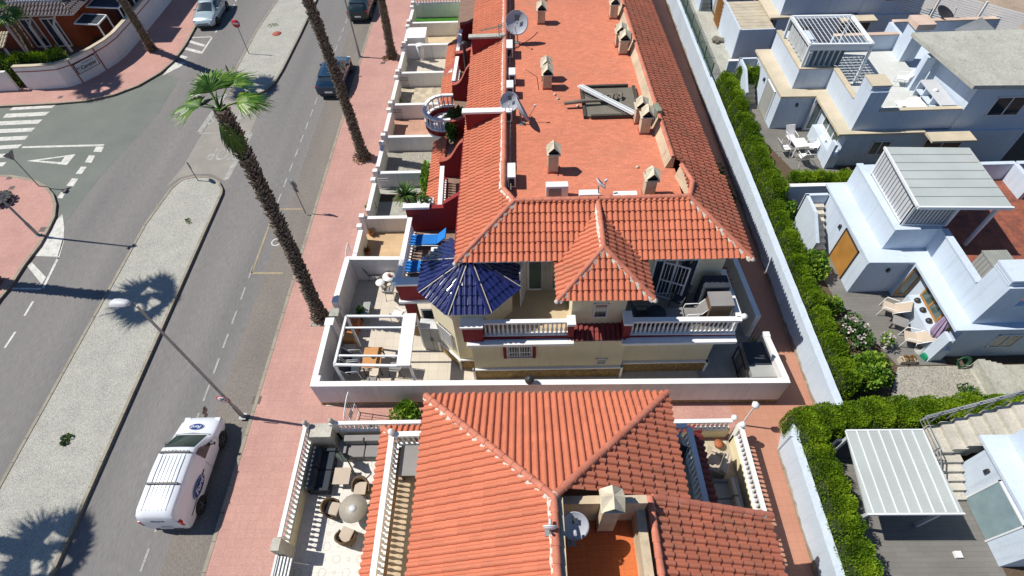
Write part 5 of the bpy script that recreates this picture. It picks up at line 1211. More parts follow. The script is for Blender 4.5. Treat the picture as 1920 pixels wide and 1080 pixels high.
# dining set
p = G(698, 670, .9); rect_table((p.x, p.y, .15), .78, 1.0, .75, 0, 'honey wood dining table under the pergola', WOOD, DARKM, 'dining_table')
MB().lathe((p.x + .02, p.y, .9), [(.05, 0), (.08, .06), (.07, .1), (0, .1)], 10).build('fruit_bowl', DARKM); tag(bpy.data.objects['fruit_bowl'], 'dark bowl on the honey wood table', 'bowl')
t = p
chair((t.x - .85, t.y + .2, .15), .05, 'black sling chair west of the wood table', NAVYF, METALW, 'chairs under the pergola'); chair((t.x - .8, t.y - .38, .15), .1, 'black sling chair at the south west of the wood table', NAVYF, METALW, 'chairs under the pergola')
chair((t.x + .05, t.y - 1.0, .15), math.pi / 2, 'black sling chair at the near end of the wood table', GREYF, DARKM, 'chairs under the pergola'); chair((t.x + .95, t.y - .3, .15), math.pi - .1, 'thin wire chair east of the wood table', MATS['grey_fabric'], DARKM, 'chairs under the pergola')
# cabinet
cb = thing('utility_cabinet', 'grey two door utility cabinet against the tower foot', 'cabinet', (-4.0, 12.9, .12)); m = MB().obox((-3.98, 12.98, .15), (.78, .42, 1.75), -.1); m.build('body', GREYM, cb, bevel=.01)
m = MB(); m.obox((-3.98, 12.98, 1.9), (.84, .48, .05), -.1); m.build('lid', LGREY, cb); m = MB(); m.obox((-3.985, 12.765, .2), (.012, .012, 1.65), -.1); m.obox((-4.02, 12.76, .95), (.03, .03, .25), -.1); m.obox((-3.94, 12.755, .95), (.03, .03, .25), -.1); m.build('door_handle', DARKM, cb)
# bistro corner
p = G(729, 518, .85); round_table((p.x, p.y, .15), .3, .7, 'round white bistro table with a small pot on it', WHITE_T, base=METALW); MB().lathe((p.x + .03, p.y, .85), [(.06, 0), (.09, .12), (0, .12)], 10).build('flower_pot', TERRAP); tag(bpy.data.objects['flower_pot'], 'small brown pot on the white bistro table', 'pot')
q = G(713, 530, .6); round_table((q.x, q.y, .15), .22, .48, 'smaller round white stool table beside the bistro table', WHITE_T, base=METALW)
chair((p.x - .75, p.y + .3, .15), -.5, 'dark wrought iron chair at the back left of the bistro table', GREYF, DARKM, 'wrought iron bistro chairs', w_=.4); chair((p.x + .1, p.y - .62, .15), 1.5, 'dark wrought iron chair in front of the bistro table', GREYF, DARKM, 'wrought iron bistro chairs', w_=.4)
for i, (px_, py_) in enumerate(((748, 600), (762, 606))): p = G(px_, py_, .15); chair((p.x, p.y, .15), 2.6 + i, ('white plastic chair by the pergola corner', 'second white plastic chair nearest the porch')[i], WHITE_T, WHITE_T, 'white plastic chairs', w_=.45)
for i, x in enumerate((-6.3, -5.6, -7.6)): 
    p = (x, 10.62, .15); spiky('low_plant', p, .3, ('low plant at the foot of the south wall right of the dining set', 'second low plant along the south wall right of the dining set', 'yellow green plant in the pergola corner')[i], 26, L_PLANT, 'plant', 30 + i, wl=.025)
p = G(800, 713, .15); t = thing('doormat', 'dark box lying along the inside of the south wall', 'box', (-4, 10.7, .12)); MB().box(-4.35, -3.3, 10.5, 10.72, .15, .3).build('box', GREYF, t)
# west balcony
lounger((-4.0, 16.45, 3.0), math.pi, 'blue sun lounger with raised back at the north of the west balcony', BLUEF, METALW, 'blue sun loungers', .7); 
lounger((-4.1, 14.95, 3.0), math.pi, 'blue sun lounger half hidden under the blue tiled roof', BLUEF, METALW, 'blue sun loungers', .3); rect_table((-3.7, 15.75, 3.0), .5, .4, .4, 0, 'small white side table between the blue loungers', WHITE_T, METALW, 'side_table')
# east balcony
rect_table((5.7, 12.15, 3.0), .7, .6, .5, 0, 'dark low table on the east balcony', GREYF, DARKM); round_table((5.0, 12.15, 3.0), .36, .6, 'round dark blue table on the east balcony', NAVYF, base=DARKM)
chair((4.5, 12.2, 3.0), 0, 'dark chair left of the round blue table', NAVYF, DARKM, 'chairs on the east balcony', w_=.45); chair((6.35, 12.25, 3.0), math.pi, 'pale folding chair on the east balcony', GREYF, METALW, 'chairs on the east balcony', w_=.5); chair((6.0, 12.9, 3.0), -2.2, 'dark chair by the parasol foot', NAVYF, DARKM, 'chairs on the east balcony', w_=.45)
t = thing('storage_cabinet', 'tall brown rattan cabinet at the east balcony rail', 'cabinet', (7.2, 12.3, 3.0)); MB().box(6.85, 7.65, 11.9, 12.5, 3.0, 4.3).build('body', MATS['brown_rattan'], t, bevel=.02); MB().box(6.82, 7.68, 11.87, 12.53, 4.3, 4.36).build('top', GREYF, t)
t = thing('covered_grill', 'grill under a black cover behind the rattan cabinet', 'grill', (7.1, 13.0, 3.0)); MB().box(6.75, 7.7, 12.65, 13.25, 3.0, 4.45).build('cover', NAVYF, t, bevel=.05)
parasol_closed((6.05, 13.05, 3.0), 2.3, 'closed dark grey parasol leaning on the east balcony', NAVYF, (.25, .3))
# shed in the south-east corner
t = thing('storage_shed', 'low dark blue storage shed in the corner of the east yard', 'shed', (9.5, 11.2, .12)); MB().box(8.95, 9.85, 10.62, 12.1, .15, 1.3).build('body', GREYF, t); MB().box(8.9, 9.9, 11.1, 12.15, 1.3, 1.36).build('lid', NAVYF, t); MB().box(8.9, 9.9, 10.55, 11.08, 1.3, 1.345).build('front_lid', GREYM, t)
m = MB(); 
for y in (10.6, 11.35, 12.1): m.bar((8.8, y, .15), (8.8, y, 1.15), .05)
for z in (.25, 1.12): m.bar((8.8, 10.6, z), (8.8, 12.1, z), .05)
m.build('frame', DARKM, t)
p = G(1409, 648, .15); spiky('spiky_plant', (p.x, p.y, .15), .6, 'spiky plant just beyond the dark blue shed', 36, L_PLANT, 'plant', 9)
p = G(1348, 325, .2); shrub('ivy_bush', (10.35, 21.6, .12), (.5, 1.9, .8), 'dark green bush between the terrace and the boundary wall', 'bush', 1500, .13, L_CLIMB, 12, blobs=8)
p = G(1120, 704, .15); shrub('weed', (p.x, p.y, .15), (.09, .09, .13), 'single weed against the stone plinth', 'weed', 50, .07, L_SHRUB, 13, stem=False)
# globe lamp on the south wall and the white lantern post
t = thing('globe_lamp', 'dark globe lamp on top of the south wall', 'lamp', (.6, 10.2, 1.7)); p = GY(993, 728, 10.25); MB().lathe((p.x, p.y, 1.7), [(.07, 0), (.05, .1), (.16, .2), (.19, .33), (.14, .45), (0, .5)], 14).build('globe', DARKM, t)
t = thing('lantern_post', 'white lantern on a slender white post at the east passage', 'lamp', (8.3, 9.0, .12)); p = G(1390, 797, .12); b = Vector((p.x, p.y, .12)); MB().tube([b, b + Vector((0, 0, 1.6))], .03, 8).build('post', METALW, t); MB().lathe(b + Vector((0, 0, 1.6)), [(.05, 0), (.12, .08), (.15, .22), (.07, .3), (0, .34)], 6).build('lantern', WHITE_T, t)
# ================================================================ NEAR HOUSE
nh = thing('near_house', 'nearest house with broad terracotta hipped roof and orange roof pit', 'house', (.6, 4, .12))
tilefield('west_roof_slope', [(-3.12, 7.88, 5.5), (.6, 4.2, 7.35), (.6, -6, 7.35), (-3.12, -6, 5.5)], TILE, nh)
tilefield('north_roof_slope', [(-3.12, 7.88, 5.5), (4.3, 7.84, 5.5), (.6, 4.2, 7.35)], TILE, nh)
tilefield('east_roof_slope', [(4.3, 7.84, 5.5), (4.3, 4.62, 5.5), (.75, 4.42, 7.27), (.6, 4.2, 7.35)], TILE_E, nh, amp=.07)
tilefield('lower_east_roof_slope', [(3.15, 4.5, 6.07), (6.85, 4.5, 4.22), (6.85, -6, 4.22), (3.15, -6, 6.07)], TILE_E, nh, amp=.07)
r = MB(); ridge_mb(r, (-3.12, 7.88, 5.5), (.6, 4.2, 7.35), .1, 0, 1, mside=1); ridge_mb(r, (4.3, 7.84, 5.5), (.6, 4.2, 7.35), .11); ridge_mb(r, (.6, 4.2, 7.38), (.6, -6, 7.38), .1, 0, 1, mside=1); ridge_mb(r, (3.15, 4.55, 6.12), (3.15, -6, 6.12), .1)
ridge_mb(r, (3.2, 4.55, 6.07), (6.9, 4.55, 4.24), .1, 0, 1, mside=1); r.lathe((.62, 4.22, 7.36), [(.11, 0), (.12, .05), (.06, .1), (0, .11)], 9, 1); r.build('ridge_tiles', [RIDGE, MORTAR], nh)
m = MB(); m.box(.7, .82, -6, 4.2, 5.0, 7.3); m.box(.72, 2.95, 4.2, 4.4, 5.0, 6.75); m.box(2.75, 2.98, -6, 4.2, 5.0, 6.1); m.build('pit_parapet', CREAM_S, nh)
wsheet('tmp', [(.7, -6), (2.9, -6), (2.9, 4.3), (.7, 4.3)], 5.25, ROOFT); o = bpy.data.objects['tmp']; o.name = 'pit_floor'; del o['kind']; o.parent = nh; o.location = -nh.location
m = MB(); m.box(-2.75, 3.9, 4.6, 7.4, .12, 5.45); m.box(-2.75, .7, -6, 4.7, .12, 5.4); m.box(2.98, 3.9, -6, 4.7, .12, 5.3); m.box(3.9, 6.5, -6, 4.3, .12, 4.15); m.build('wall', CREAM, nh)
m = MB(); m.box(-4.4, -2.75, -6, 7.45, 2.7, 2.9); m.build('west_balcony_floor', FLOORT, nh); m = MB(); m.box(-4.42, -4.34, -6, 7.4, 2.7, 3.0); m.build('balcony_kerb', WOODD, nh)
balustrade((-4.42, 7.25), (-4.42, -2), 2.95, 3.92, nh, wid=.17); balustrade((-4.42, 7.32), (-3.0, 7.34), 2.95, 3.92, nh, wid=.17)
MB().lathe((-4.42, 7.34, 3.92), [(.07, 0), (.05, .04), (.1, .1), (.11, .16), (.08, .23), (0, .26)], 12).build('ball_finial', METALW, nh)
tilefield('porch_roof', [(-5.12, 8.12, 2.6), (-4.5, 7.6, 2.95), (-4.5, -6, 2.95), (-5.12, -6, 2.6)], TILE, nh); tilefield('north_porch_roof', [(-5.12, 8.14, 2.6), (-4.5, 7.6, 2.95), (-2.8, 7.6, 2.95), (-2.8, 8.14, 2.6)], TILE, nh)
r = MB(); ridge_mb(r, (-5.12, 8.14, 2.6), (-4.5, 7.6, 2.95), .09, 0, 1); r.build('porch_ridge', [RIDGE, MORTAR], nh)
m = MB(); m.box(-4.5, -2.8, -6, 7.5, .12, 2.68); m.build('porch_wall', CREAM, nh)
# east balcony of the near house
m = MB(); m.box(3.9, 5.3, 4.6, 7.4, 2.7, 2.9); m.build('east_balcony_floor', FLOORB, nh); balustrade((5.25, 7.45), (5.3, 4.6), 2.95, 3.85, nh, wid=.17); balustrade((3.95, 7.5), (5.2, 7.5), 2.95, 3.85, nh, wid=.15)
tilefield('east_porch_roof', [(5.98, 7.9, 2.55), (5.38, 7.6, 2.9), (5.38, 4.4, 2.9), (5.98, 4.4, 2.55)], TILE_D, nh); tilefield('north_east_porch_roof', [(5.98, 7.98, 2.55), (5.38, 7.62, 2.9), (3.9, 7.62, 2.9), (3.9, 7.98, 2.55)], TILE_D, nh)
m = MB(); m.box(3.9, 5.4, 4.6, 7.5, .12, 2.68); m.build('porch_wall', CREAM, nh)
p = G(1125, 985, 6.1); chimney((2.0, 4.12, 5.25), 1.95, 'large chimney with pyramid cap at the orange roof pit', zb=5.25, wdt=.42)
p = G(1078, 985, 6.85); dish((p.x, p.y, 5.25), .34, (-.05, -.55, .8), 1.6, 'round dish on a mast over the orange roof pit', group='dishes over the orange roof pit'); p = G(1030, 988, 7.7); dish((p.x + .02, p.y, 7.35), .17, (.05, 1, .12), .3, 'small flat dish beside the near ridge', patch=False, mat=METALW, group='dishes over the orange roof pit')
# west yard of the near house
wsheet('patterned_yard_floor', [(-8.3, -6), (-4.5, -6), (-4.5, 8.75), (-8.3, 8.75)], .145, FLOORP)
rg = MB(); 
for ix in range(9):
    for iy in range(26):
        cx_, cy_ = -8.0 + ix * .42, -1.5 + iy * .42; rr0 = .13 if (ix + iy) % 2 else .05
        for k in range(10):
            a0 = 2 * math.pi * k / 10; a1 = 2 * math.pi * (k + 1) / 10
            rg.add([(cx_ + math.cos(t) * q, cy_ + math.sin(t) * q, .149) for t, q in ((a0, rr0), (a1, rr0), (a1, rr0 + .012), (a0, rr0 + .012))], [(0, 1, 2, 3)])
rg.build('floor_pattern', M('floor_motif', (.5, .47, .42, 1), .7), kind='structure')
nw = thing('balustrade_wall', 'cream wall with white balustrade along the pavement by the rattan chairs', 'garden wall', (-8.4, 6, .12), 'balustraded walls of the near house')
m = MB(); m.box(-8.48, -8.28, 4.65, 8.75, .12, .72); m.build('wall_face', CREAM, nw); balustrade((-8.38, 8.7), (-8.36, 4.8), .72, 1.5, nw, wid=.13); MB().box(-8.52, -8.24, 4.35, 4.75, .12, 1.62).build('pier', CONC2, nw)
MB().lathe((-8.38, 8.8, 1.5), [(.07, 0), (.05, .04), (.09, .1), (.1, .15), (.07, .22), (0, .25)], 12).build('ball_finial', CONC2, nw); MB().box(-8.48, -8.28, 8.68, 8.88, .12, 1.5).build('corner_pier', WHITE, nw)
nw2 = thing('balustrade_wall', 'cream wall with white balustrade along the gate passage', 'garden wall', (-6.4, 8.9, .12), 'balustraded walls of the near house')
m = MB(); m.box(-7.4, -3.0, 8.75, 8.93, .12, .8); m.build('wall_face', CREAM, nw2); balustrade((-7.3, 8.84), (-4.0, 8.84), .8, 1.5, nw2, wid=.14); MB().box(-8.25, -7.4, 8.35, 8.9, .12, 1.35).build('meter_box', CONC2, nw2); MB().box(-7.48, -7.3, 8.75, 8.95, .12, 1.55).build('pier', WHITE, nw2)
MB().lathe((-7.39, 8.85, 1.55), [(.07, 0), (.05, .04), (.09, .1), (.1, .15), (.07, .22), (0, .25)], 12).build('ball_finial', CONC2, nw2)
gt = thing('slatted_gate', 'pale slatted metal gate at the lower pavement edge', 'gate', (-8.4, 3, .12)); m = MB()
for k in range(5): m.box(-8.46 + k * .09, -8.38 + k * .09, 1.2, 4.3, 1.05 - k * .06, 1.12 - k * .06)
m.build('slats', METALW, gt); m = MB(); m.box(-8.5, -8.42, 1.2, 4.33, .12, 1.15); m.build('frame', METALG, gt)
p = G(662, 953, .9); tb = p; round_table((p.x, p.y, .15), .5, .74, 'round grey glass garden table beside the rattan chairs'); MB().lathe((p.x - .02, p.y, .89), [(.13, 0), (.13, .02), (.03, .03), (0, .03)], 20).build('lazy_susan', LGREY); tag(bpy.data.objects['lazy_susan'], 'small pale disc on the middle of the glass table', 'tray')
rattan_chair((tb.x - .85, tb.y + .1, .15), -.2, 'rattan armchair left of the round glass table'); rattan_chair((tb.x + .05, tb.y + .82, .15), -1.6, 'rattan armchair beyond the round glass table'); rattan_chair((tb.x - .2, tb.y - .82, .15), 1.25, 'rattan armchair in front of the round glass table'); rattan_chair((tb.x + .85, tb.y - .02, .15), 3.1, 'rattan armchair right of the round glass table')
sofa((-7.75, 7.4, .15), 0, 1.6, 'dark navy sofa along the balustrade wall', NAVYF, NAVYF, group='dark garden sofas'); sofa((-6.25, 8.25, .15), -math.pi / 2, 1.6, 'grey brown sofa against the north yard wall', GREYF, GREYF, group='dark garden sofas')
rect_table((-6.95, 7.15, .15), .62, .62, .42, 0, 'square beige coffee table between the sofas', MATS['beige_fabric'], GREYF, 'coffee_table'); 
t = thing('parasol_stand', 'folded dark parasol lying over the corner of the sofas', 'parasol', (-6.8, 7.8, .15)); MB().tube([(-6.35, 7.0, .2), (-6.6, 7.45, 1.0), (-7.0, 7.9, 1.3)], .025, 6).build('arm', DARKM, t); m = MB(); rnd = random.Random(5)
for k in range(9): m.tube([(-6.75 + rnd.uniform(-.1, .1), 7.5, 1.1), (-6.95 + rnd.uniform(-.2, .2), 7.75, .95 + rnd.uniform(-.2, .15)), (-7.1 + rnd.uniform(-.2, .2), 7.95, .7)], [.03, .09, .02], 7)
m.build('folded_canopy', M('greenish_cloth', (.07, .09, .08, 1), .9), t); MB().box(-6.2, -5.85, 6.6, 6.95, .15, .2).build('base_plate', GREYM, t); MB().tube([(-6.0, 6.8, .3), (-5.3, 6.7, .35)], .02, 6).build('crossbar', DARKM, t)
L_AGAVE = leafmat('agave_leaf', (.10, .16, .07, 1), (.22, .3, .16, 1), (.4, .46, .3, 1), 3)
spiky('agave', (-5.25, 7.55, .15), .7, 'pale agave under the porch roof edge by the sofas', 50, L_AGAVE, 'agave', 40, 'agaves by the porch', wl=.02, droop=.25); spiky('agave', (-5.3, 5.85, .15), .75, 'pale agave under the porch roof edge by the glass table', 50, L_AGAVE, 'agave', 41, 'agaves by the porch', wl=.02, droop=.25)
t = thing('folding_table', 'folded white and dark furniture on the near west balcony', 'table', (-3.6, 6.6, 2.9)); MB().box(-4.15, -3.35, 6.1, 7.1, 3.45, 3.5).build('table_top', GREYF, t); MB().box(-4.1, -4.04, 6.15, 7.05, 2.9, 3.45).build('leg', DARKM, t); MB().box(-3.5, -3.44, 6.15, 7.05, 2.9, 3.45).build('leg', DARKM, t)
p = G(768, 775, .6); shrub('green_bush', (p.x - .15, p.y + .05, .12), (.62, .38, .55), 'bright green bush in the passage by the near roof', 'bush', 900, .14, L_SHRUB, 15)
# east yard of the near house
wsheet('east_yard_floor', [(3.9, -6), (7.8, -6), (7.8, 8.5), (3.9, 8.5)], .145, MATS['cream_crazy_paving'])
ew = thing('balustrade_wall', 'cream wall with white balustrade along the east passage', 'garden wall', (7.9, 6, .12), 'balustraded walls of the near house')
m = MB(); m.box(7.78, 7.98, -6, 8.45, .12, .78); m.build('wall_face', CREAM, ew); balustrade((7.88, 8.35), (7.9, -1), .78, 1.5, ew, wid=.15); MB().box(7.7, 8.02, 3.4, 3.85, .12, 1.6).build('pier', CONC2, ew); MB().lathe((7.88, 8.45, 1.5), [(.07, 0), (.05, .04), (.11, .1), (.12, .17), (.08, .25), (0, .28)], 12).build('ball_finial', WHITE_T, ew)
MB().box(7.78, 7.98, 8.35, 8.6, .12, 1.5).build('corner_pier', WHITE, ew)
ew2 = thing('balustrade_wall', 'short cream wall with white balustrade north of the beige sofa', 'garden wall', (6, 8.6, .12), 'balustraded walls of the near house'); m = MB(); m.box(4.2, 7.7, 8.6, 8.78, .12, .78); m.build('wall_face', CREAM, ew2); balustrade((4.3, 8.69), (7.6, 8.69), .78, 1.5, ew2, wid=.15)
MB().lathe((7.65, 8.72, 1.5), [(.07, 0), (.05, .04), (.11, .1), (.12, .17), (.08, .25), (0, .28)], 12).build('ball_finial', WHITE_T, ew2)
sofa((7.05, 7.45, .15), math.pi - .5, .8, 'beige garden armchair in the east yard', BEIGEF, BEIGEF, seats=1, name='garden_armchair', depth=.7, group='beige garden seats'); sofa((7.1, 6.15, .15), math.pi, 1.35, 'beige two seat garden sofa in the east yard', BEIGEF, GREYF, group='beige garden seats')
p = G(1375, 828, .15); MB().lathe((7.3, 8.25, .15), [(.1, 0), (.16, .22), (.18, .25), (0, .22)], 12).build('clay_pot', TERRAP); tag(bpy.data.objects['clay_pot'], 'clay pot in the corner of the east yard', 'pot')
parasol_closed((7.35, 4.9, .15), 1.7, 'half folded cream parasol at the east yard wall', BEIGEF, (.35, .45), rw=.3)
chair((4.7, 6.4, 2.9), -2, 'dark chair on the shaded east balcony', NAVYF, DARKM, w_=.45); rect_table((4.4, 6.9, 2.9), .5, .4, .6, .4, 'small dark table on the shaded east balcony', NAVYF, DARKM)
# ================================================================ BOUNDARY WALLS AND EAST GROUND
bw = thing('boundary_wall', 'long white retaining wall beside the east passage', 'wall', (11.7, 20, .12), 'white retaining walls')
def coarse_wall(parent, x0, ya, yb, z1, th, seed):
    rnd = random.Random(seed); m = MB(); n = int(abs(yb - ya) / .25); vs = []
    for i in range(n + 1):
        y = ya + (yb - ya) * i / n; j = rnd.uniform(-.012, .012)
        vs += [(x0 + j, y, .1), (x0 + j, y, z1), (x0 + th, y, z1 + j), (x0 + th, y, .1)]
    m.add(vs, [(4 * i + k, 4 * i + k + 1, 4 * i + k + 5, 4 * i + k + 4) for i in range(n) for k in range(3)] + [(0, 1, 2, 3), (4 * n, 4 * n + 1, 4 * n + 2, 4 * n + 3)])
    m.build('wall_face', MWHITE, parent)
    s = MB(); vs = []
    for i in range(n + 1):
        y = ya + (yb - ya) * i / n; j = .26 + .05 * math.sin(y * 2.1) + rnd.uniform(-.05, .06); vs += [(x0 - .03, y, .1), (x0 - .03, y, j), (x0 - .01, y, j + .03)]
    s.add(vs, [(3 * i + k, 3 * i + k + 1, 3 * i + k + 4, 3 * i + k + 3) for i in range(n) for k in range(2)]); s.build('stone_foot', STONE_G, parent)
coarse_wall(bw, 11.54, 9.2, 60, 1.58, .3, 1)
bw2 = thing('boundary_wall', 'nearer stretch of white retaining wall with an oblique end', 'wall', (9.7, 4, .12), 'white retaining walls')
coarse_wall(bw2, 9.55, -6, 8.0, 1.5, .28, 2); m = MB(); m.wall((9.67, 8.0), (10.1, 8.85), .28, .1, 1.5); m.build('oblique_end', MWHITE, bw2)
EG = .6
MB().add([(11.8, 8.9, EG), (80, 8.9, EG), (80, 120, EG), (11.8, 120, EG)], [(0, 1, 2, 3)]).build('garden_ground', SOIL, kind='structure')
MB().add([(9.8, -30, EG - .004), (80, -30, EG - .004), (80, 8.95, EG - .004), (9.8, 8.95, EG - .004)], [(0, 1, 2, 3)]).build('garden_ground', SOIL, kind='structure')
wsheet('far_pale_ground', [(24, 36.5), (60, 36.5), (60, 120), (24, 120)], EG + .02, M('pale_earth', (.48, .37, .28, 1), .95, scale=.8, fine=.12, fscale=12))
wsheet('patio_deck', [(13.35, 19.4), (13.9, 14.8), (15.2, 11.35), (17.2, 11.35), (17.2, 15.2), (14.7, 15.2), (14.7, 19.4)], EG + .02, DECK)
wsheet('gravel_strip', [(14.2, 9.7), (18.3, 9.7), (18.0, 11.3), (15.2, 11.3)], EG + .012, GRAVEL_T)
wsheet('lower_path', [(18.0, 9.6), (26, 9.6), (26, 11.3), (18.0, 11.3)], EG + .016, CONC)
wsheet('patio_deck', [(13.2, 31.0), (13.6, 27.0), (15.0, 22.6), (17.2, 22.6), (17.2, 27.3), (14.6, 27.3), (14.6, 31)], EG + .02, DECK)
wsheet('white_stone_path', [(13.1, 20.2), (13.5, 20.2), (14.9, 22.9), (14.5, 23.2)], EG + .03, GRAVEL)
wsheet('patio_floor', [(11.9, 31.8), (14.3, 31.8), (14.3, 50), (11.9, 50)], EG + .02, CONC)
wsheet('deck_below_carport', [(10.5, -6), (15.4, -6), (15.4, 8.2), (10.5, 8.2)], EG + .02, DECK)
# ================================================================ MODERN WHITE HOUSES
def modern(dx, dy, label, coping, door, v):
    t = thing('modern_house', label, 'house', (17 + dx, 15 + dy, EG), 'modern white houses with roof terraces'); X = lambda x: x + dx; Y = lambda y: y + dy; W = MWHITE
    NL = 18.35 if v == 4 else 19.6
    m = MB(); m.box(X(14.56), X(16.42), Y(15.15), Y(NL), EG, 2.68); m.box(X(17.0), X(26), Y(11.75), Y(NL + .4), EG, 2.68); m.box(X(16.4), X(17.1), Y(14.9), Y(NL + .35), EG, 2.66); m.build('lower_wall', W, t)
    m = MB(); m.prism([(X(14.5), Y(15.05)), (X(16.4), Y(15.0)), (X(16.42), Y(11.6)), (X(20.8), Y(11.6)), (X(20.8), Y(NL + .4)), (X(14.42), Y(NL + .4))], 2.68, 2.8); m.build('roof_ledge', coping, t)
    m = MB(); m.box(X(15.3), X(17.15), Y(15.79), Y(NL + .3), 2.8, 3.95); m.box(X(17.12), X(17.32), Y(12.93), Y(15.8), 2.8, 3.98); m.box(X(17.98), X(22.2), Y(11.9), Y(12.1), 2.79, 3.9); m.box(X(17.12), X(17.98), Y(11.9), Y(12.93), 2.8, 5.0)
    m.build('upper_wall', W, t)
    m = MB(); m.box(X(15.26), X(15.55), Y(15.75), Y(NL + .33), 3.95, 4.02); m.box(X(15.55), X(17.2), Y(15.75), Y(15.98), 3.95, 4.02); m.box(X(17.08), X(17.36), Y(12.95), Y(15.75), 3.98, 4.04); m.box(X(18.0), X(22.1), Y(11.87), Y(12.12), 3.9, 3.96)
    m.build('parapet_coping', coping, t)
    m = MB()
    for k in range(3): m.box(X(17.1 - .0), X(18.02), Y(12.0), Y(12.95), 5.0 + k * .09, 5.05 + k * .09)
    m.box(X(17.2), X(17.95), Y(12.1), Y(12.85), 5.0, 5.2); m.build('chimney_slats', W, t); MB().box(X(17.08), X(18.05), Y(11.98), Y(12.97), 5.25, 5.31).build('chimney_cap', coping, t)
    m = MB(); m.box(X(17.2), X(27 if v == 1 else 22.3), Y(12.1), Y(NL + .38), 2.8, 3.0); m.build('terrace_floor', REDDECK if v == 1 else PALETILE, t)
    # high block with the sloping slab
    m = MB(); m.box(X(22.15), X(26), Y(11.85), Y(16.2), 2.6, 5.1); m.box(X(21.3), X(21.8), Y(15.0), Y(15.4), 3.0, 4.9); m.build('penthouse_wall', W, t)
    m = MB(); m.add([(X(21.45), Y(11.4), 5.35), (X(27), Y(11.2), 5.35), (X(27), Y(17.0), 5.0), (X(21.2), Y(17.0), 5.0), (X(21.45), Y(11.4), 5.55), (X(27), Y(11.2), 5.55), (X(27), Y(17.0), 5.2), (X(21.2), Y(17.0), 5.2)], [(3, 2, 1, 0), (4, 5, 6, 7), (0, 1, 5, 4), (1, 2, 6, 5), (2, 3, 7, 6), (3, 0, 4, 7)]); m.build('roof_slab', CONC, t)
    m = MB(); m.box(X(20.8), X(23.0), Y(10.85), Y(11.6), 2.68, 2.8); m.build('canopy_ledge', coping, t)
    window(t, X(18.5), X(19.5), Y(11.75), 1.3, 2.2, frame=MATS['grey_render'], panes=2, glass=GLASS_G); window(t, X(21.2), X(23.2), Y(11.75), EG + .1, 2.4, frame=MATS['grey_render'], panes=2, glass=GLASS)
    window(t, X(23.4), X(25.0), Y(11.85), 3.5, 4.6, frame=MATS['grey_render'], panes=2, glass=GLASS)
    wf = WOODD if v == 1 else MATS['grey_render']
    window(t, Y(12.2), Y(14.3), X(17.0), 1.45, 2.55, frame=wf, panes=3, fw=.09, glass=GLASS_G, ax='x', sgn=-1); window(t, X(16.45), X(16.98), Y(14.9), EG + .1, 2.5, frame=wf, panes=1, fw=.08, glass=GLASS_G, name='side_window')
    m = MB(); m.box(X(16.5), X(17.0), Y(11.55), Y(14.35), EG, 1.42); m.build('sill_bench', W, t); MB().box(X(16.46), X(16.6), Y(11.5), Y(11.95), EG, 2.2).build('wing_wall', W, t)
    m = MB(); m.box(X(14.53), X(14.57), Y(15.95), Y(17.3), EG + .05, 2.45); m.build('side_door', door, t); m = MB(); m.box(X(14.5), X(14.56), Y(15.9), Y(15.95), EG, 2.5); m.box(X(14.5), X(14.56), Y(17.3), Y(17.35), EG, 2.5); m.box(X(14.5), X(14.56), Y(15.9), Y(17.35), 2.45, 2.5); m.build('door_frame', DARKM if v == 1 else METALW, t)
    for (x, y) in ((14.5, 17.75), (15.6, 15.12)): MB().box(X(x) - .05, X(x) + .05, Y(y) - .07, Y(y) + .04, 2.1, 2.28).build('wall_lamp', DARKM, t)
    if v == 4: return t
    # outside stair with its side wall
    st = MB()
    for k in range(7): st.box(X(13.62), X(14.42), Y(17.6 + k * .27), Y(19.6), EG + k * .2, EG + (k + 1) * .2)
    st.build('stair', COPE if v == 2 else MATS['beige_floor_tile'] if v == 1 else CONC, t)
    m = MB(); m.add([(X(13.45), Y(17.2), EG), (X(13.6), Y(17.2), EG), (X(13.6), Y(17.2), 1.7), (X(13.45), Y(17.2), 1.7), (X(13.45), Y(18.4), 2.5), (X(13.6), Y(18.4), 2.5), (X(13.45), Y(19.6), 2.5), (X(13.6), Y(19.6), 2.5), (X(13.45), Y(19.6), EG), (X(13.6), Y(19.6), EG)], [(0, 1, 2, 3), (3, 2, 5, 4), (4, 5, 7, 6), (6, 7, 9, 8), (0, 3, 4, 6, 8), (1, 9, 7, 5, 2)])
    m.box(X(13.45), X(14.5), Y(19.5), Y(19.65), EG, 2.5); m.build('stair_wall', W, t)
    return t
M1 = modern(0, 0, 'modern white house with the orange side door and ribbed white pergola roof', MWHITE, WOODD, 1)
M2 = modern(-.08, 12.03, 'modern house with stone copings and the open lattice pergola', COPE, GREYM, 2)
M3 = modern(-.1, 24.2, 'farthest modern house at the top edge, with the slatted patio roof', COPE, GREYM, 3)
M4 = modern(.75, -11.3, 'modern house at the lower right corner with the grey side door beside the carport', MWHITE, M('blue_grey_door', (.30, .42, .46, 1), .5), 4)
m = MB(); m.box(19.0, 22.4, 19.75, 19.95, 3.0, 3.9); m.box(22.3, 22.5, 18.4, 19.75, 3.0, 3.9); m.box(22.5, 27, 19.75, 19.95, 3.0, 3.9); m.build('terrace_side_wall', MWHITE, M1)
spiky('agave', (23.0, 19.0, 3.0), .6, 'pale agave behind the white wall of the red terrace', 40, L_AGAVE, 'agave', 77, wl=.03, droop=.3)
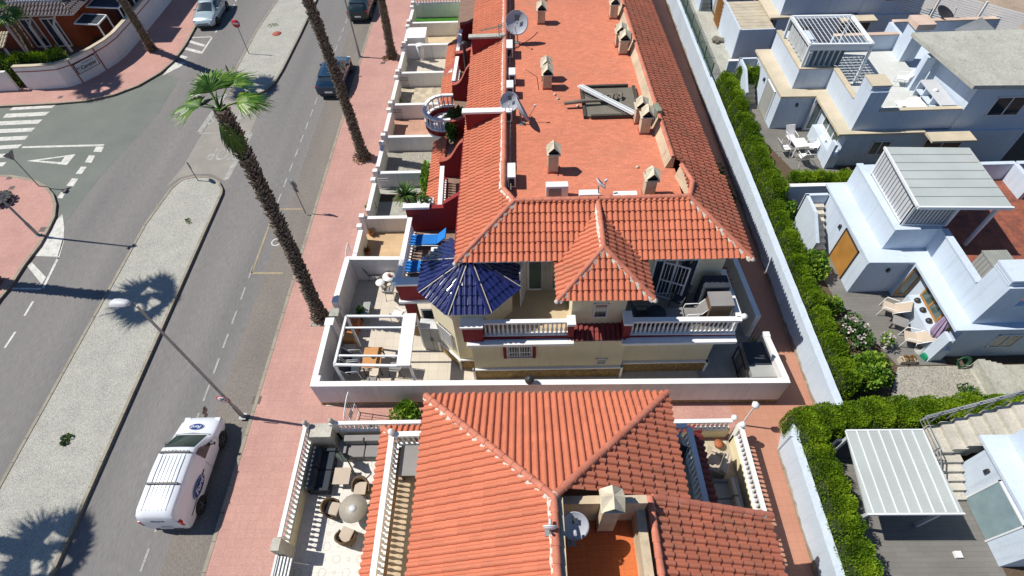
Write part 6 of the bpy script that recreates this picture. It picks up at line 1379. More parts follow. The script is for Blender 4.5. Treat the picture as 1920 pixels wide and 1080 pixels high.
# roof pergola of the orange door house
t = thing('roof_pergola', 'white ribbed metal pergola roof with louvred sides on the roof terrace', 'pergola', (17, 17.4, 4)); Z0, Z1 = 4.02, 5.45
rf = MB(); rf.add([(15.3, 15.6, 5.42), (18.8, 15.45, 5.42), (18.95, 19.0, 5.42), (15.5, 19.2, 5.42), (15.3, 15.6, 5.5), (18.8, 15.45, 5.5), (18.95, 19.0, 5.5), (15.5, 19.2, 5.5)], [(3, 2, 1, 0), (4, 5, 6, 7), (0, 1, 5, 4), (1, 2, 6, 5), (2, 3, 7, 6), (3, 0, 4, 7)]); rf.build('roof_panel', ROOFW, t)
rs = MB()
for k in range(1, 7): y = 15.62 + k * .51; rs.bar((15.36 + k * .02, y, 5.504), (18.82, y - .12, 5.504), .02, .02)
rs.build('roof_seam', METALG, t); e = MB(); e.bar((15.3, 15.6, 5.47), (15.5, 19.2, 5.47), .07, .1); e.bar((15.3, 15.57, 5.44), (18.85, 15.42, 5.44), .08, .13); e.build('gutter', METALW, t)
def louvre(parent, a, b, z0, z1, n, frame=METALW, slat=LGREY):
    f = MB(); a = Vector((a[0], a[1], 0)); b = Vector((b[0], b[1], 0)); up = Vector((0, 0, 1))
    for p in (a, b): f.bar(p + up * z0, p + up * z1, .11)
    f.bar(a + up * (z0 + .04), b + up * (z0 + .04), .07); f.bar(a + up * (z1 - .04), b + up * (z1 - .04), .07); fo = f.build('louvre_frame', frame, parent)
    s = MB(); d = (b - a).normalized()
    for k in range(1, n): p = a.lerp(b, k / n); s.bar(p + up * (z0 + .07), p + up * (z1 - .07), .035, .05)
    s.build('slats', METALG, fo); pn = MB(); nrm = Vector((-d.y, d.x, 0)) * .012
    pn.add([a + nrm + up * (z0 + .05), b + nrm + up * (z0 + .05), b + nrm + up * (z1 - .05), a + nrm + up * (z1 - .05)], [(0, 1, 2, 3)]); pn.build('panel', slat, fo)
louvre(t, (15.6, 16.05), (15.65, 19.2), Z0, Z1 - .05, 15); louvre(t, (15.6, 16.02), (17.3, 15.93), Z0, Z1 - .05, 12)
m = MB(); m.bar((18.65, 15.75, 3.0), (18.65, 15.75, 5.4), .12); m.build('post', METALW, t); m = MB(); m.bar((18.8, 18.9, 3.0), (18.8, 18.9, 5.4), .12); m.build('post', METALW, t)
t = thing('terrace_cabinet', 'grey striped outdoor cabinet on the red terrace', 'cabinet', (18.6, 14, 3)); p = G(1845, 500, 4.0); MB().box(18.0, 18.9, 13.3, 14.4, 3.0, 4.1).build('body', GREYM, t); m = MB(); m.box(17.97, 18.93, 13.27, 14.43, 4.1, 4.15)
for k in range(6): m.box(17.985, 18.0, 13.35 + k * .18, 13.37 + k * .18, 3.05, 4.1)
m.build('lid', M('striped_grey_lid', (.38, .4, .36, 1), .7, grid=(.12, 3, .01, (.6, .6, .6, 1))), t)
parasol_closed((19.6, 13.6, 3.0), 2.4, 'closed lilac parasol on the red terrace at the right edge', LILAC, (.5, .7), rw=.2)
# lattice pergola of the second house
t = thing('lattice_pergola', 'white lattice pergola with striped side curtains on the second house', 'pergola', (16.7, 29.5, 4)); zt = 5.25; cs = [(15.35, 28.0), (18.55, 27.85), (18.6, 30.9), (15.3, 31.0)]
e = MB()
for i in range(4): e.bar((*cs[i], zt), (*cs[(i + 1) % 4], zt), .13, .14)
e.bar((15.35, 28.0, zt - .2), (18.55, 27.85, zt - .2), .06, .2); e.build('frame', METALW, t)
s = MB()
for k in range(1, 14):
    x = 15.35 + k * 3.2 / 14; s.bar((x, 27.95, zt + .02), (x, 30.95, zt + .02), .02, .02)
s.build('roof_slats', METALW, t); s = MB()
for k in range(1, 11):
    y = 28 + k * .28
    for j in range(10): x = 15.5 + j * .31; s.add([(x, y, zt - .02), (x + .29, y, zt - .02), (x + .29, y + .2, zt - .14), (x, y + .2, zt - .14)], [(0, 1, 2, 3)])
s.build('roof_cloth', METALW, t)
def curtain(parent, a, b, z0, z1, n, mats):
    m = MB(); a = Vector((a[0], a[1], 0)); b = Vector((b[0], b[1], 0)); d = (b - a); nn = Vector((-d.y, d.x, 0)).normalized(); up = Vector((0, 0, 1))
    for k in range(n):
        p = a + d * k / n + nn * (.05 if k % 2 else -.05); q = a + d * (k + 1) / n + nn * (-.05 if k % 2 else .05)
        m.add([p + up * z0, q + up * z0, q + up * z1, p + up * z1], [(0, 1, 2, 3)], k % 2)
    m.build('curtain', mats, parent)
BLUEST = M('grey_blue_stripe', (.14, .22, .26, 1), .9)
curtain(t, (15.5, 28.1), (15.5, 30.9), 4.02, zt - .05, 13, [SCREEN, BLUEST]); curtain(t, (15.6, 28.05), (17.3, 27.98), 4.02, zt - .05, 12, [SCREEN, BLUEST])
for x, y in cs: m = MB(); m.bar((x, y, 3.0), (x, y, zt), .12); m.build('post', METALW, t)
# far side walls of the second terrace
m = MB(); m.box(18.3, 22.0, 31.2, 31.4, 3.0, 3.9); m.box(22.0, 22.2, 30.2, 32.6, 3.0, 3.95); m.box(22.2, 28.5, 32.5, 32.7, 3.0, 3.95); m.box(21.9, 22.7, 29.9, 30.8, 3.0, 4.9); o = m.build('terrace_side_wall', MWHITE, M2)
m = MB(); m.box(18.3, 22.0, 31.15, 31.45, 3.9, 3.97); m.box(22.2, 28.5, 32.45, 32.75, 3.95, 4.02); m.box(21.8, 22.8, 29.8, 30.9, 4.9, 5.2); m.build('terrace_coping', COPE_P, M2)
t = thing('outdoor_kitchen', 'white outdoor kitchen counter under the sloping roof slab', 'kitchen counter', (21.5, 25.5, 3)); m = MB(); m.box(21.2, 21.95, 24.3, 26.6, 3.82, 3.9); m.build('counter_top', LGREY, t); m = MB()
for y in (24.3, 25.1, 25.9, 26.55): m.box(21.2, 21.95, y, y + .07, 3.0, 3.82)
m.box(21.2, 21.95, 24.3, 26.6, 3.35, 3.4); m.box(21.88, 21.95, 24.3, 26.6, 3.0, 3.82); m.build('shelf_unit', MWHITE, t); MB().lathe((21.5, 25.6, 3.9), [(.12, 0), (.14, .04), (.05, .1), (0, .1)], 12).build('basin', METALW, t)
for i, (x, y) in enumerate(((19.1, 24.8), (20.1, 24.7), (20.8, 24.9))): lounger((x, y, 3.0), math.pi * (.5 if i else 0), ('white slatted lounger by the coping, left of three', 'white slatted lounger by the coping, middle of three', 'white slatted lounger by the kitchen counter')[i], WHITE_T, METALW, 'white loungers on the second terrace', .5)
chair((20.9, 27.6, 3.0), 2.8, 'white chair by the glazed door of the second terrace', WHITE_T, METALW)
p = G(1752, 60, 3.0); t = dish((p.x, p.y, 3.0), .6, (.3, -.3, .9), 1.1, 'dark mesh dish beside the far terrace chimney', mat=MATS['dark_metal'], patch=False, group='dark dishes')
# gabled garden shed on the far terrace
t = thing('garden_shed', 'small garden shed with grey gable roof at the top right', 'shed', (26, 30, 3)); a = G(1826, 45, 4.3); sx0, sy0 = 24.9, 28.8
m = MB(); m.box(sx0, sx0 + 2.0, sy0, sy0 + 2.0, 3.0, 4.3); m.add([(sx0, sy0, 4.3), (sx0 + 2, sy0, 4.3), (sx0 + 1, sy0, 4.9)], [(0, 1, 2)]); m.add([(sx0, sy0 + 2, 4.3), (sx0 + 2, sy0 + 2, 4.3), (sx0 + 1, sy0 + 2, 4.9)], [(2, 1, 0)]); m.build('wall', MATS['beige_floor_tile'], t)
m = MB(); m.add([(sx0 - .12, sy0 - .15, 4.28), (sx0 + 1, sy0 - .15, 4.95), (sx0 + 1, sy0 + 2.1, 4.95), (sx0 - .12, sy0 + 2.1, 4.28)], [(0, 1, 2, 3)]); m.add([(sx0 + 2.12, sy0 - .15, 4.28), (sx0 + 1, sy0 - .15, 4.95), (sx0 + 1, sy0 + 2.1, 4.95), (sx0 + 2.12, sy0 + 2.1, 4.28)], [(0, 1, 2, 3)]); m.build('roof', SLATE, t)
m = MB(); m.box(sx0 + .4, sx0 + 1.6, sy0 - .02, sy0, 3.1, 4.1); m.build('door', BLACK, t); m = MB(); m.box(sx0 - .02, sx0, sy0 + .7, sy0 + 1.3, 3.6, 4.1); m.build('window', DARKM, t)
t = thing('slatted_fence', 'white slatted fence panels by the pale ground at the top right', 'fence', (27, 33, 1))
for k in range(3):
    m = MB(); a = Vector((24.2 + k * 1.7, 36.4 - k * 1.6, 0)); b = Vector((25.8 + k * 1.7, 34.9 - k * 1.6, 0))
    for j in range(12): m.bar(a + Vector((0, 0, 3.1 + j * .13)), b + Vector((0, 0, 3.1 + j * .13)), .03, .08)
    m.bar(a + Vector((0, 0, 3)), a + Vector((0, 0, 4.7)), .1); m.build('panel', METALW, t)
# slatted patio roof of the farthest house
t = thing('patio_roof', 'slatted cream patio roof on white panels at the top edge', 'patio roof', (15, 36.5, EG)); m = MB(); m.box(14.2, 16.4, 34.8, 38.6, 2.5, 2.58); m.build('roof_boards', M('slatted_boards', (.62, .55, .42, 1), .8, grid=(9, .42, .02, (.45, .42, .38, 1))), t)
m = MB(); m.box(14.15, 14.24, 34.75, 38.6, EG, 2.62); m.box(14.15, 16.4, 34.72, 34.8, EG, 2.62); m.build('side_panels', MWHITE, t)
t = thing('trellis', 'brown wooden lattice beside the top stair', 'trellis', (14.5, 40, EG)); m = MB()
for k in range(12): m.bar((14.15, 38.7 + k * .12, EG), (14.15, 38.9 + k * .12, 2.4), .03)
for k in range(8): m.bar((14.17, 38.7, EG + .1 + k * .24), (14.17, 40.2, EG + .1 + k * .24), .03)
m.build('lattice', WOOD, t)
t = thing('mesh_fence', 'green mesh fence on top of the white retaining wall', 'fence', (11.8, 36, 1.5)); 
for k in range(9):
    m = MB(); m.bar((11.75, 31.2 + k * 2, EG), (11.75, 31.2 + k * 2, 2.5), .05); m.build('post', NET, t)
m = MB()
for k in range(9): m.bar((11.75, 31.2, 1.6 + k * .11), (11.75, 47.2, 1.6 + k * .11), .02)
for k in range(110): m.bar((11.75, 31.2 + k * .145, 1.55), (11.75, 31.2 + k * .145, 2.48), .018)
m.build('mesh', NET, t)
p = G(1347, 78, EG); cl = MB(); rnd = random.Random(8)
for k in range(8): cl.tube([(p.x + rnd.uniform(-.4, .4), p.y + rnd.uniform(-.4, .4), EG + .1) for _ in range(3)], [.1, .16, .08], 7)
tag(cl.build('rolled_cover', BROOF), 'crumpled brown cover heaped on the patio at the top', 'cover')
for i, (x0, x1, y, lb) in enumerate(((13.0, 22.0, 20.7, 'white wall below the hedge between the two middle modern houses'), (13.0, 16.0, 32.2, 'white wall behind the short hedge at the head of the second patio'))):
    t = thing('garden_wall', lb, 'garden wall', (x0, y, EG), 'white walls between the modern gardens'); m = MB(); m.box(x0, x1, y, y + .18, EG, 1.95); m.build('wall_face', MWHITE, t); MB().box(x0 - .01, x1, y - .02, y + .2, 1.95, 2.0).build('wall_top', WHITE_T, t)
# ---- carport beside the lower right house
t = thing('carport', 'carport with ribbed pale metal roof beside the conifer hedge', 'carport', (12.3, 6.3, EG)); zc = 2.75
m = MB(); m.add([(10.85, 7.72, zc), (13.38, 7.7, zc), (13.45, 4.95, zc), (10.5, 4.95, zc), (10.85, 7.72, zc - .08), (13.38, 7.7, zc - .08), (13.45, 4.95, zc - .08), (10.5, 4.95, zc - .08)], [(0, 1, 2, 3), (7, 6, 5, 4), (0, 1, 5, 4), (1, 2, 6, 5), (2, 3, 7, 6), (3, 0, 4, 7)]); m.build('roof_panel', ROOFW, t)
m = MB()
for k in range(0, 8): x = 10.7 + k * .37; m.bar((x + .12, 7.68, zc + .01), (x, 4.98, zc + .01), .03, .03)
m.bar((10.85, 7.7, zc), (13.4, 7.68, zc), .05, .06); m.bar((10.5, 4.96, zc - .03), (13.46, 4.94, zc - .03), .05, .12); m.build('roof_rib', METALW, t)
for x, y in ((13.2, 5.15), (13.2, 7.5), (10.9, 5.15), (10.9, 7.5)): m = MB(); m.bar((x, y, EG), (x, y, zc - .1), .1); m.build('post', LGREY, t)
m = MB(); m.box(10.7, 13.1, 7.5, 7.6, EG, 2.3); m.build('back_panel', NAVYF, t); p = G(1793, 1041, EG); MB().box(p.x - .1, p.x + .1, p.y - .1, p.y + .1, EG + .02, EG + .15).build('light_cube', WHITE_T); tag(bpy.data.objects['light_cube'], 'small white cube on the grey deck', 'lamp')
# stepped stair with steel rails
t = thing('outdoor_stair', 'pale outdoor stair with steel handrails behind the carport', 'stair', (15, 7.6, EG)); 
for k in range(5):
    m = MB(); m.box(14.0, 15.25, 5.95 + k * .27, 6.3 + k * .27, EG + .02 + k * .17, EG + .17 + (k + 0) * .17); m.build('tread', CONC2, t)
for k in range(11):
    m = MB(); x0 = 14.0 + k * .42; m.box(x0 - (0 if k else .02), x0 + .5, 7.25 + k * .045, 8.25 + k * .06, EG + .1 + k * .13, EG + .9 + k * .17); m.build('tread', CONC2, t)
m = MB()
for j in range(3): m.tube([(13.95, 5.9, EG + .6 + j * .17), (13.95, 7.2, EG + 1.5 + j * .17), (13.95, 8.3, EG + 1.5 + j * .17), (18.6, 8.95, EG + 3.2 + j * .17)], .024, 6)
for k in range(5): y = 5.9 + k * .32; m.tube([(13.95, y, EG + k * .2), (13.95, y, EG + .95 + k * .22)], .022, 6)
for k in range(1, 9): s_ = k / 8; m.tube([(13.95 + s_ * 4.6, 8.3 + s_ * .65, EG + .8 + s_ * 1.7), (13.95 + s_ * 4.6, 8.3 + s_ * .65, EG + 1.85 + s_ * 1.7)], .022, 6)
m.build('handrail', METALG, t)
# ================================================================ HEDGES AND GARDEN PLANTS
hg = 'clipped conifer hedges'
hedge_run('hedge', [(12.42, 10.3), (12.4, 14.6)], .95, EG, 1.95, 'conifer hedge beside the white flowering bushes of the orange door house', hg, seed=21)
hedge_run('hedge', [(12.38, 14.9), (12.38, 19.6)], .9, EG, 1.95, 'conifer hedge between the boundary wall and the stair of the orange door house', hg, seed=22)
hedge_run('hedge', [(12.6, 20.6), (12.55, 30.6)], 1.05, EG, 2.25, 'tall conifer hedge beside the patio of the lattice pergola house', hg, seed=23, bump=.95)
hedge_run('hedge', [(13.5, 30.9), (16.0, 31.2)], 1.0, EG, 2.3, 'short conifer hedge at the head of the second patio', hg, seed=24)
hedge_run('hedge', [(13.9, 21.55), (25.0, 21.5)], .95, EG, 2.0, 'conifer hedge between the two middle modern houses', hg, seed=25)
hedge_run('hedge', [(10.2, 8.6), (13.6, 8.85), (26, 9.0)], 1.25, EG, 2.1, 'conifer hedge running east behind the carport', hg, seed=26, bump=.85)
hedge_run('hedge', [(10.3, 8.0), (10.3, 1.0)], 1.0, EG, 2.15, 'conifer hedge running down beside the carport on the near retaining wall', hg, seed=27)
shrub('bush', (13.75, 10.75, EG), (.95, .75, .65), 'big rounded bright green bush below the flowering bushes', 'bush', 3200, .13, L_SHRUB, 31, blobs=9)
shrub('flowering_bush', (13.75, 12.7, EG), (.5, .7, .55), 'loose bush with white flowers beside the grey deck', 'bush', 900, .12, L_CLIMB, 32, blobs=7, flowers=26)
shrub('flowering_bush', (14.9, 12.3, EG), (.3, .3, .4), 'small pink and white flowering bush at the deck edge', 'bush', 200, .1, L_SHRUB, 33, blobs=4, flowers=14)
shrub('leafy_bush', (13.3, 13.9, EG), (.4, .4, .5), 'loose leafy bush beside the deck steps', 'bush', 600, .12, L_SHRUB, 36, blobs=5)
shrub('citrus_tree', (13.35, 16.3, EG), (.62, .72, .62), 'round citrus tree in front of the orange door', 'tree', 1500, .13, L_SHRUB, 34, blobs=7)
shrub('citrus_tree', (12.95, 19.9, EG), (.45, .5, .55), 'small round tree at the top of the lower hedge', 'tree', 900, .13, L_SHRUB, 35, blobs=6)
shrub('low_shrub', (17.2, 10.1, EG), (.45, .3, .22), 'low grey green shrub on the gravel by the lower steps', 'shrub', 260, .09, L_CLIMB, 37, blobs=4)
shrub('leafy_bush', (20.3, 10.4, EG), (.6, .5, .5), 'dark leafy bush at the right edge above the hedge', 'bush', 700, .12, L_CLIMB, 38, blobs=5)
for i, y in enumerate((14.2, 13.6)): t = MB().box(13.75, 14.3, y - .1, y + .1, EG, EG + .14); tag(t.build('deck_step', MATS['grey_deck']), ('upper wooden step from the deck to the shrubs', 'lower wooden step from the deck to the shrubs')[i], 'step', 'deck steps')
m = MB()
for k in range(4): m.box(18.1 + k * .3, 18.38 + k * .3, 9.75, 11.3, EG, EG + .16 - k * .0 + (3 - k) * .12)
tag(m.build('garden_steps', CONC), 'grey garden steps between the gravel and the lower path', 'steps')
# patio furniture
chair((15.75, 14.0, EG + .02), -.55 + math.pi, 'white framed deck chair nearest the garage wall', MATS['beige_fabric'], WHITE_T, 'white framed deck chairs', w_=.6, recl=.3); chair((16.0, 12.45, EG + .02), math.pi - .35, 'white framed deck chair beside the lilac parasol', MATS['beige_fabric'], WHITE_T, 'white framed deck chairs', w_=.6, recl=.3)
rect_table((15.95, 13.25, EG + .02), .6, .5, .4, -.5, 'low mesh table between the white deck chairs', GREYF, DARKM)
parasol_closed((16.45, 12.0, EG + .02), 2.2, 'closed lilac parasol leaning on the deck of the orange door house', LILAC, (.25, .5), rw=.2)
for i, y in enumerate((14.0, 13.5, 12.95)): m = MB().lathe((16.72, y, 1.42), [(.08, 0), (.13, .05), (.1, .14), (0, .16)], 10); tag(m.build('dark_vase', DARKM), ('dark dish on the white sill, farthest of three', 'dark dish on the white sill, middle of three', 'dark dish on the white sill, nearest of three')[i], 'dish', 'dark dishes on the white sill')
t = thing('planter', 'stone planter with reddish plants at the deck corner', 'planter', (15.55, 11.5, EG)); MB().box(15.3, 15.95, 11.4, 11.65, EG + .02, EG + .25).build('box', MATS['stone_coping'], t); m = MB(); rnd = random.Random(3)
for k in range(3): leaf_cloud(m, (15.45 + k * .15, 11.52, EG + .3), (.12, .1, .08), 60, .07, rnd)
m.build('foliage', L_RUSSET, t, fixn=False)
m = MB(); 
for k in range(5): 
    pts = [(17.6 + math.cos(a * .7) * (.2 + k * .02), 11.25 + math.sin(a * .7) * .08, EG + .35 + math.sin(a * .7) * .25 + k * .02) for a in range(10)]; m.tube(pts, .022, 5)
tag(m.build('garden_hose', M('hose_green', (.02, .14, .06, 1), .5)), 'coiled dark green garden hose on the wall by the gravel', 'hose'); m = MB().obox((16.4, 11.7, EG + .02), (.16, .3, .2), .4, 0, .8); tag(m.build('watering_can', M('can_green', (.01, .3, .15, 1), .4)), 'small green watering can at the deck corner', 'watering can')
rect_table((15.3, 24.9, EG + .02), .75, .75, .74, .1, 'square white patio table of the second house', WHITE_T, METALW)
for i, (x, y, r) in enumerate(((14.6, 24.9, 0), (15.2, 25.75, -1.6), (15.35, 24.1, 1.5), (16.1, 25.0, 3.1))): chair((x, y, EG + .02), r + .15, ('white patio chair left of the square table', 'white patio chair beyond the square table', 'white patio chair in front of the square table', 'white patio chair right of the square table')[i], WHITE_T, METALW, 'white patio chairs')
# ================================================================ PARKED CARS
M_VG = M('van_windscreen', (.035, .06, .055, 1), .06, var=.2, fine=0, spec=.8)
def lerp(a, b, s): return a + (b - a) * s
def car(name, label, loc, rz, st, paint, wheels, wr, windows, shields, group='cars parked along the kerb', lights=None, van=False, cat='car'):
    t = thing(name, label, cat, ORI, group)
    def stat(x):
        for a, b in zip(st, st[1:]):
            if a[0] <= x <= b[0]: s = (x - a[0]) / (b[0] - a[0]); return [lerp(p, q, s) for p, q in zip(a, b)]
        return list(st[0] if x < st[0][0] else st[-1])
    def sec(x):
        _, zb, zl, zt, hl, hb, ht = stat(x)
        return [(hl * .93, zb), (hl, zb + .1), (hb, lerp(zb, zl, .55)), (hb * .99, zl), (lerp(hb * .99, ht, .5), lerp(zl, zt, .52)), (ht, zt - .07 * min(1, (zt - zl) * 4)), (ht * .93, zt - .015), (ht * .5, zt + .012), (0, zt + .02)]
    xs = []
    for a, b in zip(st, st[1:]):
        n = max(1, int((b[0] - a[0]) / .12)); xs += [lerp(a[0], b[0], k / n) for k in range(n)]
    xs.append(st[-1][0]); m = MB(); vs = []; K = 17
    for x in xs:
        s = sec(x); ring = [(x, -y, z) for y, z in s] + [(x, y, z) for y, z in s[-2::-1]]; vs += ring
    m.add(vs, [(i * K + k, i * K + k + 1, (i + 1) * K + k + 1, (i + 1) * K + k) for i in range(len(xs) - 1) for k in range(K - 1)], 0, True)
    m.add(vs[:K], [tuple(range(K))]); m.add(vs[-K:], [tuple(range(K))[::-1]]); m.add([vs[i * K] for i in range(len(xs))] + [vs[i * K + K - 1] for i in reversed(range(len(xs)))], [tuple(range(2 * len(xs)))])
    body = m.build('body', paint, t); 
    def surf(x, k, f, side, off=.008):
        s = sec(x); (y0, z0), (y1, z1) = s[k], s[k + 1]; y = lerp(y0, y1, f); z = lerp(z0, z1, f); ny, nz = (z1 - z0), -(y1 - y0); l = math.hypot(ny, nz) or 1
        return Vector((x, side * (y + off * ny / l), z + off * abs(nz) / l))
    for nm, pts in windows:      # pts: list of (x, k, f) outlines on the flank
        for side in (-1, 1):
            if nm == 'right_window' and side == 1 or nm == 'left_window' and side == -1: continue
            g = MB(); xs_ = sorted(set(p[0] for p in pts)); xa, xb = xs_[0], xs_[-1]; lo = [p for p in pts if p[1] == 3]; hi = [p for p in pts if p[1] == 4]
            x0l, x1l = min(p[0] for p in lo), max(p[0] for p in lo); x0h, x1h = min(p[0] for p in hi), max(p[0] for p in hi); f0 = lo[0][2]; f1 = hi[0][2]; vs_ = []
            for r_ in range(5):
                q_ = r_ / 4
                for c_i in range(7):
                    xx = lerp(lerp(x0l, x0h, q_), lerp(x1l, x1h, q_), c_i / 6); kk = lerp(3 + f0, 4 + f1, q_); k_ = min(4, int(kk)); vs_.append(surf(xx, k_, kk - k_, side, .014))
            g.add(vs_, [(r_ * 7 + c_i, r_ * 7 + c_i + 1, r_ * 7 + c_i + 8, r_ * 7 + c_i + 7) for r_ in range(4) for c_i in range(6)]); g.build('side_window', GLASS, t)
    for nm, xa, xb, wk in shields:
        g = MB(); n = 6; vs = []
        for i in range(n + 1):
            x = lerp(xa, xb, i / n); s = sec(x); y = s[6][0] * wk; vs += [(x, -y, s[6][1] + .012), (x, -y * .5, s[7][1] + .012), (x, 0, s[8][1] + .012), (x, y * .5, s[7][1] + .012), (x, y, s[6][1] + .012)]
        g.add(vs, [(i * 5 + k, i * 5 + k + 1, i * 5 + k + 6, i * 5 + k + 5) for i in range(n) for k in range(4)], 0, True); g.build(nm, M_VG if van else GLASS, t)
    for x in wheels:
        for sd in (-1, 1):
            hw = stat(x)[5]; R = Matrix.Rotation(math.radians(90) * (-sd), 3, 'X')
            MB().lathe((x, sd * (hw - .05), wr + .01), [(0, 0), (wr + .045, 0), (wr + .045, .056), (0, .056)], 22, 0, R).build('wheel_arch', TYRE, t)
            wo = MB().lathe((x, sd * (hw - .19), wr), [(wr * .7, 0), (wr, .01), (wr, .2), (wr * .9, .225), (wr * .62, .225), (wr * .6, .2)], 24, 0, R).build('wheel', TYRE, t)
            rm = MB().lathe((x, sd * (hw - .19), wr), [(wr * .62, .18), (wr * .6, .21), (wr * .1, .2), (0, .2)], 24, 1, R)
            for k in range(5):
                a = k * 2 * math.pi / 5; c_ = Vector((x, sd * (hw + .025), wr)); rm.bar(c_, c_ + Vector((math.cos(a) * wr * .6, 0, math.sin(a) * wr * .6)), .05, .02, 0)
            rm.build('rim', [RIM, TYRE], wo)
    for nm, x0, x1, y0, y1, z0, z1, mt in (lights or []):
        for sd in (-1, 1):
            MB().box(x0, x1, sd * y0, sd * y1, z0, z1).build(nm, mt, t, bevel=.015)
    fx = st[-1][0]; rx = st[0][0]
    def mirror(x, hw, z): 
        for sd in (-1, 1): MB().obox((x, sd * (hw + .1), z), (.1, .2, .13)).build('door_mirror', DARKM if van else paint, t, bevel=.03)
    mirror(*((.82, .84, 1.0) if van else (.55, .82, .92)))
    for sx in (rx + .0, fx - .0):
        MB().box(sx - .03, sx + .03, -.55, .55, .3, .42).build('bumper', DARKM, t, bevel=.02)
    pl_ = MB(); 
    pl_.box(rx - .045, rx - .03, -.25, .25, .5 if not van else .55, .61 if not van else .66); pl_.build('number_plate', SIGNW, t)
    for x in (wheels[1] + .45, -.25): 
        for sd in (-1, 1): p = surf(x, 2, .8, sd, .012); MB().box(p.x - .09, p.x + .09, min(p.y, p.y + sd * .02), max(p.y, p.y + sd * .02), p.z - .015, p.z + .02).build('door_handle', DARKM, t)
    return t, surf, sec
vst = [(-2.10, .38, .95, 1.02, .76, .79, .70), (-2.07, .33, 1.0, 1.50, .80, .83, .70), (-1.98, .28, 1.02, 1.70, .83, .86, .69), (-1.8, .26, 1.02, 1.77, .85, .87, .70), (-.5, .25, 1.03, 1.80, .86, .88, .71), (.15, .25, 1.03, 1.77, .86, .88, .70), (.42, .25, 1.03, 1.69, .86, .88, .68),
       (1.12, .25, 1.0, 1.15, .86, .87, .70), (1.25, .26, .97, 1.07, .85, .86, .70), (1.75, .28, .84, .95, .83, .83, .66), (1.98, .32, .68, .80, .74, .74, .60), (2.08, .38, .52, .58, .62, .62, .5)]
vt, vsurf, vsec = car('delivery_van', 'white delivery van with blue oval logos and two black roof bars', None, 0, vst, CARWHITE, (1.25, -1.27), .31,
    [('w', [(.2, 3, .15), (.98, 3, .15), (.48, 4, .7), (.2, 4, .7)])], [('windscreen', .44, 1.12, .98)],
    lights=[('tail_lamp', -2.1, -2.0, .7, .82, .8, 1.25, REDL), ('headlamp', 1.8, 1.98, .52, .76, .72, .84, CLEARL)], van=True, cat='van', group=None)
for x in (.2, -.95):
    z = vsec(x)[8][1]; MB().box(x - .035, x + .035, -.62, .62, z + .05, z + .085).box(x - .035, x + .035, -.6, -.54, z - .03, z + .06).box(x - .035, x + .035, .54, .6, z - .03, z + .06).build('roof_bar', DARKM, vt, bevel=.01)
rb_ = MB()
for k in range(7):
    y = -.45 + k * .15; pts = [(x, y, vsec(x)[7][1] + .012) for x in (-1.85, -1.2, -.5, .0, .3)]
    for a, b in zip(pts, pts[1:]): rb_.bar(a, b, .022, .014)
rb_.build('roof_ribs', M('groove_grey', (.42, .46, .52, 1), .5), vt)
gl_ = MB(); gl_.tube([(-2.02, .0, 1.0), (-2.02, .0, 1.62)], .006, 4); gl_.build('door_seam', DARKM, vt)
tr_ = MB(); tr_.tube([(-1.75, -.89, .72), (-.95, -.9, .78)], .012, 5); tr_.tube([(.12, -.885, .4), (.12, -.885, 1.03)], .005, 4); tr_.tube([(1.08, -.885, .42), (1.1, -.88, 1.0)], .005, 4); tr_.tube([(.12, .885, .4), (.12, .885, 1.03)], .005, 4); tr_.build('slide_rail', DARKM, vt)
tm = MB(); tm.box(1.98, 2.1, -.62, .62, .42, .56); tm.build('front_grille', DARKM, vt, bevel=.02); tm = MB(); tm.tube([(1.16, -.72, 1.09), (1.2, 0, 1.13), (1.16, .72, 1.09)], .022, 6); tm.build('wiper_cowl', DARKM, vt)
MB().tube([(.3, 0, 1.78), (.18, 0, 2.02)], .008, 5).build('aerial', DARKM, vt)
def oval_logo(c, ux, uy, a, b, parent):
    c = Vector(c); ux = Vector(ux).normalized(); uy = Vector(uy).normalized(); n = ux.cross(uy)
    def ell(k, off, mat, nm): m = MB(); m.add([c + ux * math.cos(t * .2618) * a * k + uy * math.sin(t * .2618) * b * k + n * off for t in range(24)], [tuple(range(24))]); return m.build(nm, mat, parent, fixn=False)
    ell(1, .006, LOGOB, 'logo_plate'); ell(.94, .009, SIGNW, 'logo_ring'); ell(.90, .012, LOGOB, 'logo_field')
    text_mb('Ford', b * 1.25, SIGNW, c, ux, uy, shear=.35, lift=.016, name='logo_lettering', parent=parent, off=.004 * b * 4, xs=1.15)
s0 = vsurf(-.75, 2, .35, -1, .012); s1 = vsurf(-.75, 2, .95, -1, .012); s2 = vsurf(-.75, 3, .3, -1, .012)
oval_logo((-.78, -.915, .93), (1, 0, 0), (0, .05, 1), .46, .22, vt)
zh = (vsec(1.5)[8][1]); sl_ = (vsec(1.72)[8][1] - vsec(1.3)[8][1]) / .42
oval_logo((1.5, 0, zh + .006), (0, 1, 0), (-1, 0, -sl_), .32, .15, vt)
oval_logo((-2.075, 0, 1.3), (0, -1, 0), (.15, 0, 1), .3, .1, vt)
place(vt, (-12.88, 7.5, 0), math.radians(90)); vt.scale = (1, .93, .95)
hst = [(-2.05, .4, .8, .86, .74, .76, .62), (-2.0, .32, .9, 1.02, .80, .82, .60), (-1.85, .28, .93, 1.22, .84, .85, .58), (-1.45, .26, .93, 1.44, .86, .87, .58), (-.9, .25, .93, 1.5, .87, .88, .60), (0, .25, .92, 1.5, .87, .88, .60), (.3, .25, .92, 1.42, .87, .88, .59), (1.0, .25, .9, 1.02, .86, .87, .66), (1.2, .26, .88, .97, .85, .86, .66), (1.75, .28, .78, .86, .82, .83, .62), (2.0, .32, .62, .70, .72, .73, .56), (2.1, .38, .5, .54, .6, .6, .5)]
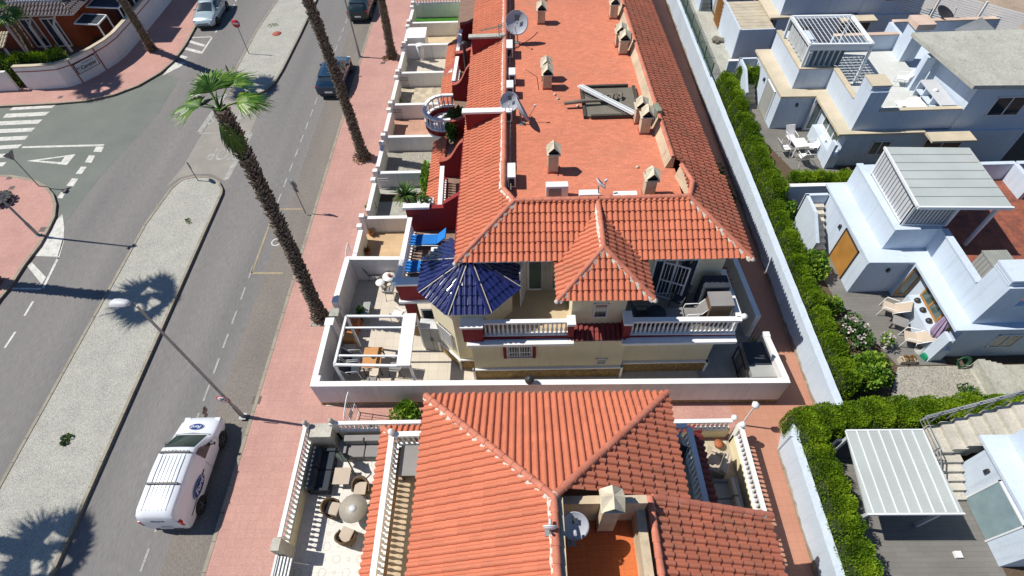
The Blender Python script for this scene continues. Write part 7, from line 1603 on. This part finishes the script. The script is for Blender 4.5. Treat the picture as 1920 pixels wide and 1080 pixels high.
wn = [('w', [(-1.35, 3, .15), (-.35, 3, .12), (-.35, 4, .85), (-1.0, 4, .85)]), ('w', [(-.27, 3, .12), (.85, 3, .12), (.32, 4, .8), (-.27, 4, .85)])]
def hatch(label, paint, loc, rz, s=1.0, name='parked_car'):
    t, _, _ = car(name, label, None, 0, hst, paint, (1.28, -1.3), .32, wn, [('windscreen', .34, 1.02, .97), ('rear_window', -1.86, -1.5, .95)],
        lights=[('tail_lamp', -2.02, -1.88, .58, .83, .78, .95, REDL), ('headlamp', 1.75, 1.96, .5, .76, .64, .76, CLEARL)], group='parked passenger cars')
    sn = MB().obox((-1.1, 0, 1.5), (.06, .03, .05)); sn.build('roof_fin', DARKM, t); 
    sp = MB().box(-1.62, -1.45, -.55, .55, 1.41, 1.45); sp.build('spoiler', paint, t, bevel=.01); gr = MB().box(2.03, 2.1, -.42, .42, .44, .58); gr.build('grille', DARKM, t)
    return place(t, loc, rz, s)
hatch('dark blue hatchback parked behind the second palm trunk', CARDARK, (-12.5, 34.4, 0), math.radians(90), 1.0)
hatch('dark green car parked at the top edge beside the lamp post', CARGREEN, (-12.28, 44.4, 0), math.radians(90), .97)
hatch('silver hatchback facing the camera on the far carriageway', CARSILV, (-24.25, 44.1, 0), math.radians(-88), .97)
# ================================================================ RESIDENCE AT THE TOP LEFT
rw_ = thing('curved_garden_wall', 'curved white wall with brown stripe and the palm sign, round the orange residence', 'wall', (-31, 35, .12))
cl_ = [(-33.89, 34.4), (-32.5, 34.42), (-31.14, 34.55), (-30.4, 35.1), (-29.9, 35.85), (-29.45, 36.7), (-29.05, 37.6), (-28.82, 38.6), (-28.75, 40.7), (-28.68, 47.2), (-28.45, 60)]
def ribbon(pts, off0, off1, z0, z1, mat, nm, parent):
    a = offset_line(pts, off0); b = offset_line(pts, off1); m = MB(); n = len(pts)
    vs = [(x, y, z0) for x, y in a] + [(x, y, z1) for x, y in a] + [(x, y, z1) for x, y in b] + [(x, y, z0) for x, y in b]
    m.add(vs, [(k * n + i, k * n + i + 1, ((k + 1) % 4) * n + i + 1, ((k + 1) % 4) * n + i) for k in range(4) for i in range(n - 1)] + [(0, n, 2 * n, 3 * n), (n - 1, 2 * n - 1, 3 * n - 1, 4 * n - 1)]); return m.build(nm, mat, parent)
ribbon(cl_, 0, .22, .1, 1.75, WHITE, 'wall_face', rw_); ribbon(cl_, -.02, .0, 1.42, 1.48, REDCAP, 'brown_stripe', rw_); ribbon(cl_, -.04, .26, 1.75, 1.83, COPE, 'wall_coping', rw_)
ribbon([(-60, 33.6), (-34.6, 34.33)], 0, .22, .1, 1.5, WHITE, 'left_wall_face', rw_)
for x, y in ((-30.42, 35.08), (-29.47, 36.66)): m = MB().tube([(x + .01, y - .01, .12), (x + .01, y - .01, 1.75)], .04, 5); m.build('brown_joint', REDCAP, rw_)
a = Vector((-30.36, 35.06, 0)); b = Vector((-29.45, 36.55, 0)); mid = Vector((-29.97, 35.84, 1.08)); ux = (b - a).normalized(); nn_ = Vector((ux.y, -ux.x, 0))
sg = thing('residence_sign', 'tiled wall sign with a palm and handwritten residence name', 'sign', (mid.x, mid.y, .12)); hw_ = .8
m = MB(); m.add([mid + ux * x * hw_ + Vector((0, 0, z * .36)) + nn_ * .10 for x, z in ((-1, -1), (1, -1), (1, 1), (-1, 1))] + [mid + ux * x * hw_ + Vector((0, 0, z * .36)) - nn_ * .08 for x, z in ((-1, -1), (1, -1), (1, 1), (-1, 1))], [(0, 1, 2, 3), (0, 1, 5, 4), (1, 2, 6, 5), (2, 3, 7, 6), (3, 0, 4, 7)]); m.build('sign_border', BLACK, sg)
m = MB(); m.add([mid + ux * x * (hw_ - .04) + Vector((0, 0, z * .32)) + nn_ * .105 for x, z in ((-1, -1), (1, -1), (1, 1), (-1, 1))], [(0, 1, 2, 3)]); m.build('sign_face', M('sign_tile', (.62, .70, .72, 1), .4, fine=0), sg)
text_mb('Residencial', .17, LOGOB, mid + Vector((0, 0, .19)) + ux * .12 + nn_ * .11, ux, (0, 0, 1), shear=.2, name='lettering', parent=sg); text_mb('Cerezas', .34, BLACK, mid + Vector((0, 0, -.06)) + ux * .06 + nn_ * .11, ux, (0, 0, 1), shear=.2, name='lettering', parent=sg, off=.006)
m = MB(); c0 = mid - ux * .62 + nn_ * .112
for k in range(7): a_ = math.radians(-10 + k * 33); m.add([c0, c0 + ux * math.cos(a_) * .09 + Vector((0, 0, math.sin(a_) * .09 + .03)), c0 + ux * math.cos(a_) * .15 + Vector((0, 0, math.sin(a_) * .13 - .02)), c0 + ux * math.cos(a_ + .2) * .07 + Vector((0, 0, math.sin(a_ + .2) * .06))], [(0, 1, 2, 3)])
m.add([c0 + ux * -.015, c0 + ux * .015, c0 + ux * .03 - Vector((0, 0, .2)), c0 - Vector((0, 0, .2))], [(0, 1, 2, 3)]); m.build('palm_emblem', M('emblem_green', (.02, .1, .04, 1), .5), sg, fixn=False)
rs_ = thing('orange_residence', 'orange rendered house with white balustrade and dark tiled skirt roof behind the curved wall', 'house', (-36, 42, .12))
m = MB(); m.box(-52, -32.5, 40.0, 58, .12, 2.95); m.box(-33.6, -31.6, 41.5, 44, .12, 2.95); m.build('ground_floor_wall', ORANGE, rs_); m = MB(); m.box(-52, -32.5, 41.3, 43.5, 3.03, 9.0); m.box(-52, -31.8, 43.5, 62, 3.03, 7.6); m.build('upper_wall', ORANGE, rs_)  # upper storeys and rear wing out of view, raised to cast the pavement shadow
m = MB(); m.box(-52, -31.2, 39.0, 58, 2.92, 3.02); m.build('eave_slab', WHITE, rs_)
tilefield('skirt_roof', [(-52, 38.9, 3.0), (-31.1, 38.9, 3.0), (-32.1, 39.9, 3.45), (-52, 39.9, 3.45)], M('dark_skirt_tile', (.16, .13, .14, 1), .8, uvvar=.9), rs_, w=.26, l=.4); tilefield('side_skirt_roof', [(-31.1, 38.9, 3.0), (-31.1, 56, 3.0), (-32.1, 56, 3.45), (-32.1, 39.9, 3.45)], MATS['dark_skirt_tile'], rs_, w=.26, l=.4)
balustrade((-36.5, 40.1), (-32.6, 40.1), 3.45, 4.4, rs_, wid=.2, step=.2); balustrade((-32.6, 40.1), (-32.2, 43), 3.45, 4.4, rs_, wid=.2, step=.2)
for x in (-36.2, -34.6): window(rs_, x, x + 1.15, 40.0, .2, 2.35, frame=WHITE_T, panes=2, sw=.1, fw=.1, name='arched_door')
for x in (-36.6, -34.95, -33.2): m = MB(); m.bar((x, 39.2, 2.2), (x, 39.9, 2.6), .1); m.bar((x, 39.2, .2), (x, 39.2, 2.2), .14); m.build('porch_column', WHITE_T, rs_)
window(rs_, -38.4, -37.2, 41.3, 4.2, 5.2, frame=ORANGE, panes=2)
aw = thing('awning', 'dark awnings with white frames beside the orange residence', 'awning', (-30.3, 40, 2.4)); 
for (x0, y0, x1, y1, z) in ((-31.5, 39.0, -29.9, 40.4, 2.35), (-31.4, 40.9, -29.1, 43.0, 2.6)):
    m = MB(); m.add([(x0, y0, z), (x1, y0, z - .15), (x1, y1, z - .15), (x0, y1, z)], [(0, 1, 2, 3)]); m.build('cloth', NAVYF, aw); m = MB(); q = [(x0, y0, z), (x1, y0, z - .15), (x1, y1, z - .15), (x0, y1, z)]
    for i in range(4): m.bar(q[i], q[(i + 1) % 4], .08)
    for x, y, _ in q[1:3]: m.bar((x, y, .12), (x, y, z - .15), .07)
    m.build('frame', METALW, aw)
wsheet('residence_yard', [(-60, 34.6), (-31.2, 34.7), (-29.2, 37.8), (-28.9, 60), (-60, 60)], .135, M('dark_paving', (.2, .12, .1, 1), .85))
hedge_run('hedge', [(-43, 35.2), (-34.2, 35.3), (-31.4, 35.8)], 1.1, .12, 2.1, 'clipped yellow green hedge behind the curved white wall', None, seed=51, dens=260, sz=.16)
b5 = G(62, 102, .12); 
palm(b5, G(12, 30, 4.6), 'young palm with yellow green fronds in the residence garden', [(1, .2, .5, .4), (.3, 1, .6, .4), (-.8, .6, .5, .4), (-.9, -.5, .6, .4), (0, -1, .55, .4), (.8, -.8, .5, .4), (.1, .2, 1, .5), (-.5, -.9, .2, .4), (.7, .5, .8, .4)], 15, dry=0, r0=.16, r1=.12, Lf=.95, stubs=260)
palm((-35.9, 35.6, .12), (-35.9, 35.6, 9.6), 'palm beyond the top left edge casting its crown shadow on the far pavement', crown6, 17, dry=0, stubs=300)
m = MB(); m.add([(-37.4, 36.6, 1.9), (-35.2, 36.4, 1.9), (-35.2, 38, 2.5), (-37.4, 38, 2.5)], [(0, 1, 2, 3)]); 
tpr = thing('tiled_canopy', 'small cream tiled canopy behind the hedge of the residence', 'canopy', (-36.5, 37, 0)); tilefield('canopy_tiles', [(-37.6, 36.7, 1.9), (-35.6, 36.7, 1.9), (-35.6, 38, 2.4), (-37.6, 38, 2.4)], MATS['stone_coping'], tpr); m = MB(); 
for x in (-37.5, -35.7): m.bar((x, 36.8, .12), (x, 36.8, 1.85), .12)
m.build('post', WHITE_T, tpr)
# residence side trees are out of view; dark round slatted object of unclear kind on the left pavement
p = G(8, 378, .12); t = thing('round_object', 'dark round slatted object at the left edge of the pavement', 'bench', (p.x, p.y, .12)); m = MB()
for k in range(12): a_ = k * math.pi / 6; m.obox((p.x + math.cos(a_) * .45, p.y + math.sin(a_) * .45, .4), (.3, .2, .05), a_)
m.build('ring_slats', BLACK, t); MB().lathe((p.x, p.y, .12), [(.3, 0), (.3, .28), (0, .3)], 12).build('base', NAVYF, t)

# ================================================================ parts made of several separate pieces become one part each
def split_pieces(prefixes):
    for o in [o for o in COL.objects if o.type == 'MESH' and any(o.name.split('.')[0] == p for p in prefixes) and not o.children]:
        me = o.data; n = len(me.vertices); par = list(range(n))
        def find(a):
            while par[a] != a: par[a] = par[par[a]]; a = par[a]
            return a
        for e in me.edges:
            a, b = find(e.vertices[0]), find(e.vertices[1])
            if a != b: par[a] = b
        isl = {}
        for i in range(n): isl.setdefault(find(i), []).append(i)
        bx = [[k, [min(me.vertices[i].co[c] for i in v) - .02 for c in range(3)], [max(me.vertices[i].co[c] for i in v) + .02 for c in range(3)]] for k, v in isl.items()]
        gr = list(range(len(bx)))
        def gf(a):
            while gr[a] != a: a = gr[a]
            return a
        for i in range(len(bx)):
            for j in range(i):
                if all(bx[i][1][c] <= bx[j][2][c] and bx[j][1][c] <= bx[i][2][c] for c in range(3)): gr[gf(i)] = gf(j)
        grp = {}
        for i, b in enumerate(bx): grp.setdefault(gf(i), set()).add(b[0])
        if len(grp) < 2: continue
        keys = list(grp.values()); root = [find(i) for i in range(n)]
        for gi in range(len(keys) - 1, -1, -1):
            bm = bmesh.new(); bm.from_mesh(me); bm.verts.ensure_lookup_table()
            bmesh.ops.delete(bm, geom=[v for v in bm.verts if root[v.index] not in keys[gi]], context='VERTS')
            nm = me.copy(); bm.to_mesh(nm); bm.free()
            if gi: c = o.copy(); COL.objects.link(c); c.data = nm
            else: o.data = nm
split_pieces(('red_pier', 'white_cap', 'ridge_tiles', 'roof_parapet', 'cross_beam', 'slab_edge', 'soffit', 'pit_parapet', 'handle', 'door_frame', 'upper_wall', 'penthouse_wall', 'terrace_side_wall', 'terrace_coping', 'canopy_ledge', 'parapet_coping', 'wall_face', 'balcony_kerb', 'frame', 'cloth', 'post', 'lower_wall', 'foot', 'raised_edge', 'slide_rail', 'door_handle', 'tower_trim', 'plinth_trim', 'stone_plinth', 'ground_floor_wall', 'round_balcony_base'))
